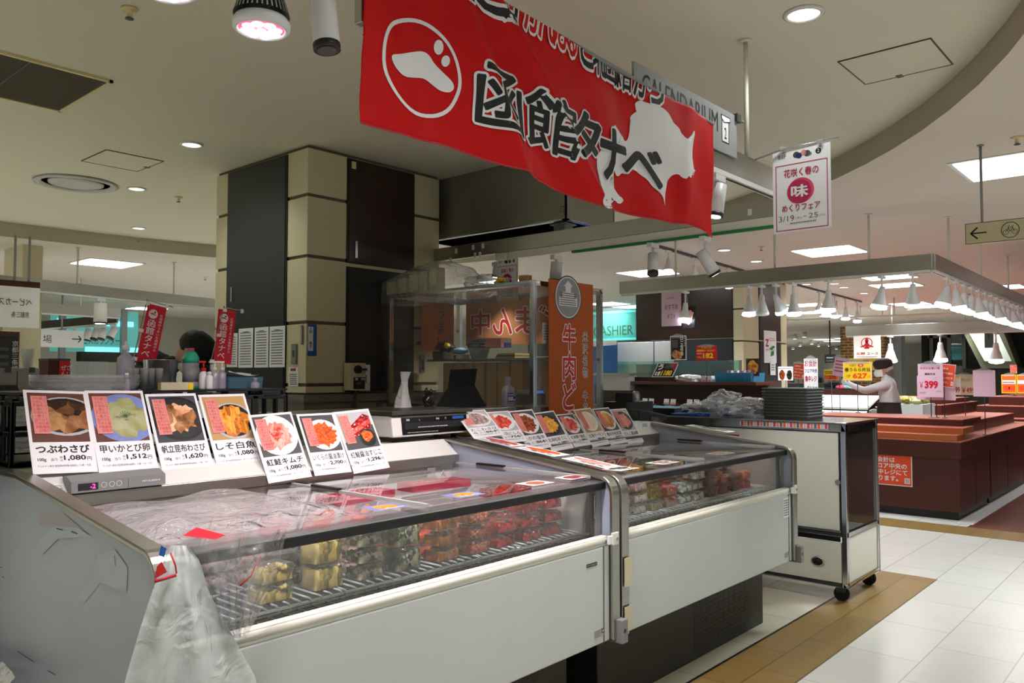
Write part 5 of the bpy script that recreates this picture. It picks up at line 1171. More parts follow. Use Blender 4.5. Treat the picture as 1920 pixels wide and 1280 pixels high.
# scale
p = V((2.655, 2.98, 1.1635)); o = T('counter_scale', 'white counter scale with a black display and a steel plate', 'scale', p)
mb = MB(p); mb.prism([(2.835, 1.19), (2.85, 1.285), (2.87, 1.29), (3.06, 1.29), (3.06, 1.19)], 2.40, 2.91, 'white_paint', Matrix(((0, 0, 1, 0), (1, 0, 0, 0), (0, 1, 0, 0), (0, 0, 0, 1)))); mb.build('body', o, .008)
mb = MB(p); mb.box((2.39, 2.83, 1.293), (2.915, 3.12, 1.312), 'steel_dark'); mb.box((2.45, 2.88, 1.288), (2.86, 3.0, 1.294), 'black'); mb.build('weighing_plate', o, .004)
for x in (2.46, 2.85): mb = MB(p); mb.cyl((x, 2.90, 1.1635), (x, 2.90, 1.195), .016, 'black'); mb.build('foot', o)
for x in (2.46, 2.85): mb = MB(p); mb.cyl((x, 3.03, 1.1635), (x, 3.03, 1.195), .016, 'black'); mb.build('foot', o)
pr = Pr((2.455, 2.8355, 1.2), UX, V((0, .0128, .081)), p)
pr.rect(0, 0, .43, .08, 'black_gloss', 2); pr.rect(.02, .025, .39, .03, 'ink', 3); pr.rect(.33, .062, .08, .014, 'blue', 3)
for x, s in ((.03, '重量'), (.11, 'g'), (.22, '単価'), (.28, '円')): pr.text(s, x, .064, .011, 'white', 3)
pr.scrawl(.1, .028, .2, .01, 'lgrey', 4, 1, 3); pr.scrawl(.03, .006, .2, .006, 'lgrey', 3, 1, 8); pr.poly([(.395, .04), (.405, .04), (.40, .03)], 'white', 3); pr.mb.build('display', o)
# bags and devices on the raised shelf
ZS = 1.2855
p = at(755, 768, Y=3.35); org = V((p.x, 3.35, ZS))
def tied(mb, s, m):
    def f(u, v):
        a = 2*PI*u; h = .20*s; z = h*v
        r = .05*s*(1.05-1.0*v if v < .62 else .42-.2*math.sin((v-.62)*6)+.9*(v-.62)) if v < .75 else .05*s*(.32+1.1*(v-.75))
        r = max(r, .008*s); r *= 1+.2*noise.noise(V((math.cos(a)*2, math.sin(a)*2, v*5)))
        if v == 0: r *= .9
        return org+V((r*math.cos(a)*(1 if v < .7 else 1.3)+.02*s*v*v, r*math.sin(a)*(.9 if v < .7 else .3), z))
    mb.grid(f, 22, 22, m)
simple('tied_bag', 'small white translucent shopping bag with a twisted top on the scale shelf', 'plastic bag', org, [('bag', lambda mb: tied(mb, 1.05, 'bag_white'))])
p = at(803, 770, Y=3.33); org = V((p.x, 3.33, ZS))
simple('tied_bag', 'small glossy black plastic bag beside the tablet', 'plastic bag', org, [('bag', lambda mb: (mb.ball((org.x, 3.33, ZS+.05), (.036, .03, .05), 'black_gloss', 16, 12, .35, 5), mb.ball((org.x-.015, 3.33, ZS+.10), (.012, .01, .022), 'black_gloss', 8, 6, .3, 2), mb.ball((org.x+.02, 3.33, ZS+.095), (.01, .01, .02), 'black_gloss', 8, 6, .3, 3)))])
p = at(868, 770, Y=3.4); org = V((p.x, 3.42, ZS))
o = T('tablet_register', 'black tablet in a folded stand seen from the back', 'tablet', org)
A0 = V((org.x-.105, 3.37, 1.49)); 
mb = MB(org); mb.add([org+V(q) for q in ((-.118, -.04, .225), (.105, -.04, .232), (.118, .0, .10), (-.10, .0, .10), (-.118, -.028, .225), (.105, -.028, .232), (.118, .012, .10), (-.10, .012, .10))], [(0, 1, 2, 3), (7, 6, 5, 4), (0, 4, 5, 1), (1, 5, 6, 2), (2, 6, 7, 3), (3, 7, 4, 0)], 'black'); mb.build('screen_back', o, .004)
mb = MB(org); mb.add([org+V(q) for q in ((-.10, -.01, .13), (.115, -.01, .13), (.15, -.07, .0), (-.155, -.07, .0), (-.10, .0, .13), (.115, .0, .13), (.15, .06, .0), (-.155, .06, .0))], [(0, 1, 2, 3), (7, 6, 5, 4), (1, 5, 6, 2), (3, 7, 4, 0), (2, 6, 7, 3), (0, 4, 5, 1)], 'cloth_black'); mb.build('folded_cover', o, .004)
mb = MB(org); mb.tube([org+V((.13, .0, .06)), org+V((.17, .01, .065)), org+V((.19, .0, .04)), org+V((.2, -.02, .002))], .003, 'black', 6); mb.tube([org+V((.13, .0, .03)), org+V((.16, .01, .036)), org+V((.185, .0, .03)), org+V((.195, -.03, .002))], .003, 'black', 6); mb.build('cable', o)
p = at(953, 775, Y=3.28); org = V((p.x, 3.28, ZS))
o = T('spray_bottle', 'clear lilac spray bottle with a dark blue disinfectant label', 'bottle', org)
mb = MB(org); vs = []; k = 16
for w_, d_, z in ((.082, .05, 0), (.088, .056, .004), (.088, .056, .10), (.07, .05, .118), (.03, .03, .128), (.028, .028, .142)): vs += [org+V((x*w_, y*d_, z)) for x, y in rrect(0, 0, 1, 1, .3, 3)]
mb.add(vs, [(j*k+i, j*k+(i+1) % k, (j+1)*k+(i+1) % k, (j+1)*k+i) for j in range(5) for i in range(k)]+[tuple(range(k))[::-1], tuple(range(5*k, 6*k))], 'bottle_clear', True); mb.build('body', o)
mb = MB(org); mb.cyl(org+V((0, 0, .142)), org+V((0, 0, .16)), .015, 'bottle_clear', n=14); mb.box(org+V((-.018, -.012, .158)), org+V((.014, .012, .182)), 'bottle_clear'); mb.box(org+V((-.024, -.005, .13)), org+V((-.018, .005, .175)), 'bottle_clear'); mb.build('spray_head', o, .003)
pr = Pr(org+V((-.036, -.0285, .02)), UX, UZ, org); pr.rect(0, 0, .07, .062, 'navy', 1); pr.ell(.062, .052, .02, .014, 'bottle_clear', 2); pr.fit('除菌', .004, .014, .042, .026, 'white', 3, .02); pr.fit('70', .048, .012, .02, .014, 'white', 3, .02); pr.text('植物由来', .004, .047, .011, 'white', 3); pr.scrawl(.004, .003, .06, .006, 'white', 3, 1, 2); pr.mb.build('label', o)
p = at(1000, 768, Y=3.3); org = V((p.x+.0, 3.32, ZS))
simple('receipt_printer', 'grey receipt printer with a blue lit top beside the spray bottle', 'printer', org, [('body', lambda mb: mb.rbox(org+V((-.075, -.07, 0)), org+V((.07, .07, .07)), 'dgrey', .01), .003), ('lid', lambda mb: mb.rbox(org+V((-.07, -.072, .071)), org+V((.066, .06, .095)), 'pvc_grey', .01, taper=.93), .003), ('blue_screen', lambda mb: mb.add([org+V(q) for q in ((-.05, -.0735, .075), (.045, -.0735, .075), (.042, -.068, .092), (-.047, -.068, .092))], [(0, 1, 2, 3)], 'blue_screen')), ('paper_slip', lambda mb: mb.add([org+V(q) for q in ((-.02, .0, .095), (.03, .0, .095), (.005, .0, .115))], [(0, 1, 2)], 'paper'))])
org = V((2.98, 3.0, 1.1645)); simple('cutting_board', 'thin wooden board lying beside the scale', 'board', org, [('board', lambda mb: mb.box((2.925, 2.88, 1.1645), (3.2, 3.08, 1.18), 'kraft'), .003)])
org = V((2.99, 3.02, 1.181)); simple('small_carton', 'little orange and white carton on the wooden board', 'carton', org, [('carton', lambda mb: mb.box((2.94, 3.0, 1.181), (2.98, 3.05, 1.225), 'orange')), ('white_side', lambda mb: mb.box((2.982, 3.0, 1.181), (3.03, 3.05, 1.222), 'paper'))])
# black terminals behind the farther case
def terminal(cx, cy, z, s, label, rz):
    o = T('payment_terminal', label, 'terminal', (cx, cy, z), 'black terminals behind the farther case', rz)
    mb = MB(); mb.prism([(-.09*s, 0), (.09*s, 0), (.08*s, .03*s), (-.085*s, .06*s)], -.06*s, .06*s, 'black', Matrix(((1, 0, 0, 0), (0, 0, 1, 0), (0, 1, 0, 0), (0, 0, 0, 1)))); mb.build('housing', o, .006)
    mb = MB(); mb.add([(-.075*s, -.05*s, .0585*s), (.065*s, -.05*s, .0365*s), (.065*s, .05*s, .0365*s), (-.075*s, .05*s, .0585*s)], [(0, 1, 2, 3)], 'black_gloss'); mb.build('screen', o)
    mb = MB(); mb.box((-.02*s, -.068*s, 0), (.03*s, -.06*s, .02*s), 'dgrey'); mb.build('card_slot', o)
p = at(1210, 800, Y=3.0); terminal(p.x, 2.98, 1.166, 1.25, 'black payment terminal right behind the last price card', -.5)
p = at(1172, 760, Y=3.2); terminal(p.x+.05, 3.21, 1.286, 1.1, 'black tilted terminal in front of the meat shelf', .3)
o = T('terminal_stand', 'low dark stand under the tilted terminal', 'stand', (p.x+.05, 3.21, 0)); mb = MB(o.location); mb.box((p.x-.1, 3.12, 0), (p.x+.25, 3.32, 1.285), 'dark_base'); mb.build('pedestal', o)
p = at(1190, 760, Y=3.15); org = V((p.x, 3.14, 1.2865)); simple('tape_dispenser', 'clear round tape dispenser beside the tilted terminal', 'tape dispenser', org, [('reel', lambda mb: (mb.cyl(org+V((0, -.012, .04)), org+V((0, .012, .04)), .036, 'tray_clear', n=20), mb.cyl(org+V((0, -.014, .04)), org+V((0, .014, .04)), .016, 'lgrey', n=16))), ('base', lambda mb: mb.box(org+V((-.05, -.016, 0)), org+V((.055, .016, .01)), 'tray_clear'))])
org = V((4.56, 2.9, 1.17)); sign('notice_holder', 'blank pale holder standing at the far end of the deck', 'card holder', (4.47, 2.83, 1.10), V((1, -.05, 0)), V((0, .12, 1)), .14, .07, .002, 'paper', lambda p, w, h: p.rect(.3*w, .45*h, .4*w, .4*h, 'lgrey', 1))
# ------------------------------------------------------------------ things fixed to the column
fx_ = CX-.013
def on_left(y, z, w, h, label, d, t=.001, m='paper', cat='notice', name='notice', grp=None, off=0): return sign(name, label, cat, (fx_-off, y, z), V((0, -1, 0)), UZ, w, h, t, m, d, grp)
def on_front(x, z, w, h, label, d, t=.001, m='paper', cat='notice', name='notice', off=.002, grp=None): return sign(name, label, cat, (x, CY-off, z), UX, UZ, w, h, t, m, d, grp)
lines = lambda sd, rows=12: (lambda p, w, h: (p.scrawl(.12*w, .06*h, .76*w, .86*h, 'ink_grey', 1, rows, sd), p.rect(.3*w, .9*h, .4*w, .02*h, 'ink_grey', 1)))
for i, (l, r_) in enumerate(((447, 474), (477, 503), (505, 534))):
    a, b = at(l, 660, X=fx_), at(r_, 660, X=fx_)
    on_left(a.y, 1.53, a.y-b.y, .285, ('first', 'middle', 'last')[i]+' of the three printed sheets taped on the dark column panel', lines(i, 13), name='notice', grp='sheets taped on the column')
a, b = at(425, 660, X=fx_), at(445, 660, X=fx_); on_left(a.y, 1.535, a.y-b.y, .25, 'narrow printed sheet partly behind the second little flag', lines(7, 12))
a = at(575, 667, Y=CY-.003); b = at(593, 608, Y=CY-.003)
on_front(CX+.008, a.z, .074, b.z-a.z, 'blue name strip with black characters at the column corner', lambda p, w, h: (p.rect(0, 0, w, h, 'blue', 1), p.rect(.06*w, .16*h, .56*w, .76*h, 'paper', 2), p.vtext('上村', .34*w, .9*h, .3*w, 'ink', 3, .1*h, .02, 1.1), p.vtext('順子', .34*w, .46*h, .3*w, 'ink', 3, .11*h, .02, 1.1), p.vtext('お客様係担当者', .81*w, .9*h, .2*w, 'navy', 2, .1*h)), name='name_strip', off=.001)
a = at(541, 712, X=CX-.002); b = at(566, 683, X=CX-.002)
on_left(CY+.20, 1.40, .115, .13, 'small white notice with a red heading low on the column edge', lambda p, w, h: (p.rect(.2*w, .80*h, .55*w, .14*h, 'ink_red', 1), p.scrawl(.12*w, .08*h, .76*w, .6*h, 'ink', 1, 6, 2)), off=-.011)
on_left(CY+.155, 1.55, .055, .135, 'grey wall switch on the column edge', lambda p, w, h: (p.rect(.3*w, .35*h, .4*w, .35*h, 'dgrey', 1), p.rect(.34*w, .52*h, .3*w, .16*h, 'black', 2), p.frame(.05*w, .03*h, .9*w, .94*h, .002, 'dgrey', 1)), .012, 'grey', 'switch', 'wall_switch', None, 0.0)
on_left(CY+.05, 1.68, .02, .13, 'small grey plate high on the column edge', lambda p, w, h: p.rect(.3*w, .1*h, .4*w, .8*h, 'lgrey', 1), .008, 'grey', 'plate', 'wall_plate', None, 0.0)
x0, z0 = at(652, 732, Y=CY-.06).x, at(652, 732, Y=CY-.06).z
o = T('switch_box', 'beige breaker box with a black rotary handle on the column', 'switch box', (x0+.07, CY-.04, z0))
mb = MB(o.location); mb.box((x0, CY-.085, z0), (x0+.135, CY-.012, z0+.19), 'cream'); mb.build('box', o, .004)
mb = MB(o.location); mb.cyl((x0+.06, CY-.086, z0+.145), (x0+.06, CY-.105, z0+.145), .028, 'black', n=20); mb.box((x0+.06, CY-.11, z0+.138), (x0+.125, CY-.096, z0+.152), 'black'); mb.build('rotary_handle', o)
mb = MB(o.location); mb.box((x0+.03, CY-.088, z0+.01), (x0+.125, CY-.084, z0+.092), 'black'); mb.build('window', o)
pr = Pr((x0+.03, CY-.0885, z0+.01), UX, UZ, o.location); pr.rect(.01, .06, .025, .018, 'lgrey', 1); pr.rect(.06, .062, .03, .014, 'lgrey', 1); pr.scrawl(.02, .03, .05, .02, 'grey', 1, 2, 3); pr.mb.build('printed_face', o)
mb = MB(o.location); mb.cyl((x0+.075, CY-.05, z0), (x0+.075, CY-.05, 1.0), .012, 'dgrey', n=10); mb.build('conduit', o)
on_front(x0+.135, z0-.005, .095, .185, 'white sheet with green photos beside the breaker box', lambda p, w, h: (p.rect(.05*w, .3*h, .6*w, .3*h, 'pine', 1), p.ell(.25*w, .46*h, .1*w, .08*w, 'lgrey', 2), p.ell(.5*w, .46*h, .1*w, .08*w, 'lgrey', 2), p.scrawl(.1*w, .75*h, .7*w, .14*h, 'ink_grey', 1, 3, 3)), off=.014)
on_front(4.06, 1.705, .07, .03, 'small dark red plate on the column behind the clear stall', lambda p, w, h: p.scrawl(.1*w, .3*h, .8*w, .4*h, 'ink', 1, 1, 3), m='ink_red', name='wall_plate', cat='plate')
on_front(4.10, 1.5, .045, .13, 'grey wall switch on the column behind the clear stall', lambda p, w, h: p.rect(.2*w, .1*h, .6*w, .6*h, 'black', 1), .01, 'grey', 'switch', 'wall_switch', .012)
# ------------------------------------------------------------------ exhaust hood
o = T('exhaust_hood', 'big grey sheet metal exhaust hood with a dark underside beside the column', 'hood', (4.8, 4.2, 2.545))
hx0, hx1, hy0, hy1, hz = 4.36, 4.95, 3.34, 4.8, 2.555
mb = MB(o.location)
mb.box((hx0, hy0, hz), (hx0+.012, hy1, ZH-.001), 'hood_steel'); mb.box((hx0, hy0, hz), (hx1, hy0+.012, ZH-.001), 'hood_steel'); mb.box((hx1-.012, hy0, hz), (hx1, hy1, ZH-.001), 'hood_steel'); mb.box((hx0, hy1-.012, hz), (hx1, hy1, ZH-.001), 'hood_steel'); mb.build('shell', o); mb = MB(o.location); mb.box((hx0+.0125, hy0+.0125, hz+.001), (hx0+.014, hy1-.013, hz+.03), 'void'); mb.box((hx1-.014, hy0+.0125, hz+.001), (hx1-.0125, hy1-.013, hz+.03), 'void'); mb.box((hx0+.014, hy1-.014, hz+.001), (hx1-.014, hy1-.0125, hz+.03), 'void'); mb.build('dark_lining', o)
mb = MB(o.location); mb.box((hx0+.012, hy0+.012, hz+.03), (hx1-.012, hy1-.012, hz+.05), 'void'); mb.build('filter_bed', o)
mb = MB(o.location)
for a, b in (((hx0-.01, hy0-.01), (hx0+.03, hy1)), ((hx0-.01, hy0-.01), (hx1, hy0+.03)), ((hx1-.03, hy0), (hx1+.01, hy1))): mb.box(a+(hz-.008,), b+(hz,), 'chrome')
mb.build('gutter', o)
q = at(1056, 436, X=4.5); mb = MB(o.location); mb.box((q.x-.05, q.y-.05, q.z-.05), (q.x+.05, q.y+.05, q.z+.05), 'grey'); mb.cyl((q.x, q.y, q.z+.05), (q.x, q.y, hz+.1), .02, 'dgrey'); mb.box((q.x-.07, q.y-.07, q.z+.05), (q.x+.07, q.y+.07, q.z+.062), 'grey'); mb.build('junction_box', o, .004)
pr = Pr((hx0-.0006, hy0+.05, hz+.05), V((0, -1, 0)), UZ, o.location); pr.rect(0, 0, .035, .04, 'green', 1); pr.scrawl(.004, .004, .028, .03, 'lgrey', 2, 3, 2); pr.mb.build('green_sticker', o)
# ------------------------------------------------------------------ clear vinyl stall
sx0, sx1, sy0, sy1, sz = 3.74, 4.44, 3.12, 4.46, 2.055
o = T('vinyl_stall', 'steel framed stall closed with clear vinyl beside the column', 'stall', ((sx0+sx1)/2, (sy0+sy1)/2, 0))
for x, y in ((sx0, sy0), (sx1, sy0), (sx0, sy1), (sx1, sy1), (sx1, 3.72), (sx1, 4.30)):
    mb = MB(o.location); mb.box((x-.017, y-.017, 0), (x+.017, y+.017, sz), 'chrome'); mb.build('post', o, .002)
mb = MB(o.location)
for z in (sz, 1.28, .9):
    for a, b in (((sx0-.017, sy0-.017), (sx0+.017, sy1+.017)), ((sx1-.017, sy0-.017), (sx1+.017, sy1+.017)), ((sx0-.017, sy0-.017), (sx1+.017, sy0+.017)), ((sx0-.017, sy1-.017), (sx1+.017, sy1+.017))): mb.box(a+(z-.03,), b+(z,), 'chrome')
mb.build('rails', o, .002)
mb = MB(o.location); mb.box((sx0, sy0, sz-.006), (sx1, sy1, sz-.002), 'vinyl'); mb.build('roof_sheet', o)
mb = MB(o.location); mb.box((4.0, sy0+.02, 1.575), (sx1-.02, 4.35, 1.59), 'steel_dark'); mb.build('inner_shelf', o)
mb = MB(o.location); mb.box((sx0+.02, sy0+.02, .88), (sx1-.02, sy1-.02, .90), 'steel_dark'); mb.box((sx0+.005, sy0+.0, .0), (sx0+.02, sy1, .88), 'steel_dark'); mb.build('counter', o)
def vinyl(name, fn): mb = MB(o.location); mb.grid(fn, 16, 16, 'vinyl'); mb.build(name, o)
vinyl('vinyl_sheet', lambda u, v: V((sx0-.02+.008*noise.noise(V((u*4, v*3, 1))), sy0+(sy1-sy0)*u, 1.0+1.04*v)))
vinyl('vinyl_sheet', lambda u, v: V((sx0+(sx1-sx0)*u, sy0-.02+.008*noise.noise(V((u*4, v*3, 5))), 1.0+1.04*v)))
p = Pr((sx0+.06, sy0-.024, 1.62), UX, UZ, o.location); p.rect(0, .05, .09, .13, 'lgrey', 1); p.scrawl(.01, .07, .07, .1, 'ink_grey', 2, 6, 3); p.rect(.05, 0, .06, .04, 'paper', 1); p.mb.build('taped_memo', o)
# brown shop curtains
def noren_front(p, w, h):
    p.rect(0, 0, w, h, 'noren', 1); cx = .42*w; cy = h-.21*w*1.05
    p.ell(cx, cy, .30*w, .30*w, 'paper', 2, 36); p.ring(cx, cy, .30*w, .30*w, .018*w, 'dgrey', 3, 36); p.ell(cx, cy, .265*w, .265*w, 'sign_grey', 3, 30)
    for dx, dy, ww, hh in ((-.2, -.12, .4, .12), (-.13, .0, .26, .07), (-.06, .07, .12, .08)): p.rect(cx+dx*w, cy+dy*w, ww*w, hh*w, 'paper', 4)
    p.poly([(cx-.1*w, cy+.15*w), (cx+.1*w, cy+.15*w), (cx, cy+.23*w)], 'paper', 4); p.scrawl(cx-.18*w, cy-.11*w, .36*w, .18*w, 'dgrey', 5, 6, 3)
    for ch, k in zip('牛肉どまん中', range(6)):
        vs, fs, a, b, c, d = glyphs(ch); y1_ = h-.58*w-k*.40*w
        for bold, m, l in ((.06, 'paper', 3), (.02, 'red', 5)):
            p.gl(ch, bold, lambda x, y: (.30*w+(x-a)/(b-a)*.28*w, y1_-.36*w+(y-c)/(d-c)*.35*w), m, l)
    for ch, k in zip('米沢名物　牛丼弁当', range(9)):
        if ch == '　': continue
        for bold, m, l in ((.05, 'paper', 3), (0, 'ink', 5)): p.gl(ch, bold, lambda x, y: (.74*w+x*.13*w, h-.66*w-k*.165*w+y*.15*w-.14*w), m, l)
xa, xb = at(1029, 600, Y=sy0-.05).x, at(1112, 600, Y=sy0-.05).x
sign('shop_curtain', 'brown hanging cloth with red characters for beef bento and a round castle picture', 'shop curtain', (xa, sy0-.05, 1.12), UX, UZ, xb-xa, .95, .004, 'noren', noren_front)
def noren_back(p, w, h):
    p.rect(0, 0, w, h, 'noren_back', 1)
    x = w*.05
    for ch in '肉どまん中'[::-1]:
        vs, fs, a, b, c, d = glyphs(ch)
        for bold, m, l in ((.05, 'paper', 2), (.015, 'red', 4)):
            p.gl(ch, bold, lambda q, y: (x+.19*(1-(q-a)/(b-a)), .08+(y-c)/(d-c)*.19), m, l)
        x += .225
sign('shop_curtain', 'back of a brown cloth with mirrored red characters inside the stall', 'shop curtain', (4.415, 4.36, 1.70), V((0, -1, 0)), UZ, 1.2, .33, .003, 'noren', noren_back)
o = sign('shop_curtain', 'end strip of brown cloth with black brushwork beside the column', 'shop curtain', (4.05, 4.47, 1.66), UX, UZ, .34, .37, .003, 'noren', lambda p, w, h: (p.rect(0, 0, w, h, 'noren', 1), p.vtext('うまい', .6*w, .95*h, .1, 'ink', 2, .11, .02)))
mb = MB(o.location); mb.tube([(4.05, 4.472, 2.03), (4.45, 4.472, 2.03)], .006, 'grey', 6); mb.build('rod', o)
# cardboard and kitchen things in the stall
ys = [at(px, 720, X=4.06).y for px in (829, 848, 867, 888, 909, 931, 955, 981)]
for i in range(7):
    a, b = ys[i], ys[i+1]; lean = (.012, 0, .008, 0, .01, 0, 0)[i]; top = 1.565 if i < 6 else 1.572
    simple('cardboard_slab', 'brown cardboard box standing on edge, '+('nearest the column', 'second from the column side', 'third of the row', 'fourth in the middle', 'fifth, taped one', 'sixth with a folded lid', 'palest one beside the stall post')[i], 'cardboard box', V((4.2, (a+b)/2, .9)), [('box', lambda mb: mb.box((4.06+lean, b+.003, .901), (4.38, a-.003, top), 'kraft'), .002), ('edge_strip', lambda mb: mb.box((4.056+lean, a-.011, .905), (4.0595+lean, a-.004, top-.004), 'kraft_edge'))], 'cardboard boxes standing in the stall')
Zi = 1.5905
def sh(px): return at(px, 665, X=4.12).y
y = sh(893); simple('white_bowl', 'white mixing bowl on the stall shelf', 'bowl', V((4.15, y, Zi)), [('bowl', lambda mb: mb.lathe([(.05, .0), (.055, .002), (.078, .075), (.085, .078), (.076, .076), (.05, .008)], 'white', c=(4.15, y, Zi), n=26))])
for k, (m, s) in enumerate((('navy', 'lower blue'), ('sign_grey', 'upper silver'))):
    y2 = sh(905); zz = Zi+.079+.0325*k
    simple('foil_carton', 'long flat '+s+' carton lying across the white bowl', 'carton', V((4.15, y2, zz)), [('carton', lambda mb: mb.box((4.09, y2-.20, zz), (4.2, y2+.12, zz+.032), m)), ('pink_end', lambda mb: mb.box((4.089, y2-.201, zz+.001), (4.12, y2-.05, zz+.031), 'salmon')), ('printed_face', lambda mb: (lambda p: (p.fit('HYBRID', .02, .008, .1, .016, 'white' if k == 0 else 'navy', 1), p.scrawl(.13, .01, .05, .01, 'white', 1, 1, 2), mb.add(p.mb.v, p.mb.f, 'white' if k == 0 else 'navy')))(Pr((4.0885, y2+.12, zz), V((0, -1, 0)), UZ, V((4.15, y2, zz)))))], 'long cartons on the bowl')
y3 = sh(838); simple('steel_pan', 'dark oblong pan at the end of the stall shelf', 'pan', V((4.1, y3, Zi)), [('pan', lambda mb: mb.rbox((4.04, y3-.05, Zi), (4.16, y3+.07, Zi+.06), 'steel_dark', .01, taper=1.06)), ('cloth', lambda mb: mb.ball((4.1, y3, Zi+.09), (.05, .09, .04), 'black', 14, 10, .5, 3)), ('yellow_net', lambda mb: mb.ball((4.07, y3-.05, Zi+.10), (.02, .03, .02), 'yellow', 8, 6, .5, 5))])
y4 = sh(866); simple('blue_packet', 'crumpled pale blue packet on a small carton', 'packet', V((4.1, y4, Zi)), [('carton', lambda mb: mb.box((4.06, y4-.06, Zi), (4.14, y4+.03, Zi+.035), 'paper')), ('red_mark', lambda mb: mb.box((4.0585, y4-.0, Zi+.004), (4.0605, y4+.02, Zi+.03), 'ink_red')), ('packet', lambda mb: mb.ball((4.09, y4-.01, Zi+.058), (.04, .07, .024), 'sky_cloth', 14, 8, .4, 8))])
for k in range(3):
    y5 = sh(958); zz = Zi+.012*k
    simple('paper_bundle', ('lowest', 'middle', 'uppermost')[k]+' sheaf of folded brown paper on the stall shelf', 'paper', V((4.15, y5, zz)), [('sheaf', lambda mb: mb.box((4.07, y5-.08, zz), (4.25, y5+.1-.01*k, zz+.0115), 'kraft_edge' if k % 2 else 'gold'))], 'folded paper in the stall')
# heap on the stall roof
Zr = sz+.001
for i, (l, r_) in enumerate(((728, 746), (748, 766), (768, 786), (786, 802), (803, 820))):
    a, b = at(l, 545, X=3.78).y, at(r_, 545, X=3.78).y; top = Zr+.095+.018*i
    simple('cream_packet', 'cream paper packet under the plastic on the stall roof, '+('first', 'second', 'third', 'fourth', 'fifth')[i]+' from the column side', 'packet', V((3.8, (a+b)/2, Zr)), [('packet', lambda mb: mb.box((3.76+.005*i, b+.003, Zr), (3.86, a-.003, top), 'cream'), .006), ('side_strip', lambda mb: mb.box((3.757+.005*i, b+.001, Zr+.002), (3.7595+.005*i, b+.010, top-.004), 'gold'))], 'cream packets on the stall roof')
def tarp(u, v):
    a = at(690+200*u, 540, X=3.72); y = a.y; hgt = .02+.20*math.sin(PI*min(1, max(0, u*1.04)))**.8*(1 if u < .75 else .8)
    y = min(y, 4.50); x = 3.70+.42*v; z = Zr+.004+hgt*math.sin(PI*(.12+.8*v))**.7+.018*noise.noise(V((u*7, v*5, 2)))
    if v < .18: z = Zr+.004+(v/.18)*hgt*.75-.11*(1-v/.18)*math.sin(PI*u)**.7; x = 3.685+.03*v
    return V((x, y, z))
simple('plastic_tarp', 'clear plastic sheet draped over the cream packets on the stall roof', 'plastic sheet', V((3.9, 4.2, Zr)), [('sheet', lambda mb: mb.grid(tarp, 40, 26, 'bag_clear'))])
p = at(905, 525, X=3.85); simple('plastic_tarp', 'crumpled clear bag beside the pink fair poster on the stall roof', 'plastic sheet', V((3.9, p.y, Zr)), [('bag', lambda mb: mb.ball((3.9, p.y, Zr+.042), (.10, .17, .05), 'bag_clear', 20, 12, .7, 4))])
p = at(940, 522, X=3.80); simple('gift_bow', 'yellow ribbon bow on the stall roof', 'bow', V((3.79, p.y, Zr)), [('bow', lambda mb: [mb.ball((3.79+.02*math.cos(a), p.y+.028*math.sin(a), Zr+.022+.012*math.sin(2*a)), (.014, .02, .014), 'yellow', 8, 6, .4, i) for i, a in enumerate([q*.9 for q in range(7)])])])
p = at(985, 522, X=3.85); simple('tape_roll', 'roll of brown tape on the stall roof', 'tape', V((3.85, p.y, Zr)), [('roll', lambda mb: mb.lathe([(.03, 0), (.042, 0), (.042, .05), (.03, .05), (.03, 0)], 'kraft', c=(3.85, p.y, Zr), n=22))])
# ================================================================== tall white showcase and what lies on it
sx, ex, sy, ey = 5.345, 6.0, 1.82, 3.38
org = V(((sx+ex)/2, (sy+ey)/2, 0)); o = T('tall_showcase', 'tall white wheeled showcase with a dark glass end beyond the chilled cases', 'showcase', org)
pt = lambda nm, mb, bev=.003, **k: mb.build(nm, o, bev, **k)
mb = MB(org)
for x, y in ((sx, sy), (ex-.035, sy), (sx, ey-.035), (ex-.035, ey-.035)): mb.box((x, y, .10), (x+.035, y+.035, 1.16), 'chrome')
for z in (.10, .425, 1.105):
    h = .03 if z < 1 else .055
    mb.box((sx, sy, z), (sx+.03, ey, z+h), 'chrome'); mb.box((sx, sy, z), (ex, sy+.03, z+h), 'chrome'); mb.box((ex-.03, sy, z), (ex, ey, z+h), 'chrome')
pt('frame', mb)
mb = MB(org); mb.box((sx+.008, sy+.05, .465), (sx+.03, ey-.02, 1.10), 'cream' if 0 else 'bumper'); d = pt('door', mb); 
mb = MB(org); q = at(1571, 904, X=sx); mb.cyl((sx+.008, q.y, q.z), (sx-.004, q.y, q.z), .017, 'grey', n=20); mb.build('lock', d)
mb = MB(org); mb.box((sx+.012, sy+.05, .39), (sx+.03, ey-.02, .46), 'black'); mb.box((sx-.002, sy+.04, .455), (sx+.02, ey-.02, .468), 'chrome'); pt('recess', mb)
mb = MB(org); mb.box((sx+.004, sy+.04, .125), (sx+.03, ey-.02, .385), 'bumper'); mb.box((sx+.05, sy+.006, .125), (ex-.04, sy+.03, .42), 'bumper'); pt('lower_panel', mb)
mb = MB(org); q = at(1533, 1052, X=sx); mb.lathe([(.035, .008), (.045, .004), (.045, 0)], 'chrome', X=Matrix.Translation((sx+.004, q.y, q.z)) @ Matrix(((0, 0, -1, 0), (1, 0, 0, 0), (0, .75, 0, 0), (0, 0, 0, 1))), n=24); mb.lathe([(.022, .0095), (.001, .0097)], 'black', X=Matrix.Translation((sx+.004, q.y, q.z)) @ Matrix(((0, 0, -1, 0), (1, 0, 0, 0), (0, 1, 0, 0), (0, 0, 0, 1))), n=18); pt('oval_dial', mb, 0)
mb = MB(org); mb.box((sx+.035, sy+.012, .455), (ex-.035, sy+.016, 1.105), 'smoke_glass'); pt('end_glass', mb, 0)
mb = MB(org)
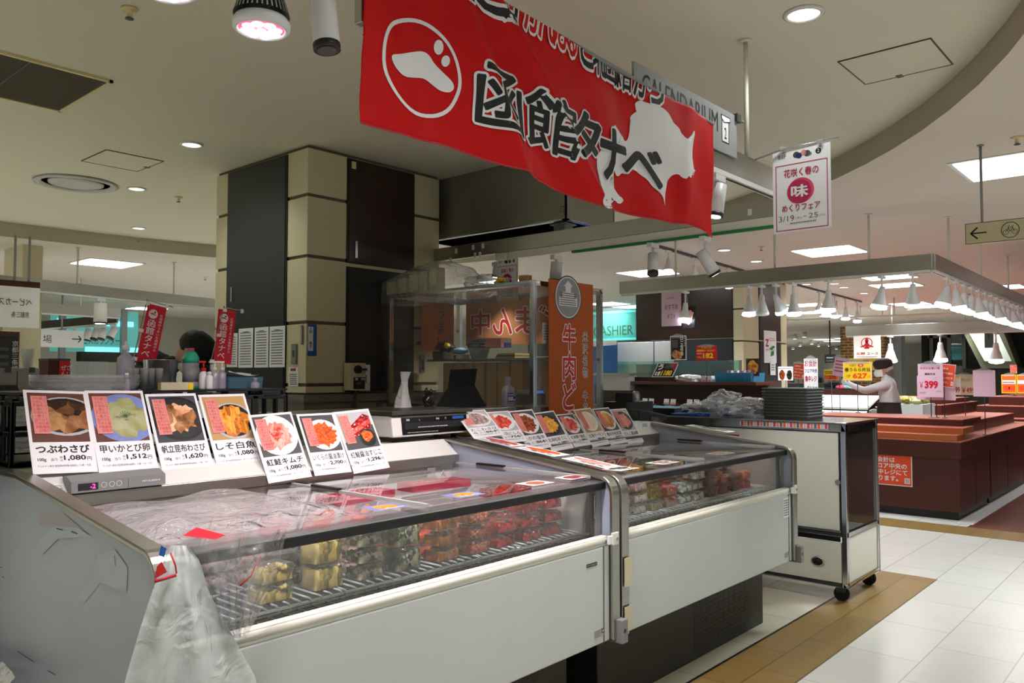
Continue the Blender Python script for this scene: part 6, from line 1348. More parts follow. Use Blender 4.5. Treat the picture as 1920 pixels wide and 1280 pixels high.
for x in (sx+.075, ex-.075): mb.box((x-.008, sy+.018, .455), (x+.008, sy+.026, 1.105), 'dgrey')
mb.box((sx+.06, sy+.018, 1.06), (ex-.06, sy+.026, 1.08), 'gold'); pt('glass_frame', mb, 0)
mb = MB(org); mb.box((sx+.03, sy+.03, .42), (ex-.01, ey-.03, .44), 'dgrey'); mb.box((ex-.02, sy+.03, .44), (ex-.01, ey-.03, 1.1), 'dark_base'); mb.box((sx+.031, ey-.03, .44), (ex-.02, ey-.02, 1.1), 'dark_base'); mb.box((sx+.032, sy+.03, .44), (sx+.04, ey-.03, 1.1), 'dgrey'); pt('liner', mb, 0)
mb = MB(org); mb.box((sx+.05, sy+.06, .80), (ex-.03, ey-.05, .81), 'wood_tan'); pt('inner_shelf', mb)
mb = MB(org); mb.box((sx-.01, sy-.01, 1.155), (ex+.01, ey+.01, 1.168), 'chrome'); pt('top', mb)
for x, y in ((sx+.06, sy+.06), (ex-.06, sy+.06), (sx+.06, ey-.06), (ex-.06, ey-.06)):
    mb = MB(org); mb.cyl((x-.016, y, .05), (x+.016, y, .05), .048, 'rubber', n=18); mb.box((x-.022, y-.03, .06), (x+.022, y+.03, .10), 'dgrey'); pt('caster', mb, 0)
a = at(1350, 826, X=sx); sign('name_plate', 'dark red shop label with white characters on the white showcase', 'label', (sx+.005, a.y, a.z), V((0, -1, 0)), UZ, .145, .05, .001, 'ink_red', lambda p, w, h: (p.fit('新粋屋', .3*w, .2*h, .4*w, .62*h, 'white', 1, .02), p.rect(.1*w, -.014, .75*w, .006, 'paper', 1)))
pr = Pr((sx-.0005, 2.55, 1.115), V((0, -1, 0)), UZ, org); pr.rect(0, .004, .62, .036, 'paper', 1)
r = random.Random(3)
for i in range(26): pr.rect(.01+i*.0235, .006, .018, .032, ('rose', 'salmon', 'ink_grey', 'orange', 'paper_pink')[i % 5], 2)
pr.mb.build('price_strip', o)
for i in range(10):
    a, b = at(1431, 770, X=5.56).y, at(1514, 770, X=5.56).y; z = 1.1695+i*.0215
    t = T('food_tray', 'grey plastic tray, '+('bottom one', 'second from the bottom', 'third up', 'fourth up', 'fifth up', 'sixth up', 'seventh up', 'eighth up', 'second from the top', 'top one')[i]+' of the stack on the white showcase', 'tray', (5.7, (a+b)/2, z), 'grey trays stacked on the showcase')
    mb = MB(t.location); j = .003*(i % 3); mb.rbox((5.56+j, b+j, z), (5.86+j, a+j, z+.014), 'mesh_grey', .015, taper=1.0); mb.rbox((5.55+j, b-.01+j, z+.014), (5.87+j, a+.01+j, z+.0205), 'pvc_grey', .018); mb.build('tray', t)
def heapbag(mb, c, r_, seed, m='bag_clear', amp=.55):
    mb.ball(c, r_, m, 30, 18, amp, seed); mb.ball(V(c)+V((.02, .04, -.01)), tuple(q*.8 for q in r_), m, 24, 14, amp*1.3, seed+5)
for px, w_, h_, s, sd in ((1320, .14, .055, 'flattened at the near end', 1), (1358, .13, .095, 'tallest in the middle', 2), (1405, .15, .075, 'beside the grey trays', 3), (1378, .10, .05, 'in front', 4)):
    q = at(px, 785, X=5.62 if s != 'in front' else 5.5)
    t = T('crumpled_bag', 'crumpled clear plastic bag heap on the white showcase, '+s, 'plastic bag', (q.x, q.y, 1.1695), 'clear bags on the showcase'); mb = MB(t.location); heapbag(mb, (q.x, q.y, 1.1695+h_*.92), (.16, w_, h_), sd); mb.build('bag', t)
    mb = MB(t.location); r = random.Random(sd)
    for i in range(5): a_ = r.uniform(-.6, .6); mb.box((q.x-.15, q.y+w_*a_, 1.18+.01*i), (q.x-.148, q.y+w_*a_+.05, 1.19+.01*i), 'navy')
    if sd in (1, 4): mb.build('blue_print', t)
q = at(1232, 768, X=5.6)
t = T('divided_tray', 'black divided tray with pale blue liners at the end of the white showcase', 'tray', (5.6, q.y, 1.1695)); mb = MB(t.location); mb.rbox((5.5, q.y-.2, 1.1695), (5.8, q.y+.16, 1.215), 'black', .02, taper=1.06); mb.build('tray', t)
mb = MB(t.location); mb.grid(lambda u, v: V((5.5+.3*u, q.y-.21+.38*v, 1.218+.012*math.sin(v*19)*math.sin(3*u))), 8, 30, 'sky_cloth'); mb.build('liner', t)
t = T('blue_folder', 'flat blue tray beside the clear bags', 'tray', (5.6, q.y-.34, 1.1695)); mb = MB(t.location); mb.box((5.40, q.y-.47, 1.1695), (5.6, q.y-.24, 1.185), 'blue'); mb.build('tray', t)
# ================================================================== wooden islands
def island(name, label, x0, x1, y0, y1, steps, plinth=.08, ztop=.80, body_top=.62):
    o = T(name, label, 'island counter', ((x0+x1)/2, (y0+y1)/2, 0), 'wooden sales islands')
    mb = MB(o.location); mb.box((x0+.05, y0+.05, 0), (x1-.05, y1-.05, plinth), 'black'); mb.build('plinth', o)
    mb = MB(o.location); mb.box((x0+.02, y0+.02, plinth), (x1-.02, y1-.02, body_top), 'wood_red'); k = max(2, int((x1-x0)/.9))
    for i in range(1, k): x = x0+(x1-x0)*i/k; mb.box((x-.004, y0+.018, plinth), (x+.004, y0+.022, body_top), 'black')
    for i in range(k): x = x0+(x1-x0)*(i+.3)/k; mb.box((x, y0+.018, body_top-.10), (x+.10, y0+.0205, body_top-.075), 'black')
    mb.build('cabinet_body', o)
    mb = MB(o.location); mb.box((x0, y0, body_top), (x1, y1, ztop-.012), 'wood_red'); mb.box((x0, y0, ztop-.012), (x1, y1, ztop), 'wood_red_top'); mb.build('top_board', o, .003)
    for i, (a0, a1, b0, b1, z0, z1, m) in enumerate(steps):
        mb = MB(o.location); mb.box((a0, b0, z0), (a1, b1, z1-.01), m); mb.box((a0, b0, z1-.01), (a1, b1, z1), 'wood_red_top'); mb.build('riser', o, .003)
    return o
isl1 = island('sales_island', 'large dark red wooden island with stepped tan boards and a red notice', 9.1, 10.55, 1.96, 3.75, [(9.12, 9.5, 2.0, 3.7, .80, .86, 'wood_tan'), (9.3, 9.8, 1.98, 3.7, .86, .925, 'wood_tan'), (9.62, 10.5, 2.05, 3.72, .925, 1.0, 'wood_red')])
island('sales_island', 'long low wing of the wooden island running on beyond the stepped boards', 10.56, 13.6, 1.96, 2.72, [(10.9, 13.4, 2.2, 2.68, .80, .93, 'wood_red')])
island('sales_island', 'second wooden island standing behind the pink price stand', 14.2, 17.5, 3.3, 5.2, [(14.5, 17.2, 3.4, 5.0, .80, .98, 'wood_red'), (14.9, 17.0, 3.5, 4.8, .98, 1.06, 'wood_red')], ztop=.80)
island('sales_island', 'third wooden island at the far end below the orange price cards', 14.4, 18.6, 1.6, 3.05, [(14.8, 18.4, 1.75, 2.95, .80, .98, 'wood_red'), (15.2, 18.2, 1.9, 2.85, .98, 1.12, 'wood_red')], ztop=.80)
a, b, c = at(1626, 906, X=9.1), at(1710, 908, X=9.1), at(1626, 849, X=9.1)
KAIKEI = ('お会計は', 'フロア中央の', '集中レジにて', '承ります。')
def kaikei(p, w, h):
    p.rect(0, 0, w, h, 'paper', 1); p.rect(.02*w, .025*h, .96*w, .95*h, 'orange_sign', 2)
    for i, s in enumerate(KAIKEI): p.text(s, .10*w, h*(.76-.2*i), .135*w, 'white', 3, bold=.025)
    p.rect(.83*w, .09*h, .12*w, .17*h, 'white', 3); p.scrawl(.845*w, .12*h, .09*w, .12*h, 'ink', 4, 3, 2)
sign('wall_notice', 'red notice with white characters fixed on the front of the big island', 'notice', (9.117, a.y, a.z), V((0, -1, 0)), UZ, a.y-b.y, c.z-a.z, .001, 'paper', kaikei)
# ================================================================== price stands
def stand(px, X, zfoot, label, draw, m='paper', clear=True, tilt=0, grp='price signs on thin stands', name='price_stand', pole=True, polex=None):
    """px = left, top, right, bottom of the sign in the picture; stands on a thin rod"""
    l, t_, r_, b_ = px; a, b, c = at(l, b_, X=X), at(r_, b_, X=X), at(l, t_, X=X)
    w, h = a.y-b.y, c.z-a.z; U = V((0, -math.cos(tilt), math.sin(tilt))); Vv = V((0, math.sin(tilt), math.cos(tilt)))
    o = sign(name, label, 'price sign', (X, a.y, a.z), U, Vv, w, h, .003, m, draw, grp)
    mid = V((X, (a.y+b.y)/2 if polex is None else at(polex, b_, X=X).y, a.z+h*.5))
    if pole:
        mb = MB(o.location); mb.cyl((mid.x+.006, mid.y, zfoot), (mid.x+.006, mid.y, a.z+h*.97), .005, 'dgrey', n=8); mb.cyl((mid.x+.006, mid.y, zfoot), (mid.x+.006, mid.y, zfoot+.01), .03, 'grey', n=12); mb.build('rod', o)
    if clear:
        mb = MB(o.location); k = 10; vs = [(X-.004, a.y-w*.1-w*.8*i/k, a.z+h+h*.09*math.sin(PI*i/k)) for i in range(k+1)]+[(X-.004, a.y-w*.9, a.z+h*.9), (X-.004, a.y-w*.1, a.z+h*.9)]
        mb.add(vs, [tuple(range(len(vs)))], 'tray_clear'); mb.build('clear_sleeve', o)
    return o
def y627(p, w, h):
    p.rect(.02*w, .03*h, .96*w, .94*h, 'yellow', 1); p.rect(.02*w, .03*h, .96*w, .40*h, 'orange', 1.5) if 0 else None
    p.fit('今週の', .22*w, .76*h, .24*w, .14*h, 'ink', 2); p.ell(.62*w, .83*h, .1*w, .1*h, 'orange_sign', 2); p.text('得', .62*w, .775*h, .13*h, 'white', 3, al='c')
    p.fit('春うらら弁当', .06*w, .48*h, .88*w, .22*h, 'ink', 3, .025); p.fit('1P', .14*w, .14*h, .12*w, .17*h, 'ink', 3); p.fit('627', .34*w, .11*h, .5*w, .29*h, 'orange_sign', 3, .04); p.fit('円', .87*w, .14*h, .08*w, .12*h, 'orange_sign', 3)
stand((1581, 679, 1635, 713), 10.42, 1.0, 'yellow price sign reading 627 held steady by the staff member in white', y627, 'paper')
stand((1590, 672, 1664, 694), 11.6, 0, 'plain yellow price sign behind the staff member\'s head', lambda p, w, h: (p.rect(.02*w, .03*h, .96*w, .94*h, 'yellow', 1), p.scrawl(.06*w, .7*h, .5*w, .2*h, 'ink_grey', 2, 1, 3)), 'paper')
stand((1545, 692, 1573, 712), 11.9, 0, 'small yellow price sign reading 270 left of the tilted lilac sheet', lambda p, w, h: (p.rect(.02*w, .03*h, .96*w, .94*h, 'yellow', 1), p.rect(.02*w, .03*h, .96*w, .4*h, 'orange', 2), p.scrawl(.06*w, .55*h, .8*w, .3*h, 'ink', 3, 2, 3), p.fit('270', .35*w, .08*h, .45*w, .32*h, 'ink_red', 3, .03)))
stand((1560, 668, 1588, 703), 11.3, 0, 'tilted lilac sheet behind the yellow 627 sign', lambda p, w, h: p.scrawl(.1*w, .2*h, .7*w, .7*h, 'crimson', 1, 4, 4), 'paper_pink', tilt=-.18)
def p399(p, w, h):
    p.rect(0, 0, w, h, 'paper_pink', 1); p.fit('平日のお買い得', .08*w, .83*h, .8*w, .07*h, 'rose', 2, .03); p.fit('鶏飯弁当', .27*w, .66*h, .42*w, .07*h, 'ink', 2, .02); p.fit('1コ', .62*w, .54*h, .14*w, .05*h, 'rose', 2)
    p.fit('￥', .06*w, .26*h, .14*w, .2*h, 'rose', 2, .02); p.fit('399', .26*w, .26*h, .54*w, .23*h, 'ink_red' if 0 else 'flag_red', 2, .05); p.scrawl(.05*w, .1*h, .25*w, .06*h, 'ink_grey', 2, 2, 3); p.scrawl(.72*w, .16*h, .2*w, .03*h, 'ink_grey', 2, 1, 3)
stand((1722, 682, 1769, 744), 9.75, 1.0, 'pink price sign reading 399 standing on the big island', p399, 'paper_pink')
stand((1720, 704, 1792, 749), 9.80, 1.0, 'blank lilac sheet directly behind the 399 sign', None, 'paper_pink', clear=False)
stand((1752, 680, 1788, 723), 9.78, 1.0, 'red notice leaning behind the 399 sign', kaikei, 'orange_sign', clear=False, tilt=-.12)
stand((1790, 702, 1829, 740), 11.3, .93, 'cream price sign reading 499 for chicken steak', lambda p, w, h: (p.rect(0, 0, w, h, 'cream', 1), p.rect(0, 0, .3*w, h, 'bumper', 2), p.fit('チキンステーキ', .34*w, .66*h, .62*w, .16*h, 'ink', 3), p.fit('￥499', .36*w, .1*h, .6*w, .28*h, 'ink_red', 3, .02), p.fit('99', .04*w, .1*h, .22*w, .3*h, 'ink_red', 3, .03), p.rect(.04*w, .82*h, .2*w, .14*h, 'yellow', 3)), 'cream')
stand((1825, 694, 1867, 743), 10.3, .80, 'blank lilac sheet on a rod at the open side of the big island', None, 'paper_pink')
stand((1878, 702, 1906, 737), 15.6, 1.12, 'first of two orange price cards at the edge of the picture', lambda p, w, h: (p.rect(.05*w, .05*h, .9*w, .9*h, 'orange', 1), p.rect(.05*w, .5*h, .9*w, .2*h, 'paper', 2), p.scrawl(.08*w, .53*h, .8*w, .12*h, 'ink', 3, 1, 2), p.ell(.35*w, .28*h, .22*w, .14*h, 'orange_sign', 2), p.ell(.7*w, .28*h, .22*w, .14*h, 'orange_sign', 2)), 'yellow')
stand((1907, 702, 1936, 737), 15.6, 1.12, 'second of two orange price cards, cut by the picture edge', lambda p, w, h: (p.rect(.05*w, .05*h, .9*w, .9*h, 'orange', 1), p.rect(.05*w, .5*h, .9*w, .2*h, 'paper', 2), p.ell(.35*w, .28*h, .22*w, .14*h, 'orange_sign', 2)), 'yellow')
stand((1894, 684, 1907, 700), 15.8, 1.12, 'tiny red notice above the orange price cards', kaikei, 'orange_sign', clear=False)
stand((1508, 672, 1534, 736), 7.6, 0, 'tall white notice with purple handwriting beside the grey trays', lambda p, w, h: (p.fit('お会計', .05*w, .76*h, .9*w, .19*h, 'crimson', 1, .02), p.fit('フロア中央', .05*w, .58*h, .9*w, .12*h, 'navy', 1, .02), p.fit('集中レジ', .08*w, .32*h, .84*w, .18*h, 'crimson', 1, .03), p.fit('承ります', .2*w, .07*h, .75*w, .12*h, 'navy', 1, .02)), 'paper')
stand((1486, 679, 1507, 708), 8.0, 0, 'tilted small red notice beside the tall handwritten one', kaikei, 'orange_sign', tilt=-.12)
stand((1459, 687, 1487, 713), 7.6, 0, 'white card with two round dishes below the column poster', lambda p, w, h: (p.cell(.27*w, .4*h, .2*w, .36*h, FOOD['brownroe'], 1, (0, 0, w, h), 20, .1, 2), p.cell(.76*w, .4*h, .18*w, .36*h, FOOD['konbu'], 1, (0, 0, w, h), 20, .1, 3), p.scrawl(.05*w, .82*h, .9*w, .1*h, 'ink_grey', 1, 1, 3)), 'paper', clear=False)
# the meat counter in front of the far column
mx0, mx1, my0, my1 = 8.25, 9.15, 3.86, 6.3
o = T('meat_counter', 'dark wooden sales counter with an upper shelf in front of the far column', 'counter', ((mx0+mx1)/2, (my0+my1)/2, 0))
mb = MB(o.location); mb.box((mx0, my0, 0), (mx1, my1, .98), 'wood_dark'); mb.build('cabinet', o)
mb = MB(o.location); mb.box((mx0-.03, my0-.03, .98), (mx1, my1, 1.02), 'wood_dark_top'); mb.build('worktop', o)
mb = MB(o.location); mb.box((8.85, my0+.02, 1.02), (8.9, my1, 1.36), 'wood_dark'); mb.build('back_panel', o)
mb = MB(o.location); mb.box((8.5, my0, 1.36), (9.15, 5.62, 1.395), 'wood_dark_top'); mb.box((8.62, 4.95, 1.395), (9.1, 5.6, 1.45), 'wood_dark'); mb.build('upper_shelf', o)
q = at(1127, 700, X=8.5); q2 = at(1182, 732, X=8.5); mb = MB(o.location); mb.box((8.48, q2.y, q2.z), (8.6, q.y, q.z-.02), 'lgrey'); mb.build('white_panel', o)
mb = MB(o.location); mb.box((8.45, q2.y-.02, q.z-.02), (9.1, q.y+.1, q.z+.005), 'steel'); mb.build('steel_end_top', o)
for i, (px, s) in enumerate(((1222, 'first'), (1262, 'second'), (1305, 'third'), (1348, 'fourth'), (1388, 'nearest the grey trays'))):
    y = at(px, 740, X=8.55).y
    t = T('lacquer_tray', 'reddish brown oval tray of wrapped meat below the upper shelf, '+s, 'tray', (8.55, y, 1.0205), 'oval trays on the meat counter'); mb = MB(t.location); mb.lathe([(.10, 0), (.16, .01), (.2, .06), (.205, .06), (.165, .008)], 'wood_red', c=(8.55, y, 1.0205), n=26, sy=.55); mb.build('tray', t)
    mb = MB(t.location); mb.ball((8.55, y, 1.085), (.15, .085, .04), FOOD['brownroe'], 16, 8, .4, i); mb.ball((8.55, y, 1.10), (.15, .08, .05), 'bag_clear', 14, 8, .4, i+3); mb.build('wrapped_meat', t)
    mb = MB(t.location)
    for k in range(2): yy = y-.07+.09*k; mb.add([(8.36, yy, 1.13), (8.36, yy-.07, 1.128), (8.375, yy-.07, 1.19), (8.375, yy, 1.193)], [(0, 1, 2, 3)], 'paper'); mb.add([(8.359, yy-.005, 1.135), (8.359, yy-.065, 1.133), (8.37, yy-.065, 1.16), (8.37, yy-.005, 1.162)], [(0, 1, 2, 3)], 'salmon')
    if i < 4: mb.build('price_tag', t)
y0, y1 = at(1410, 705, X=8.62).y, at(1342, 705, X=8.62).y
t = T('blue_bin', 'blue plastic bin of pink wrapped packets on the upper shelf', 'bin', (8.75, (y0+y1)/2, 1.3955)); mb = MB(t.location); mb.rbox((8.6, y0, 1.3955), (8.95, y1, 1.50), 'blue_crate', .01, taper=1.04)
for i in range(9): mb.box((8.59, y0+(y1-y0)*i/9, 1.4), (8.6, y0+(y1-y0)*i/9+.006, 1.495), 'blue_crate')
mb.build('bin', t)
for i in range(6):
    y = y1+.03-.075*i+.02; t = T('wrapped_packet', 'pink and white wrapped packet, '+('first', 'second', 'third', 'fourth', 'fifth', 'sixth')[i]+' along from the yellow price', 'packet', (8.7, y+.05, 1.3955 if i < 3 else 1.501), 'pink packets by the blue bin'); zz = 1.3955 if i < 2 else 1.5015
    mb = MB(t.location); yy = y+.12 if i < 2 else y-.06; mb.rbox((8.64, yy-.03, zz), (8.75, yy+.03, zz+.07 if i < 2 else zz+.025), ('paper_pink', 'paper')[i % 2], .008); mb.build('wrap', t); mb = MB(t.location); mb.box((8.638, yy-.015, zz+.006), (8.6395, yy+.01, zz+.02), 'rose'); mb.build('red_mark', t)
y = at(1290, 700, X=8.65).y; simple('crumpled_bag', 'heap of pale crumpled bags on the upper shelf under the red 182 sign', 'plastic bag', V((8.7, y, 1.3955)), [('bag', lambda mb: mb.ball((8.7, y, 1.435), (.12, .18, .05), 'bag_white', 22, 12, .5, 3))])
stand((1305, 648, 1344, 675), 8.62, 1.396, 'red price sign with yellow characters reading 182', lambda p, w, h: (p.rect(.02*w, .03*h, .96*w, .94*h, 'red', 1), p.fit('今週の得', .25*w, .8*h, .5*w, .1*h, 'yellow', 2), p.fit('国産豚肩ロースにんにく', .06*w, .58*h, .86*w, .16*h, 'yellow', 2, .03), p.rect(.05*w, .4*h, .25*w, .1*h, 'salmon', 2), p.fit('182', .34*w, .12*h, .5*w, .36*h, 'yellow', 2, .04), p.fit('100g', .07*w, .12*h, .2*w, .14*h, 'yellow', 2)), 'red')
stand((1257, 630, 1287, 675), 8.62, 1.396, 'black poster sign with white brush characters and a meat dish', lambda p, w, h: (p.rect(.04*w, .03*h, .92*w, .94*h, 'ink', 1), p.vtext('ロースカツ丼', .72*w, .93*h, .16*h, 'white', 2, .125*h, .04), p.vtext('やわらか', .9*w, .95*h, .09*h, 'white', 2, .1*h), p.scrawl(.1*w, .5*h, .4*w, .35*h, 'grey', 2, 8, 3), p.cell(.42*w, .22*h, .36*w, .2*h, FOOD['bento'], 3, (.04*w, .03*h, .92*w, .94*h), 20, .2, 4)), 'paper')
def unagi(p, w, h):
    p.rect(.03*w, .04*h, .94*w, .92*h, 'ink', 1); p.poly([(.55*w, .96*h), (.97*w, .96*h), (.97*w, .4*h)], 'ink_red', 2); p.fit('う', .1*w, .5*h, .25*w, .42*h, 'white', 3, .05); p.fit('な重', .08*w, .1*h, .26*w, .3*h, 'white', 3, .03); p.fit('1180', .38*w, .1*h, .5*w, .36*h, 'yellow', 3, .05); p.scrawl(.42*w, .6*h, .4*w, .3*h, 'grey', 3, 3, 3)
a, b, c = at(1221, 705, X=8.6), at(1260, 705, X=8.6), at(1233, 676, X=8.75)
sign('leaning_sign', 'black leaning price sign with a big white character and yellow 1180', 'price sign', (8.61, a.y, 1.4505), V((0, -1, 0)), V((.5, -.25, 1)), a.y-b.y, .2, .003, 'paper', unagi)
stand((1399, 672, 1424, 705), 8.66, 1.396, 'framed photo of a bento meal at the end of the upper shelf', lambda p, w, h: (p.rect(.06*w, .05*h, .88*w, .9*h, 'wood_dark', 1), p.cell(.5*w, .5*h, .4*w, .4*h, FOOD['bento'], 2, (0, 0, w, h), 18, .1, 2), p.frame(0, 0, w, h, .06*w, 'dgrey', 3)), 'wood_dark', clear=False)
q = at(1110, 690, X=9.3); q1 = at(1157, 638, X=9.3); t = simple('blue_cover', 'blue cloth cover with a white hem beyond the brown curtain', 'cover', V((9.3, (q.y+q1.y)/2, 0)), [('cloth', lambda mb: mb.grid(lambda u, v: V((9.3+.02*math.sin(9*u), q.y+.5+(q1.y-q.y-.5)*u, .01+(q1.z-.01)*v)), 12, 6, 'blue_cloth')), ('white_hem', lambda mb: mb.grid(lambda u, v: V((9.28+.02*math.sin(9*u), q.y+.5+(q1.y-q.y-.5)*u, q1.z-.10+.1*v+.04*u*(1-v))), 12, 2, 'paper'))])
for l, r_, s in ((1158, 1224, 'wider one'), (1227, 1262, 'narrower one')):
    a, b = at(l, 672, X=9.5), at(r_, 640, X=9.5)
    simple('roll_board', 'pale board closing the back counter, '+s+' behind the black poster sign', 'board', V((9.5, (a.y+b.y)/2, 0)), [('board', lambda mb: mb.box((9.5, b.y, 1.62), (9.52, a.y, 1.62+.31), 'paper_pink' if 0 else 'lgrey'), .003), ('post', lambda mb: mb.box((9.525, b.y+.02, 0), (9.555, b.y+.05, 1.9), 'dgrey'))])
a, b = at(1125, 697, X=9.4), at(1390, 697, X=9.4); simple('sneeze_guard', 'long clear guard screen behind the meat counter', 'screen', V((9.4, (a.y+b.y)/2, 0)), [('pane', lambda mb: mb.box((9.4, b.y, 1.2), (9.404, a.y, 1.66), 'teal_glass')), ('rail', lambda mb: mb.box((9.39, b.y, 1.17), (9.415, a.y, 1.20), 'steel')), ('post', lambda mb: mb.box((9.39, a.y-.03, 0), (9.415, a.y, 1.66), 'steel')), ('post', lambda mb: mb.box((9.39, b.y, 0), (9.415, b.y+.03, 1.66), 'steel'))])
# hanging gift poster, column poster
a, b, c = at(1241, 612, X=7.24), at(1277, 612, X=7.24), at(1241, 552, X=7.24)
o = sign('hanging_poster', 'pink gift poster with black handwriting hanging from the long steel frame', 'poster', (7.235, a.y, a.z), V((0, -1, 0)), V((0, 0, 1)), (a.y-b.y)*1.02, 2.349-a.z, .002, 'paper_pink', lambda p, w, h: (p.rect(0, 0, w, h, 'paper_pink', 1), p.fit('夏の菓子特集', .28*w, .75*h, .4*w, .05*h, 'ink_grey', 2), p.fit('おすすめ', .18*w, .45*h, .66*w, .16*h, 'ink', 2), p.fit('ギフト', .3*w, .2*h, .42*w, .15*h, 'ink', 2)))
a = at(1279, 615, X=7.3); b = at(1302, 615, X=7.3); sign('food_poster', 'round dark poster of sliced meat beside the pink gift poster', 'poster', (7.3, a.y, a.z), V((0, -1, .0)), V((0, -.1, 1)), a.y-b.y, .22, .002, 'ink', lambda p, w, h: (p.rect(0, 0, w, h, 'ink', 1), p.ell(.5*w, .45*h, .46*w, .42*h, 'dark_bowl', 2), p.cell(.5*w, .5*h, .36*w, .34*h, FOOD['kimchi'], 3, (0, 0, w, h), 16, .3, 3), p.poly([(.5*w, .2*h), (.62*w, .16*h), (.86*w, .7*h), (.74*w, .74*h)], 'cream', 4)))
o = bpy.data.objects['food_poster']; mb = MB(o.location); mb.tube([(7.3, (a.y+b.y)/2, a.z+.2), (7.262, (a.y+b.y)/2, 2.36)], .003, 'grey', 6); mb.build('cord', o)
yq = 4.94-.014
a, b, c = at(1433, 680, Y=yq), at(1456, 678, Y=yq), at(1433, 619, Y=yq)
sign('column_poster', 'white poster with red and green lettering on the far column', 'poster', (a.x, yq, a.z), UX, UZ, b.x-a.x, c.z-a.z, .003, 'paper', lambda p, w, h: (p.fit('Z', .12*w, .5*h, .26*w, .24*h, 'ink_red', 1, .05), p.poly([(.4*w, .45*h), (.75*w, .55*h), (.9*w, .5*h), (.6*w, .4*h)], 'green', 1), p.poly([(.5*w, .2*h), (.8*w, .25*h), (.8*w, .38*h), (.55*w, .36*h)], 'green', 1), p.fit('ZEROCARBON', .12*w, .38*h, .76*w, .05*h, 'ink', 2), p.scrawl(.45*w, .68*h, .45*w, .12*h, 'salmon', 1, 2, 3)))
a, b, c = at(1443, 703, Y=yq), at(1453, 703, Y=yq), at(1443, 676, Y=yq)
sign('small_sheet', 'small white sheet under the poster of the far column', 'sheet', (a.x, yq-.012, a.z), UX, UZ, b.x-a.x, c.z-a.z, .002, 'paper', lambda p, w, h: p.scrawl(.2*w, .3*h, .6*w, .5*h, 'ink_grey', 1, 3, 3))
# chilled far counter in front of the staff member
def farcase(x0, x1, y0, y1, label):
    o = T('far_chilled_case', label, 'display case', ((x0+x1)/2, (y0+y1)/2, 0), 'far chilled counters')
    mb = MB(o.location); mb.box((x0, y0, 0), (x1, y1, .78), 'wood_dark'); mb.build('base', o)
    for i, (xa, xb, z0, z1) in enumerate(((x0, x0+.45, .80, .93), (x0+.47, x1-.1, .98, 1.16))):
        mb = MB(o.location); mb.add([(xa, y0, z0), (xa, y1, z0), (xb, y1, z1), (xb, y0, z1), (xa, y0, z0-.03), (xa, y1, z0-.03), (xb, y1, z1-.03), (xb, y0, z1-.03)], [(0, 1, 2, 3), (7, 6, 5, 4), (0, 4, 5, 1), (2, 6, 7, 3), (1, 5, 6, 2), (0, 3, 7, 4)], 'white_paint')
        for k in range(16): y = y0+(y1-y0)*k/16; mb.add([(xa, y, z0+.002), (xa, y+.02, z0+.002), (xb, y+.02, z1+.002), (xb, y, z1+.002)], [(0, 1, 2, 3)], 'lgrey')
        mb.build('sloped_shelf', o)
    mb = MB(o.location); mb.tube([(x0-.02, y0, .90), (x0-.02, y1, .90)], .009, 'black', 6)
    for k in range(4): y = y0+(y1-y0)*(k+.3)/4; mb.tube([(x0-.02, y, .76), (x0-.02, y, .90)], .009, 'black', 6)
    mb.build('guard_rail', o)
    mb = MB(o.location); mb.box((x1-.12, y0, .78), (x1-.06, y1, 1.22), 'wood_red'); mb.box((x1-.13, y0, 1.16), (x1-.04, y1, 1.24), 'wood_red'); mb.build('back_rail', o)
farcase(12.1, 13.3, 3.95, 6.4, 'open chilled counter with sloping white shelves before the staff member')
q = at(1590, 735, X=13.0)
for i, (px, py, m, s) in enumerate(((1578, 731, 'rose', 'pink'), (1590, 728, 'sky_cloth', 'pale blue'), (1600, 732, 'paper', 'white'), (1608, 727, 'yellow', 'yellow'))):
    q = at(px, py, X=13.22); simple('snack_bag', s+' packet lying on the back rail of the far chilled counter', 'packet', V((13.22, q.y, 1.2405)), [('packet', lambda mb: mb.ball((13.22, q.y, 1.275), (.04, .1, .035), m, 12, 8, .3, i)), ('seal', lambda mb: mb.box((13.215, q.y-.105, 1.27), (13.225, q.y-.09, 1.285), 'paper'))], 'packets on the far counter')
q = at(1640, 738, X=12.6); simple('vegetable_box', 'low box of pale green vegetables beside the staff member', 'box', V((13.7, 3.95, 0)), [('pedestal', lambda mb: mb.box((13.4, 3.4, 0), (14.1, 4.5, 1.02), 'lgrey')), ('vegetables', lambda mb: [mb.ball((13.45+.13*(k % 5), 3.5+.16*(k//5), 1.06+.01*(k % 3)), (.07, .07, .05), FOOD['olive'] if k % 2 else FOOD['paleveg'], 8, 6, .4, k) for k in range(30)])])
# bicycle sign
def bike(p, w, h):
    p.rect(0, 0, w, h, 'cream', 1); p.frame(0, 0, w, h, .004, 'groove', 2)
    p.line(.03, h*.5, .115, h*.5, .008, 'ink', 3); p.line(.03, h*.5, .067, h*.77, .009, 'ink', 3); p.line(.03, h*.5, .067, h*.23, .009, 'ink', 3)
    cx, cy, r = .238, h*.5, .048; p.ring(cx, cy, r, r, .004, 'ink', 3)
    for dx in (-.023, .023): p.ring(cx+dx, cy-.012, .015, .015, .0025, 'ink', 3, 18)
    for a in ((-.023, -.012, -.008, .014), (-.008, .014, .012, .014), (.012, .014, .023, -.012), (-.010, .012, .0, -.01), (.0, -.01, .012, .012), (-.008, .014, -.010, .024), (-.010, .024, -.001, .026), (.012, .014, .010, .02), (.005, .021, .018, .022)): p.line(cx+a[0], cy+a[1], cx+a[2], cy+a[3], .0028, 'ink', 3)
    p.fit('駐輪場', .38, h*.3, .2, h*.4, 'ink', 3)
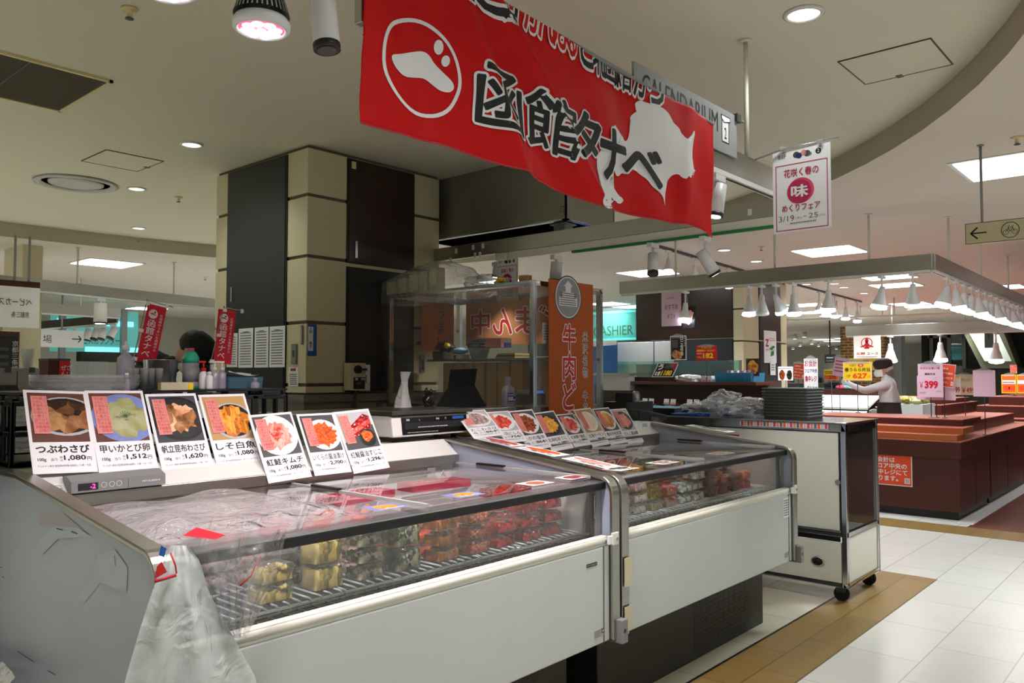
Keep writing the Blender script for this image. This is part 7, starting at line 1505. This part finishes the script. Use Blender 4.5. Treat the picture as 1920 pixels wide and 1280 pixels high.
o = sign('direction_sign', 'pale hanging direction sign with a left pointing arrow and a bicycle in a circle', 'sign', (5.5, 1.135, 2.275), V((0, -1, 0)), UZ, .62, .128, .03, 'cream', bike)
for y in (1.045, .62): mb = MB(o.location); mb.cyl((5.515, y, 2.403), (5.515, y, ZL), .008, 'grey', n=8); mb.cyl((5.515, y, ZL-.008), (5.515, y, ZL-.001), .02, 'grey', n=10); mb.build('rod', o)
# ================================================================== people
def skin_body(name, J, edges, root, matfn, parent, sub=2):
    me = bpy.data.meshes.new(name); ks = list(J); ix = {k: i for i, k in enumerate(ks)}
    me.from_pydata([J[k][0] for k in ks], [(ix[a], ix[b]) for a, b in edges], [])
    o = bpy.data.objects.new(name, me); C.objects.link(o)
    o.modifiers.new('skin', 'SKIN'); o.modifiers['skin'].use_smooth_shade = True
    for k in ks:
        r = J[k][1]; r = r if isinstance(r, tuple) else (r, r); v = me.skin_vertices[0].data[ix[k]]; v.radius = r; v.use_root = (k == root)
    md = o.modifiers.new('sub', 'SUBSURF'); md.levels = sub
    dg = bpy.context.evaluated_depsgraph_get(); m2 = bpy.data.meshes.new_from_object(o.evaluated_get(dg)); bpy.data.objects.remove(o)
    mats = []; 
    for p in m2.polygons:
        k = matfn(p.center)
        if k not in mats: mats.append(k)
        p.material_index = mats.index(k); p.use_smooth = True
    m2.materials.clear()
    for k in mats: m2.materials.append(M[k])
    m2.name = name; o = bpy.data.objects.new(name, m2); C.objects.link(o); o.parent = parent; return o
def hand(J, E, wrist, d, up_, side, tag_, L=.17):
    """palm and five fingers growing from the wrist along d; up_ = back of the hand, side = towards the thumb"""
    w_ = V(J[wrist][0]); d = V(d).normalized(); side = V(side).normalized(); up_ = V(up_).normalized()
    J[tag_+'p'] = (tuple(w_+d*.05), (.036, .017)); E.append((wrist, tag_+'p'))
    for i, (s, l) in enumerate(((.030, .072), (.010, .080), (-.010, .075), (-.028, .058))):
        a = w_+d*.088+side*s; b = a+d*l*.5-up_*.008; c = b+d*l*.42-up_*.024
        for j, q in enumerate((a, b, c)): J[tag_+'%d%d' % (i, j)] = (tuple(q), .0095-.001*j)
        E += [(tag_+'p', tag_+'%d0' % i), (tag_+'%d0' % i, tag_+'%d1' % i), (tag_+'%d1' % i, tag_+'%d2' % i)]
    a = w_+d*.035+side*.035-up_*.006; b = a+d*.035+side*.022-up_*.008
    J[tag_+'t0'] = (tuple(a), .012); J[tag_+'t1'] = (tuple(b), .0095); E += [(tag_+'p', tag_+'t0'), (tag_+'t0', tag_+'t1')]
def head_mesh(mb, c, R, m='skin', s=1.0):
    """head with brow, nose, cheeks, chin and ears; local y is forward"""
    n, k = 22, 16; vs = []
    for j in range(k+1):
        t = PI*j/k; z = math.cos(t)
        for i in range(n):
            a = 2*PI*i/n; x, y = math.sin(t)*math.cos(a), math.sin(t)*math.sin(a)
            wx = .074*(1-.18*max(0, -z)); wy = .094*(1-.12*max(0, -z)); q = V((x*wx, y*wy, z*.112))
            if y > .2:
                f = (y-.2); q.y += .012*f*math.exp(-((z+.62)/.25)**2); q.y += .03*math.exp(-(x/.14)**2)*math.exp(-((z+.13)/.14)**2)*f
                q.y -= .010*f*math.exp(-((abs(x)-.38)/.16)**2)*math.exp(-((z-.08)/.1)**2); q.y += .006*math.exp(-(x/.3)**2)*math.exp(-((z+.42)/.07)**2)*f
            vs.append(V(c)+R @ (q*s))
    mb.add(vs, [(j*n+i, (j+1)*n+i, (j+1)*n+(i+1) % n, j*n+(i+1) % n) for j in range(k) for i in range(n)], m, True)
    for sx_ in (-1, 1): mb.ball(V(c)+R @ (V((sx_*.077, -.005, -.012))*s), (.010*s, .018*s, .032*s), m, 8, 6)
def eyes(mb, c, R, s=1.0):
    for sx_ in (-1, 1): mb.ball(V(c)+R @ (V((sx_*.031, .084, .008))*s), .0105*s, 'white', 8, 6); mb.ball(V(c)+R @ (V((sx_*.031, .0925, .008))*s), .005*s, 'ink', 6, 4)
    for sx_ in (-1, 1): mb.tube([V(c)+R @ (V((sx_*x, y, .03))*s) for x, y in ((.016, .094), (.032, .094), (.046, .086))], .003*s, 'hair', 5)
    mb.tube([V(c)+R @ (V((x, .098-abs(x)*.3, -.058))*s) for x in (-.02, 0, .02)], .0035*s, 'rose', 5)
# staff member at the far counter: seen from behind, reaching to the yellow sign
px_, py_ = 11.0, 3.18; yaw = math.radians(4)       # local +y (forward) turned towards the sign
st = T('person', 'person in a white work coat, dark apron and cap reaching to the yellow sign', 'person', (px_, py_, 0), None, yaw)
J = {'pel': ((0, 0, .94), (.150, .115)), 'wst': ((0, .015, 1.08), (.135, .105)), 'che': ((0, .03, 1.26), (.165, .11)), 'upc': ((0, .02, 1.36), (.11, .085)), 'nek': ((0, .035, 1.43), .052), 'hed': ((0, .05, 1.49), .055),
     'ls': ((-.165, .03, 1.345), .062), 'le': ((-.20, .26, 1.27), .05), 'lw': ((-.13, .44, 1.35), .03), 'rs': ((.165, .02, 1.345), .062), 're': ((.235, -.05, 1.10), .052), 'rw': ((.20, .14, 1.02), .03),
     'lh': ((-.09, 0, .88), .095), 'lk': ((-.10, .02, .50), .062), 'la': ((-.10, -.01, .09), .042), 'lt': ((-.10, .14, .04), .036), 'rh': ((.09, 0, .88), .095), 'rk': ((.10, .03, .50), .062), 'ra': ((.10, -.02, .09), .042), 'rt': ((.10, .13, .04), .036)}
E = [('pel', 'wst'), ('wst', 'che'), ('che', 'upc'), ('upc', 'nek'), ('nek', 'hed'), ('upc', 'ls'), ('ls', 'le'), ('le', 'lw'), ('upc', 'rs'), ('rs', 're'), ('re', 'rw'), ('pel', 'lh'), ('lh', 'lk'), ('lk', 'la'), ('la', 'lt'), ('pel', 'rh'), ('rh', 'rk'), ('rk', 'ra'), ('ra', 'rt')]
hand(J, E, 'lw', (.3, .95, .25), (-.9, .3, 0), (0, -.2, 1), 'L'); hand(J, E, 'rw', (-.3, .9, -.3), (1, .2, 0), (0, .3, 1), 'R')
def mf(c):
    if c.z > 1.415 and c.y < .3: return 'skin'
    if c.y > .36 and c.x < -.02: return 'skin'
    if c.y > .12 and c.x > .12 and .9 < c.z < 1.06: return 'skin'
    if c.z < .07: return 'rubber'
    if c.z < .80: return 'cloth_black'
    return 'cloth_white'
skin_body('body', J, E, 'pel', mf, st)
R0 = Matrix.Rotation(math.radians(20), 3, 'Z') @ Matrix.Rotation(math.radians(-8), 3, 'X'); hc = V((0, .07, 1.555))
mb = MB(); head_mesh(mb, hc, R0); eyes(mb, hc, R0); mb.build('head', st)
mb = MB(); mb.grid(lambda u, v: hc+R0 @ V((.081*math.cos(PI*(.08+.84*u)), .101*math.sin(PI*(.08+.84*u))+.022*math.sin(PI*u)*math.sin(PI*v), -.095+.09*v)), 14, 6, 'white'); mb.build('face_mask', st)
mb = MB(); mb.lathe([(.088, -.03), (.098, .0), (.108, .035), (.10, .075), (.06, .10), (.001, .106)], 'apron', X=Matrix.Translation(hc+V((0, 0, .03))) @ R0.to_4x4(), n=26, sy=1.12); mb.build('cap', st)
mb = MB(); mb.ball(hc+R0 @ V((0, -.06, -.045)), (.075, .06, .07), 'hair_grey', 16, 10, .2, 2); mb.build('hair', st)
mb = MB(); mb.ball(hc+R0 @ V((0, -.045, -.0)), (.084, .075, .075), 'bag_white', 16, 10, .1, 3); mb.build('hair_net', st)
def skirt(mb, z0, z1, rx0, ry0, rx1, ry1, m, a0=0, a1=2*PI, off=0):
    mb.grid(lambda u, v: (lambda a: V(((rx0+(rx1-rx0)*v)*math.cos(a)*(1+.03*math.sin(7*a)*(1-v)), .01+(ry0+(ry1-ry0)*v)*math.sin(a)*(1+.03*math.sin(5*a)*(1-v)), z0+(z1-z0)*v)))(a0+(a1-a0)*u), 36, 8, m)
mb = MB(); skirt(mb, .74, 1.10, .225, .175, .150, .122, 'cloth_white'); mb.build('coat_skirt', st)
mb = MB(); skirt(mb, .60, 1.12, .238, .19, .162, .134, 'apron', PI*.62, PI*1.78+.1); mb.build('apron', st)
mb = MB(); mb.tube([(.158*math.cos(a), .01+.13*math.sin(a), 1.115) for a in (2*PI*i/24 for i in range(24))], .011, 'apron', 8, True); mb.build('apron_tie', st)
# shop worker in black bending over the sink
f_ = V((.68, -.733, 0)); yaw = math.atan2(f_.y, f_.x)-PI/2
hd = at(366, 664, Y=4.30)
wk = T('person', 'person in black hooded top, black cap and white mask bending forward by the column', 'person', (hd.x-f_.x*.24, hd.y-f_.y*.24, 0), None, yaw)
J = {'pel': ((0, -.30, 1.0), (.15, .115)), 'wst': ((0, -.24, 1.17), (.145, .11)), 'che': ((0, -.10, 1.36), (.17, .12)), 'upc': ((0, .0, 1.48), (.12, .09)), 'nek': ((0, .09, 1.53), .055), 'hed': ((0, .16, 1.55), .055),
     'ls': ((-.175, -.01, 1.45), .068), 'le': ((-.23, .12, 1.20), .055), 'lw': ((-.14, .33, 1.12), .033), 'rs': ((.175, -.01, 1.45), .068), 're': ((.23, .12, 1.20), .055), 'rw': ((.14, .33, 1.12), .033),
     'lh': ((-.095, -.30, .94), .1), 'lk': ((-.10, -.22, .52), .066), 'la': ((-.10, -.28, .09), .045), 'lt': ((-.10, -.13, .045), .04), 'rh': ((.095, -.30, .94), .1), 'rk': ((.10, -.22, .52), .066), 'ra': ((.10, -.28, .09), .045), 'rt': ((.10, -.13, .045), .04)}
E = [('pel', 'wst'), ('wst', 'che'), ('che', 'upc'), ('upc', 'nek'), ('nek', 'hed'), ('upc', 'ls'), ('ls', 'le'), ('le', 'lw'), ('upc', 'rs'), ('rs', 're'), ('re', 'rw'), ('pel', 'lh'), ('lh', 'lk'), ('lk', 'la'), ('la', 'lt'), ('pel', 'rh'), ('rh', 'rk'), ('rk', 'ra'), ('ra', 'rt')]
hand(J, E, 'lw', (.2, .9, -.4), (0, .3, 1), (1, 0, 0), 'L'); hand(J, E, 'rw', (-.2, .9, -.4), (0, .3, 1), (-1, 0, 0), 'R')
skin_body('body', J, E, 'pel', lambda c: 'skin' if (c.z > 1.5 and c.y > .125) or (c.y > .30 and c.z < 1.17) else 'rubber' if c.z < .08 else 'cloth_black', wk)
R1 = Matrix.Rotation(math.radians(-56), 3, 'X'); hc = V((0, .235, 1.60))
mb = MB(); head_mesh(mb, hc, R1); eyes(mb, hc, R1); mb.build('head', wk)
mb = MB(); mb.ball(hc+R1 @ V((0, -.045, .02)), (.080, .07, .085), 'hair', 18, 12, .1, 4); 
ob = mb.build('hair', wk); ob.scale = (1, 1, 1)
mb = MB(); mb.lathe([(.086, .02), (.09, .03), (.088, .07), (.07, .105), (.036, .122), (.001, .126)], 'cloth_black', X=Matrix.Translation(hc) @ R1.to_4x4(), n=26, sy=1.16)
mb.grid(lambda u, v: hc+R1 @ V((.088*math.cos(PI*u), (.105+.085*v)*math.sin(PI*u)+.0, .022-.018*v-.01*(2*u-1)**2)), 18, 6, 'cloth_black'); mb.build('cap', wk)
mb = MB(); mb.grid(lambda u, v: hc+R1 @ V((.079*math.cos(PI*(.06+.88*u)), .100*math.sin(PI*(.06+.88*u))+.025*math.sin(PI*u)*math.sin(PI*v), -.10+.10*v)), 14, 6, 'white'); mb.build('face_mask', wk)
mb = MB(); mb.ball((0, .01, 1.545), (.12, .075, .07), 'cloth_black', 18, 10, .35, 6); mb.build('hood', wk)
# ================================================================== the far hall
# cashier wall and service counter, teal lit glass
a, b, c = at(1098, 640, X=13.2), at(1276, 640, X=13.2), at(1098, 574, X=13.2)
o = T('cashier_wall', 'teal lit glass wall with the word CASHIER', 'lit sign wall', (13.4, (a.y+b.y)/2, 0))
mb = MB(o.location); mb.box((13.3, b.y, a.z), (13.34, a.y+1.5, 2.75), 'teal_lit'); mb.build('lit_panel', o)
mb = MB(o.location); mb.box((13.29, b.y, a.z), (13.295, a.y+1.5, a.z+.05), 'teal_bright'); mb.box((13.29, b.y, 2.70), (13.295, a.y+1.5, 2.74), 'teal_bright'); mb.build('lit_edge', o)
mb = MB(o.location); mb.box((13.18, b.y, a.z), (13.186, a.y+1.5, 2.8), 'teal_glass'); mb.build('front_pane', o)
m_ = at(1202, 600, X=13.2).y; mb = MB(o.location); mb.box((13.17, m_-.06, a.z), (13.22, m_+.06, 2.76), 'blue_tub'); mb.build('post', o)
mb = MB(o.location); mb.box((13.16, b.y, a.z-.28), (13.4, a.y+1.5, a.z), 'shop_dark'); mb.build('dark_band', o)
mb = MB(o.location); mb.box((13.3, b.y, 0), (13.4, a.y+1.5, a.z-.28), 'shop_wall'); mb.build('lower_wall', o)
p0 = at(1113, 630, X=13.17); p1 = at(1187, 630, X=13.17); p = Pr((13.17, p0.y, p0.z), V((0, -1, 0)), UZ, o.location); p.fit('CASHIER', 0, 0, p0.y-p1.y, .19, 'pine', 1, .0); p.mb.build('lettering', o)
p = Pr((13.155, at(1150, 648, X=13.15).y, at(1150, 648, X=13.15).z), V((0, -1, 0)), UZ, o.location); p.fit('お会計はこちらにてお願いします。', 0, 0, .62, .07, 'lgrey', 1); p.mb.build('small_lettering', o)
a, b, c = at(98, 658, Y=16), at(300, 658, Y=16), at(98, 575, Y=16)
o = T('service_counter', 'teal lit service counter far behind the little flags', 'counter', ((a.x+b.x)/2, 16.2, 0))
mb = MB(o.location); mb.box((a.x, 16.1, a.z), (b.x-.4, 16.14, 2.72), 'teal_lit'); mb.build('lit_panel', o)
mb = MB(o.location); mb.box((a.x+.1, 16.08, 2.42), (b.x-.5, 16.095, 2.52), 'teal_bright'); mb.box((a.x+.6, 16.08, a.z+.0), (b.x, 16.095, a.z+.10), 'teal_bright'); mb.build('lit_edge', o)
mb = MB(o.location); mb.box((a.x+.45, 15.9, 1.72), (b.x-.3, 16.1, a.z), 'shop_dark'); mb.build('dark_band', o)
mb = MB(o.location); mb.box((a.x+.3, 15.95, 0), (b.x+2, 16.3, 1.70), 'shop_wall'); mb.build('lower_wall', o)
mb = MB(o.location)
for px in (117, 232): q = at(px, 610, Y=15.9); mb.box((q.x-.05, 15.85, 0), (q.x+.05, 15.95, 2.75), 'sign_grey')
mb.build('post', o)
q0, q1 = at(134, 652, Y=15.85), at(224, 650, Y=15.85); p = Pr((q0.x, 15.85, 2.05), UX, UZ, o.location); p.fit('サービスカウンター', 0, 0, q1.x-q0.x, .16, 'pine', 1); p.mb.build('lettering', o)
mb = MB(o.location)
for i in range(7): q = at(138+i*10, 690, Y=15.6); mb.grid(lambda u, v: V((q.x-.05+.1*u, 15.6+.02*math.sin(20*u), 1.2+.52*v)), 8, 2, 'lgrey')
mb.build('pale_curtain', o)
o = sign('direction_sign', 'small white arrow sign hanging beside the service counter', 'sign', (at(73, 650, Y=13).x, 13, at(73, 650, Y=13).z), UX, UZ, .62, .26, .03, 'paper', lambda p, w, h: (p.line(.45, .13, .58, .13, .016, 'ink', 1), p.line(.58, .13, .54, .18, .016, 'ink', 1), p.line(.58, .13, .54, .08, .016, 'ink', 1), p.fit('場', .05, .06, .12, .12, 'ink', 1)))
mb = MB(o.location); mb.cyl((o.location.x, 13.015, o.location.z+.26), (o.location.x, 13.015, ZL), .012, 'grey', n=8); mb.build('rod', o)
# white reversed curtain, pillar and dark poster at the left edge
a, b = at(-40, 620, Y=9), at(75, 545, Y=9)
o = sign('shop_curtain', 'white cloth shop curtain with mirrored black writing near the picture edge', 'shop curtain', (a.x, 9, 1.95), UX, UZ, b.x-a.x, 2.36-1.95, .004, 'paper', None)
p = Pr((a.x, 8.995, 1.95), UX, UZ, o.location); W_ = b.x-a.x
for st, x0, y0, w_, h_ in (('ベビーカステラ', .08*W_, .22, .78*W_, .075), ('京都三条', .52*W_, .10, .3*W_, .06)):
    vs, fs, xa, xb, ya, yb = glyphs(st); p.mb.add([p.q(x0+w_*(1-(x-xa)/(xb-xa)), y0+(y-ya)/(yb-ya)*h_, 1) for x, y in vs], fs, 'ink')
p.mb.build('printed_face', o)
mb = MB(o.location); mb.box((a.x, 9.0, 2.36), (b.x, 9.03, 2.42), 'wood_dark'); mb.cyl((a.x+.3, 9.015, 2.42), (a.x+.3, 9.015, ZL), .012, 'grey', n=8); mb.cyl((b.x-.1, 9.015, 2.42), (b.x-.1, 9.015, ZL), .012, 'grey', n=8); mb.build('rail', o)
a, b = at(38, 660, Y=9.6), at(76, 660, Y=9.6); mb = MB((a.x, 9.6, 0)); mb.box((a.x, 9.6, 0), (b.x, 10.2, ZL), 'cream'); struct(mb.build('pillar'))
a, b = at(-30, 690, Y=9.4), at(37, 622, Y=9.4)
sign('menu_poster', 'dark framed menu poster with pale characters at the picture edge', 'poster', (a.x, 9.4, 1.0), UX, UZ, b.x-a.x, b.z-1.0, .04, 'wood_dark', lambda p, w, h: (p.rect(.03*w, .03*h, .92*w, .92*h, 'ink', 1), p.vtext('京都三条焼', .88*w, .9*h, .07*h, 'lgrey', 2), p.rect(.1*w, .1*h, .6*w, .35*h, 'paper', 2), p.ell(.6*w, .35*h, .1*w, .06*h, 'ink_red', 3), p.rect(.35*w, .25*h, .15*w, .1*h, 'ink_red', 3), p.scrawl(.1*w, .6*h, .6*w, .25*h, 'dgrey', 2, 3, 2)))
# steel warmer, cup holder, dark and red box, clear lids at the left
a, b = at(-40, 742, Y=6), at(74, 690, Y=6); zt = b.z
simple('steel_cabinet', 'stainless warming cabinet with two doors behind the clear lids', 'cabinet', V(((a.x+b.x)/2, 6.2, 0)), [('body', lambda mb: mb.box((a.x, 6.0, 0), (b.x, 6.5, zt), 'steel')), ('door_seam', lambda mb: mb.box((at(31, 720, Y=6).x, 5.997, .8), (at(31, 720, Y=6).x+.006, 6.0, zt-.02), 'dgrey')), ('hinge', lambda mb: mb.box((at(10, 690, Y=6).x, 5.985, zt-.03), (at(10, 690, Y=6).x+.03, 6.0, zt+.005), 'dgrey')), ('hinge', lambda mb: mb.box((at(55, 690, Y=6).x, 5.985, zt-.03), (at(55, 690, Y=6).x+.03, 6.0, zt+.005), 'dgrey'))])
q = at(52, 690, Y=6.2); simple('clear_cup', 'stack of clear cups standing on the steel cabinet', 'cup', V((q.x, 6.2, zt+.0005)), [('cups', lambda mb: mb.lathe([(.028, 0), (.04, .13), (.043, .135), (.04, .135), (.026, .004)], 'tray_clear', c=(q.x, 6.2, zt+.0005), n=16))])
a = at(90, 706, Y=6.6); b = at(131, 676, Y=6.6); simple('box_sign', 'dark and bright red box sign with white characters before the service counter', 'box sign', V(((a.x+b.x)/2, 6.7, 0)), [('stand', lambda mb: mb.box((a.x+.02, 6.62, 0), (b.x-.02, 6.75, 1.44), 'dgrey')), ('box', lambda mb: mb.box((a.x, 6.6, 1.44), (b.x, 6.8, b.z), 'wood_red')), ('cap', lambda mb: mb.box((a.x-.003, 6.597, b.z), (b.x+.003, 6.803, b.z+.015), 'dgrey')), ('red_face', lambda mb: mb.box(((a.x+b.x)/2, 6.594, 1.44), (b.x, 6.5995, b.z), 'red'))])
p = Pr(((a.x+b.x)/2, 6.593, 1.44), UX, UZ, bpy.data.objects['box_sign'].location); p.vtext('ぜん', .03, .115, .045, 'white', 1); p.vtext('ざい', .07, .115, .045, 'white', 1); p.mb.build('lettering', bpy.data.objects['box_sign'])
a, b = at(-60, 850, Y=3.95), at(56, 745, Y=3.95)
o = T('lid_table', 'pale table carrying the stacks of clear lids', 'table', ((a.x+b.x)/2, 4.15, 0)); mb = MB(o.location); mb.box((a.x, 3.85, 1.06), (b.x+.3, 4.6, 1.10), 'white_paint'); mb.build('top', o)
for x, y in ((a.x+.03, 3.9), (b.x+.25, 3.9), (a.x+.03, 4.55), (b.x+.25, 4.55)): mb = MB(o.location); mb.box((x-.02, y-.02, 0), (x+.02, y+.02, 1.06), 'steel'); mb.build('leg', o)
for i, (px, n_) in enumerate(((6, 7), (44, 9))):
    q = at(px, 820, Y=4.05)
    for k in range(n_):
        z = 1.1005+k*.029; t = T('clear_dome', 'clear domed food lid, '+('lowest', 'second', 'third', 'fourth', 'fifth', 'sixth', 'seventh', 'eighth', 'topmost')[k if k < n_-1 else 8]+' of the '+('outer' if i == 0 else 'inner')+' stack', 'lid', (q.x, 4.05, z), 'clear lids at the picture edge')
        mb = MB(t.location); vs = []; kk = 20
        for w_, d_, zz in ((.145, .2, 0), (.135, .19, .002), (.12, .17, .026), (.11, .155, .028)): vs += [(q.x+x*w_, 4.05+y*d_, z+zz) for x, y in rrect(0, 0, 1, 1, .15, 4)]
        mb.add(vs, [(j*kk+a_, j*kk+(a_+1) % kk, (j+1)*kk+(a_+1) % kk, (j+1)*kk+a_) for j in range(3) for a_ in range(kk)]+[tuple(range(3*kk, 4*kk))], 'tray_clear', True); mb.build('lid', t)
q = at(18, 737, Y=4.3); simple('tablet', 'small black tablet leaning above the clear lids', 'tablet', V((q.x, 4.35, 1.1005)), [('stand', lambda mb: mb.box((q.x-.02, 4.33, 1.1005), (q.x+.02, 4.37, 1.37), 'dgrey')), ('screen', lambda mb: mb.add([(q.x-.06, 4.30, 1.37), (q.x+.05, 4.28, 1.37), (q.x+.03, 4.30, 1.43), (q.x-.07, 4.33, 1.43)], [(0, 1, 2, 3)], 'black'))])
# brick pillar, lit emblem sign, dark shop fronts, escalator
mb = MB((24.9, 7.6, 0)); mb.box((24.1, 7.07, 0), (25.75, 8.3, ZL), 'brick'); o = mb.build('brick_pillar'); struct(o)
M['brick_side'] = bricks('brick_side', (150, 104, 58), (112, 74, 44), (196, 160, 110), .24, .085, .012, .8, off=.5, vary=.3, bumpy=.5, axes='yz')
mb = MB((24.9, 7.6, 0)); mb.box((24.085, 7.07, 0), (24.099, 8.3, ZL-.002), 'brick_side'); q = mb.build('brick_face', o); q.location = (0, 0, 0)
a, b, c = at(1601, 672, X=16.96), at(1651, 672, X=16.96), at(1601, 627, X=16.96)
def emblem(p, w, h):
    p.rect(0, 0, w, h, 'white_lit', 1); p.ring(.5*w, .68*h, .22*w, .21*w, .035*w, 'flag_red', 2, 24); p.rect(.25*w, .38*h, .5*w, .08*h, 'white_lit', 3)
    p.ell(.5*w, .78*h, .07*w, .09*w, 'flag_red', 4); p.poly([(.5*w, .78*h), (.6*w, .6*h), (.76*w, .52*h), (.72*w, .48*h), (.56*w, .54*h), (.6*w, .42*h), (.4*w, .42*h), (.44*w, .54*h), (.28*w, .48*h), (.24*w, .52*h), (.4*w, .6*h)], 'flag_red', 4)
    p.fit('北野', .08*w, .15*h, .36*w, .12*h, 'flag_red', 4, .03); p.fit('エース', .5*w, .15*h, .42*w, .11*h, 'ink', 4, .02); p.scrawl(.1*w, .05*h, .8*w, .05*h, 'ink', 4, 1, 3)
o = sign('emblem_sign', 'white lit shop sign with a red figure emblem hanging under the far steel frame', 'sign', (16.96, a.y, a.z), V((0, -1, 0)), UZ, a.y-b.y, 2.27-a.z, .04, 'white_paint', emblem)
mb = MB(); mb.box((27.2, -10, 0), (27.4, 6.9, ZL), 'shop_dark'); struct(mb.build('wall_far'))
mb = MB(); mb.box((24.5, 6.75, 0), (24.9, 7.06, ZL), 'sign_grey'); struct(mb.build('trim_4'))
o = T('glass_facade', 'dark glazed shop front beside the brick pillar', 'shop front', (27.0, 6.0, 0))
for y in (6.6, 6.1, 5.7): mb = MB(o.location); mb.box((27.1, y-.05, 0), (27.19, y+.05, 2.7), 'grey'); mb.build('mullion', o)
mb = MB(o.location); mb.box((27.12, 5.7, .1), (27.13, 6.7, 2.6), 'smoke_glass'); mb.build('pane', o)
mb = MB(o.location); mb.box((27.1, 5.7, 2.6), (27.19, 6.7, 2.72), 'grey'); mb.build('transom', o)
P_ = [at(*q, X=26.0) for q in ((1800, 612), (1878, 612), (1908, 690), (1840, 690))]; I_ = [at(*q, X=25.97) for q in ((1813, 616), (1868, 616), (1897, 677), (1846, 677))]
o = T('escalator', 'slanted bright escalator underside with an olive border in the far hall', 'escalator', (26.2, P_[2].y, 0))
mb = MB(o.location); mb.add(P_+[p+V((.9, 0, 0)) for p in P_], [(0, 1, 2, 3), (7, 6, 5, 4), (0, 4, 5, 1), (1, 5, 6, 2), (2, 6, 7, 3), (3, 7, 4, 0)], 'escal_trim'); mb.build('casing', o)
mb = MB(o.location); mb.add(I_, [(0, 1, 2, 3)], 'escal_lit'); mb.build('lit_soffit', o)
mb = MB(o.location); y = P_[2].y; mb.box((26.2, y-.5, 0), (27.1, y+1.4, P_[2].z), 'shop_dark'); mb.build('foot_block', o)
a, b = at(1846, 652, X=22), at(1862, 612, X=22); sign('number_sign', 'grey hanging sign with the number 1 before the escalator', 'sign', (22, a.y, a.z), V((0, -1, 0)), UZ, a.y-b.y, ZL-a.z-.001, .04, 'dgrey', lambda p, w, h: p.fit('1', .42*w, .28*h, .16*w, .16*h, 'ink', 1, .03))
a, b = at(1546, 680, X=21), at(1566, 664, X=21); o = sign('info_board', 'small black information board hanging in the far hall', 'sign', (21, a.y, a.z), V((0, -1, 0)), UZ, a.y-b.y, b.z-a.z, .04, 'black', lambda p, w, h: (p.scrawl(.2*w, .5*h, .6*w, .25*h, 'lgrey', 1, 1, 2), p.scrawl(.15*w, .2*h, .7*w, .1*h, 'grey', 1, 1, 4)))
mb = MB(o.location); mb.cyl((21.02, (a.y+b.y)/2, b.z), (21.02, (a.y+b.y)/2, ZL), .02, 'black', n=8); mb.build('rod', o)
for i, (px, py) in enumerate(((1490, 632), (1508, 628), (1500, 646), (1522, 642), (1535, 650), (1555, 646), (1487, 655), (1512, 658), (1545, 660), (1528, 662), (1568, 655), (1492, 668))):
    q = at(px, py, Z=2.78 if py < 650 else 2.7)
    if q.y < 18.8: can_spot(V((q.x, q.y, ZL)), (0, 0, -1), .14, .08, 'tiny bright spot far down the hall beyond the far column', True, 4, .06, grp='tiny spots far down the hall')
def gondola(x, y, w, d, h, label, mcol):
    o = T('shelf_unit', label, 'shelf', (x, y, 0), 'shelf units far down the hall')
    mb = MB(o.location); mb.box((x-d/2, y-w/2, 0), (x+d/2, y+w/2, .12), 'dgrey'); mb.box((x-.02, y-w/2, .12), (x+.02, y+w/2, h), 'lgrey'); mb.build('back', o)
    for k in range(4):
        z = .12+(h-.12)*k/4; mb = MB(o.location); mb.box((x-d/2, y-w/2, z), (x+d/2, y+w/2, z+.025), 'white_paint'); mb.build('board', o)
    mb = MB(o.location)
    r = random.Random(int(x*7+y))
    for k in range(4):
        z = .145+(h-.12)*k/4; yy = y-w/2+.05
        while yy < y+w/2-.12: ww = r.uniform(.08, .16); hh = r.uniform(.12, .22); mb.box((x-d/2+.02, yy, z), (x-.03, yy+ww, z+hh), r.choice(mcol)); yy += ww+.01
    ob = mb.build('goods', o); ob['kind'] = 'stuff'
for x, y, w_, s in ((20, 12.5, 4, 'first, left of the brick pillar'), (26, 12, 5, 'behind the brick pillar'), (31, 13, 6, 'farthest one'), (18, 15.5, 3, 'nearest the back wall')):
    gondola(x, y, w_, .9, 1.55, 'stocked shelf unit far down the hall, '+s, ['cream', 'rose', 'blue_tub', 'wood_tan', 'lgrey', 'teal_plastic', 'grey'])
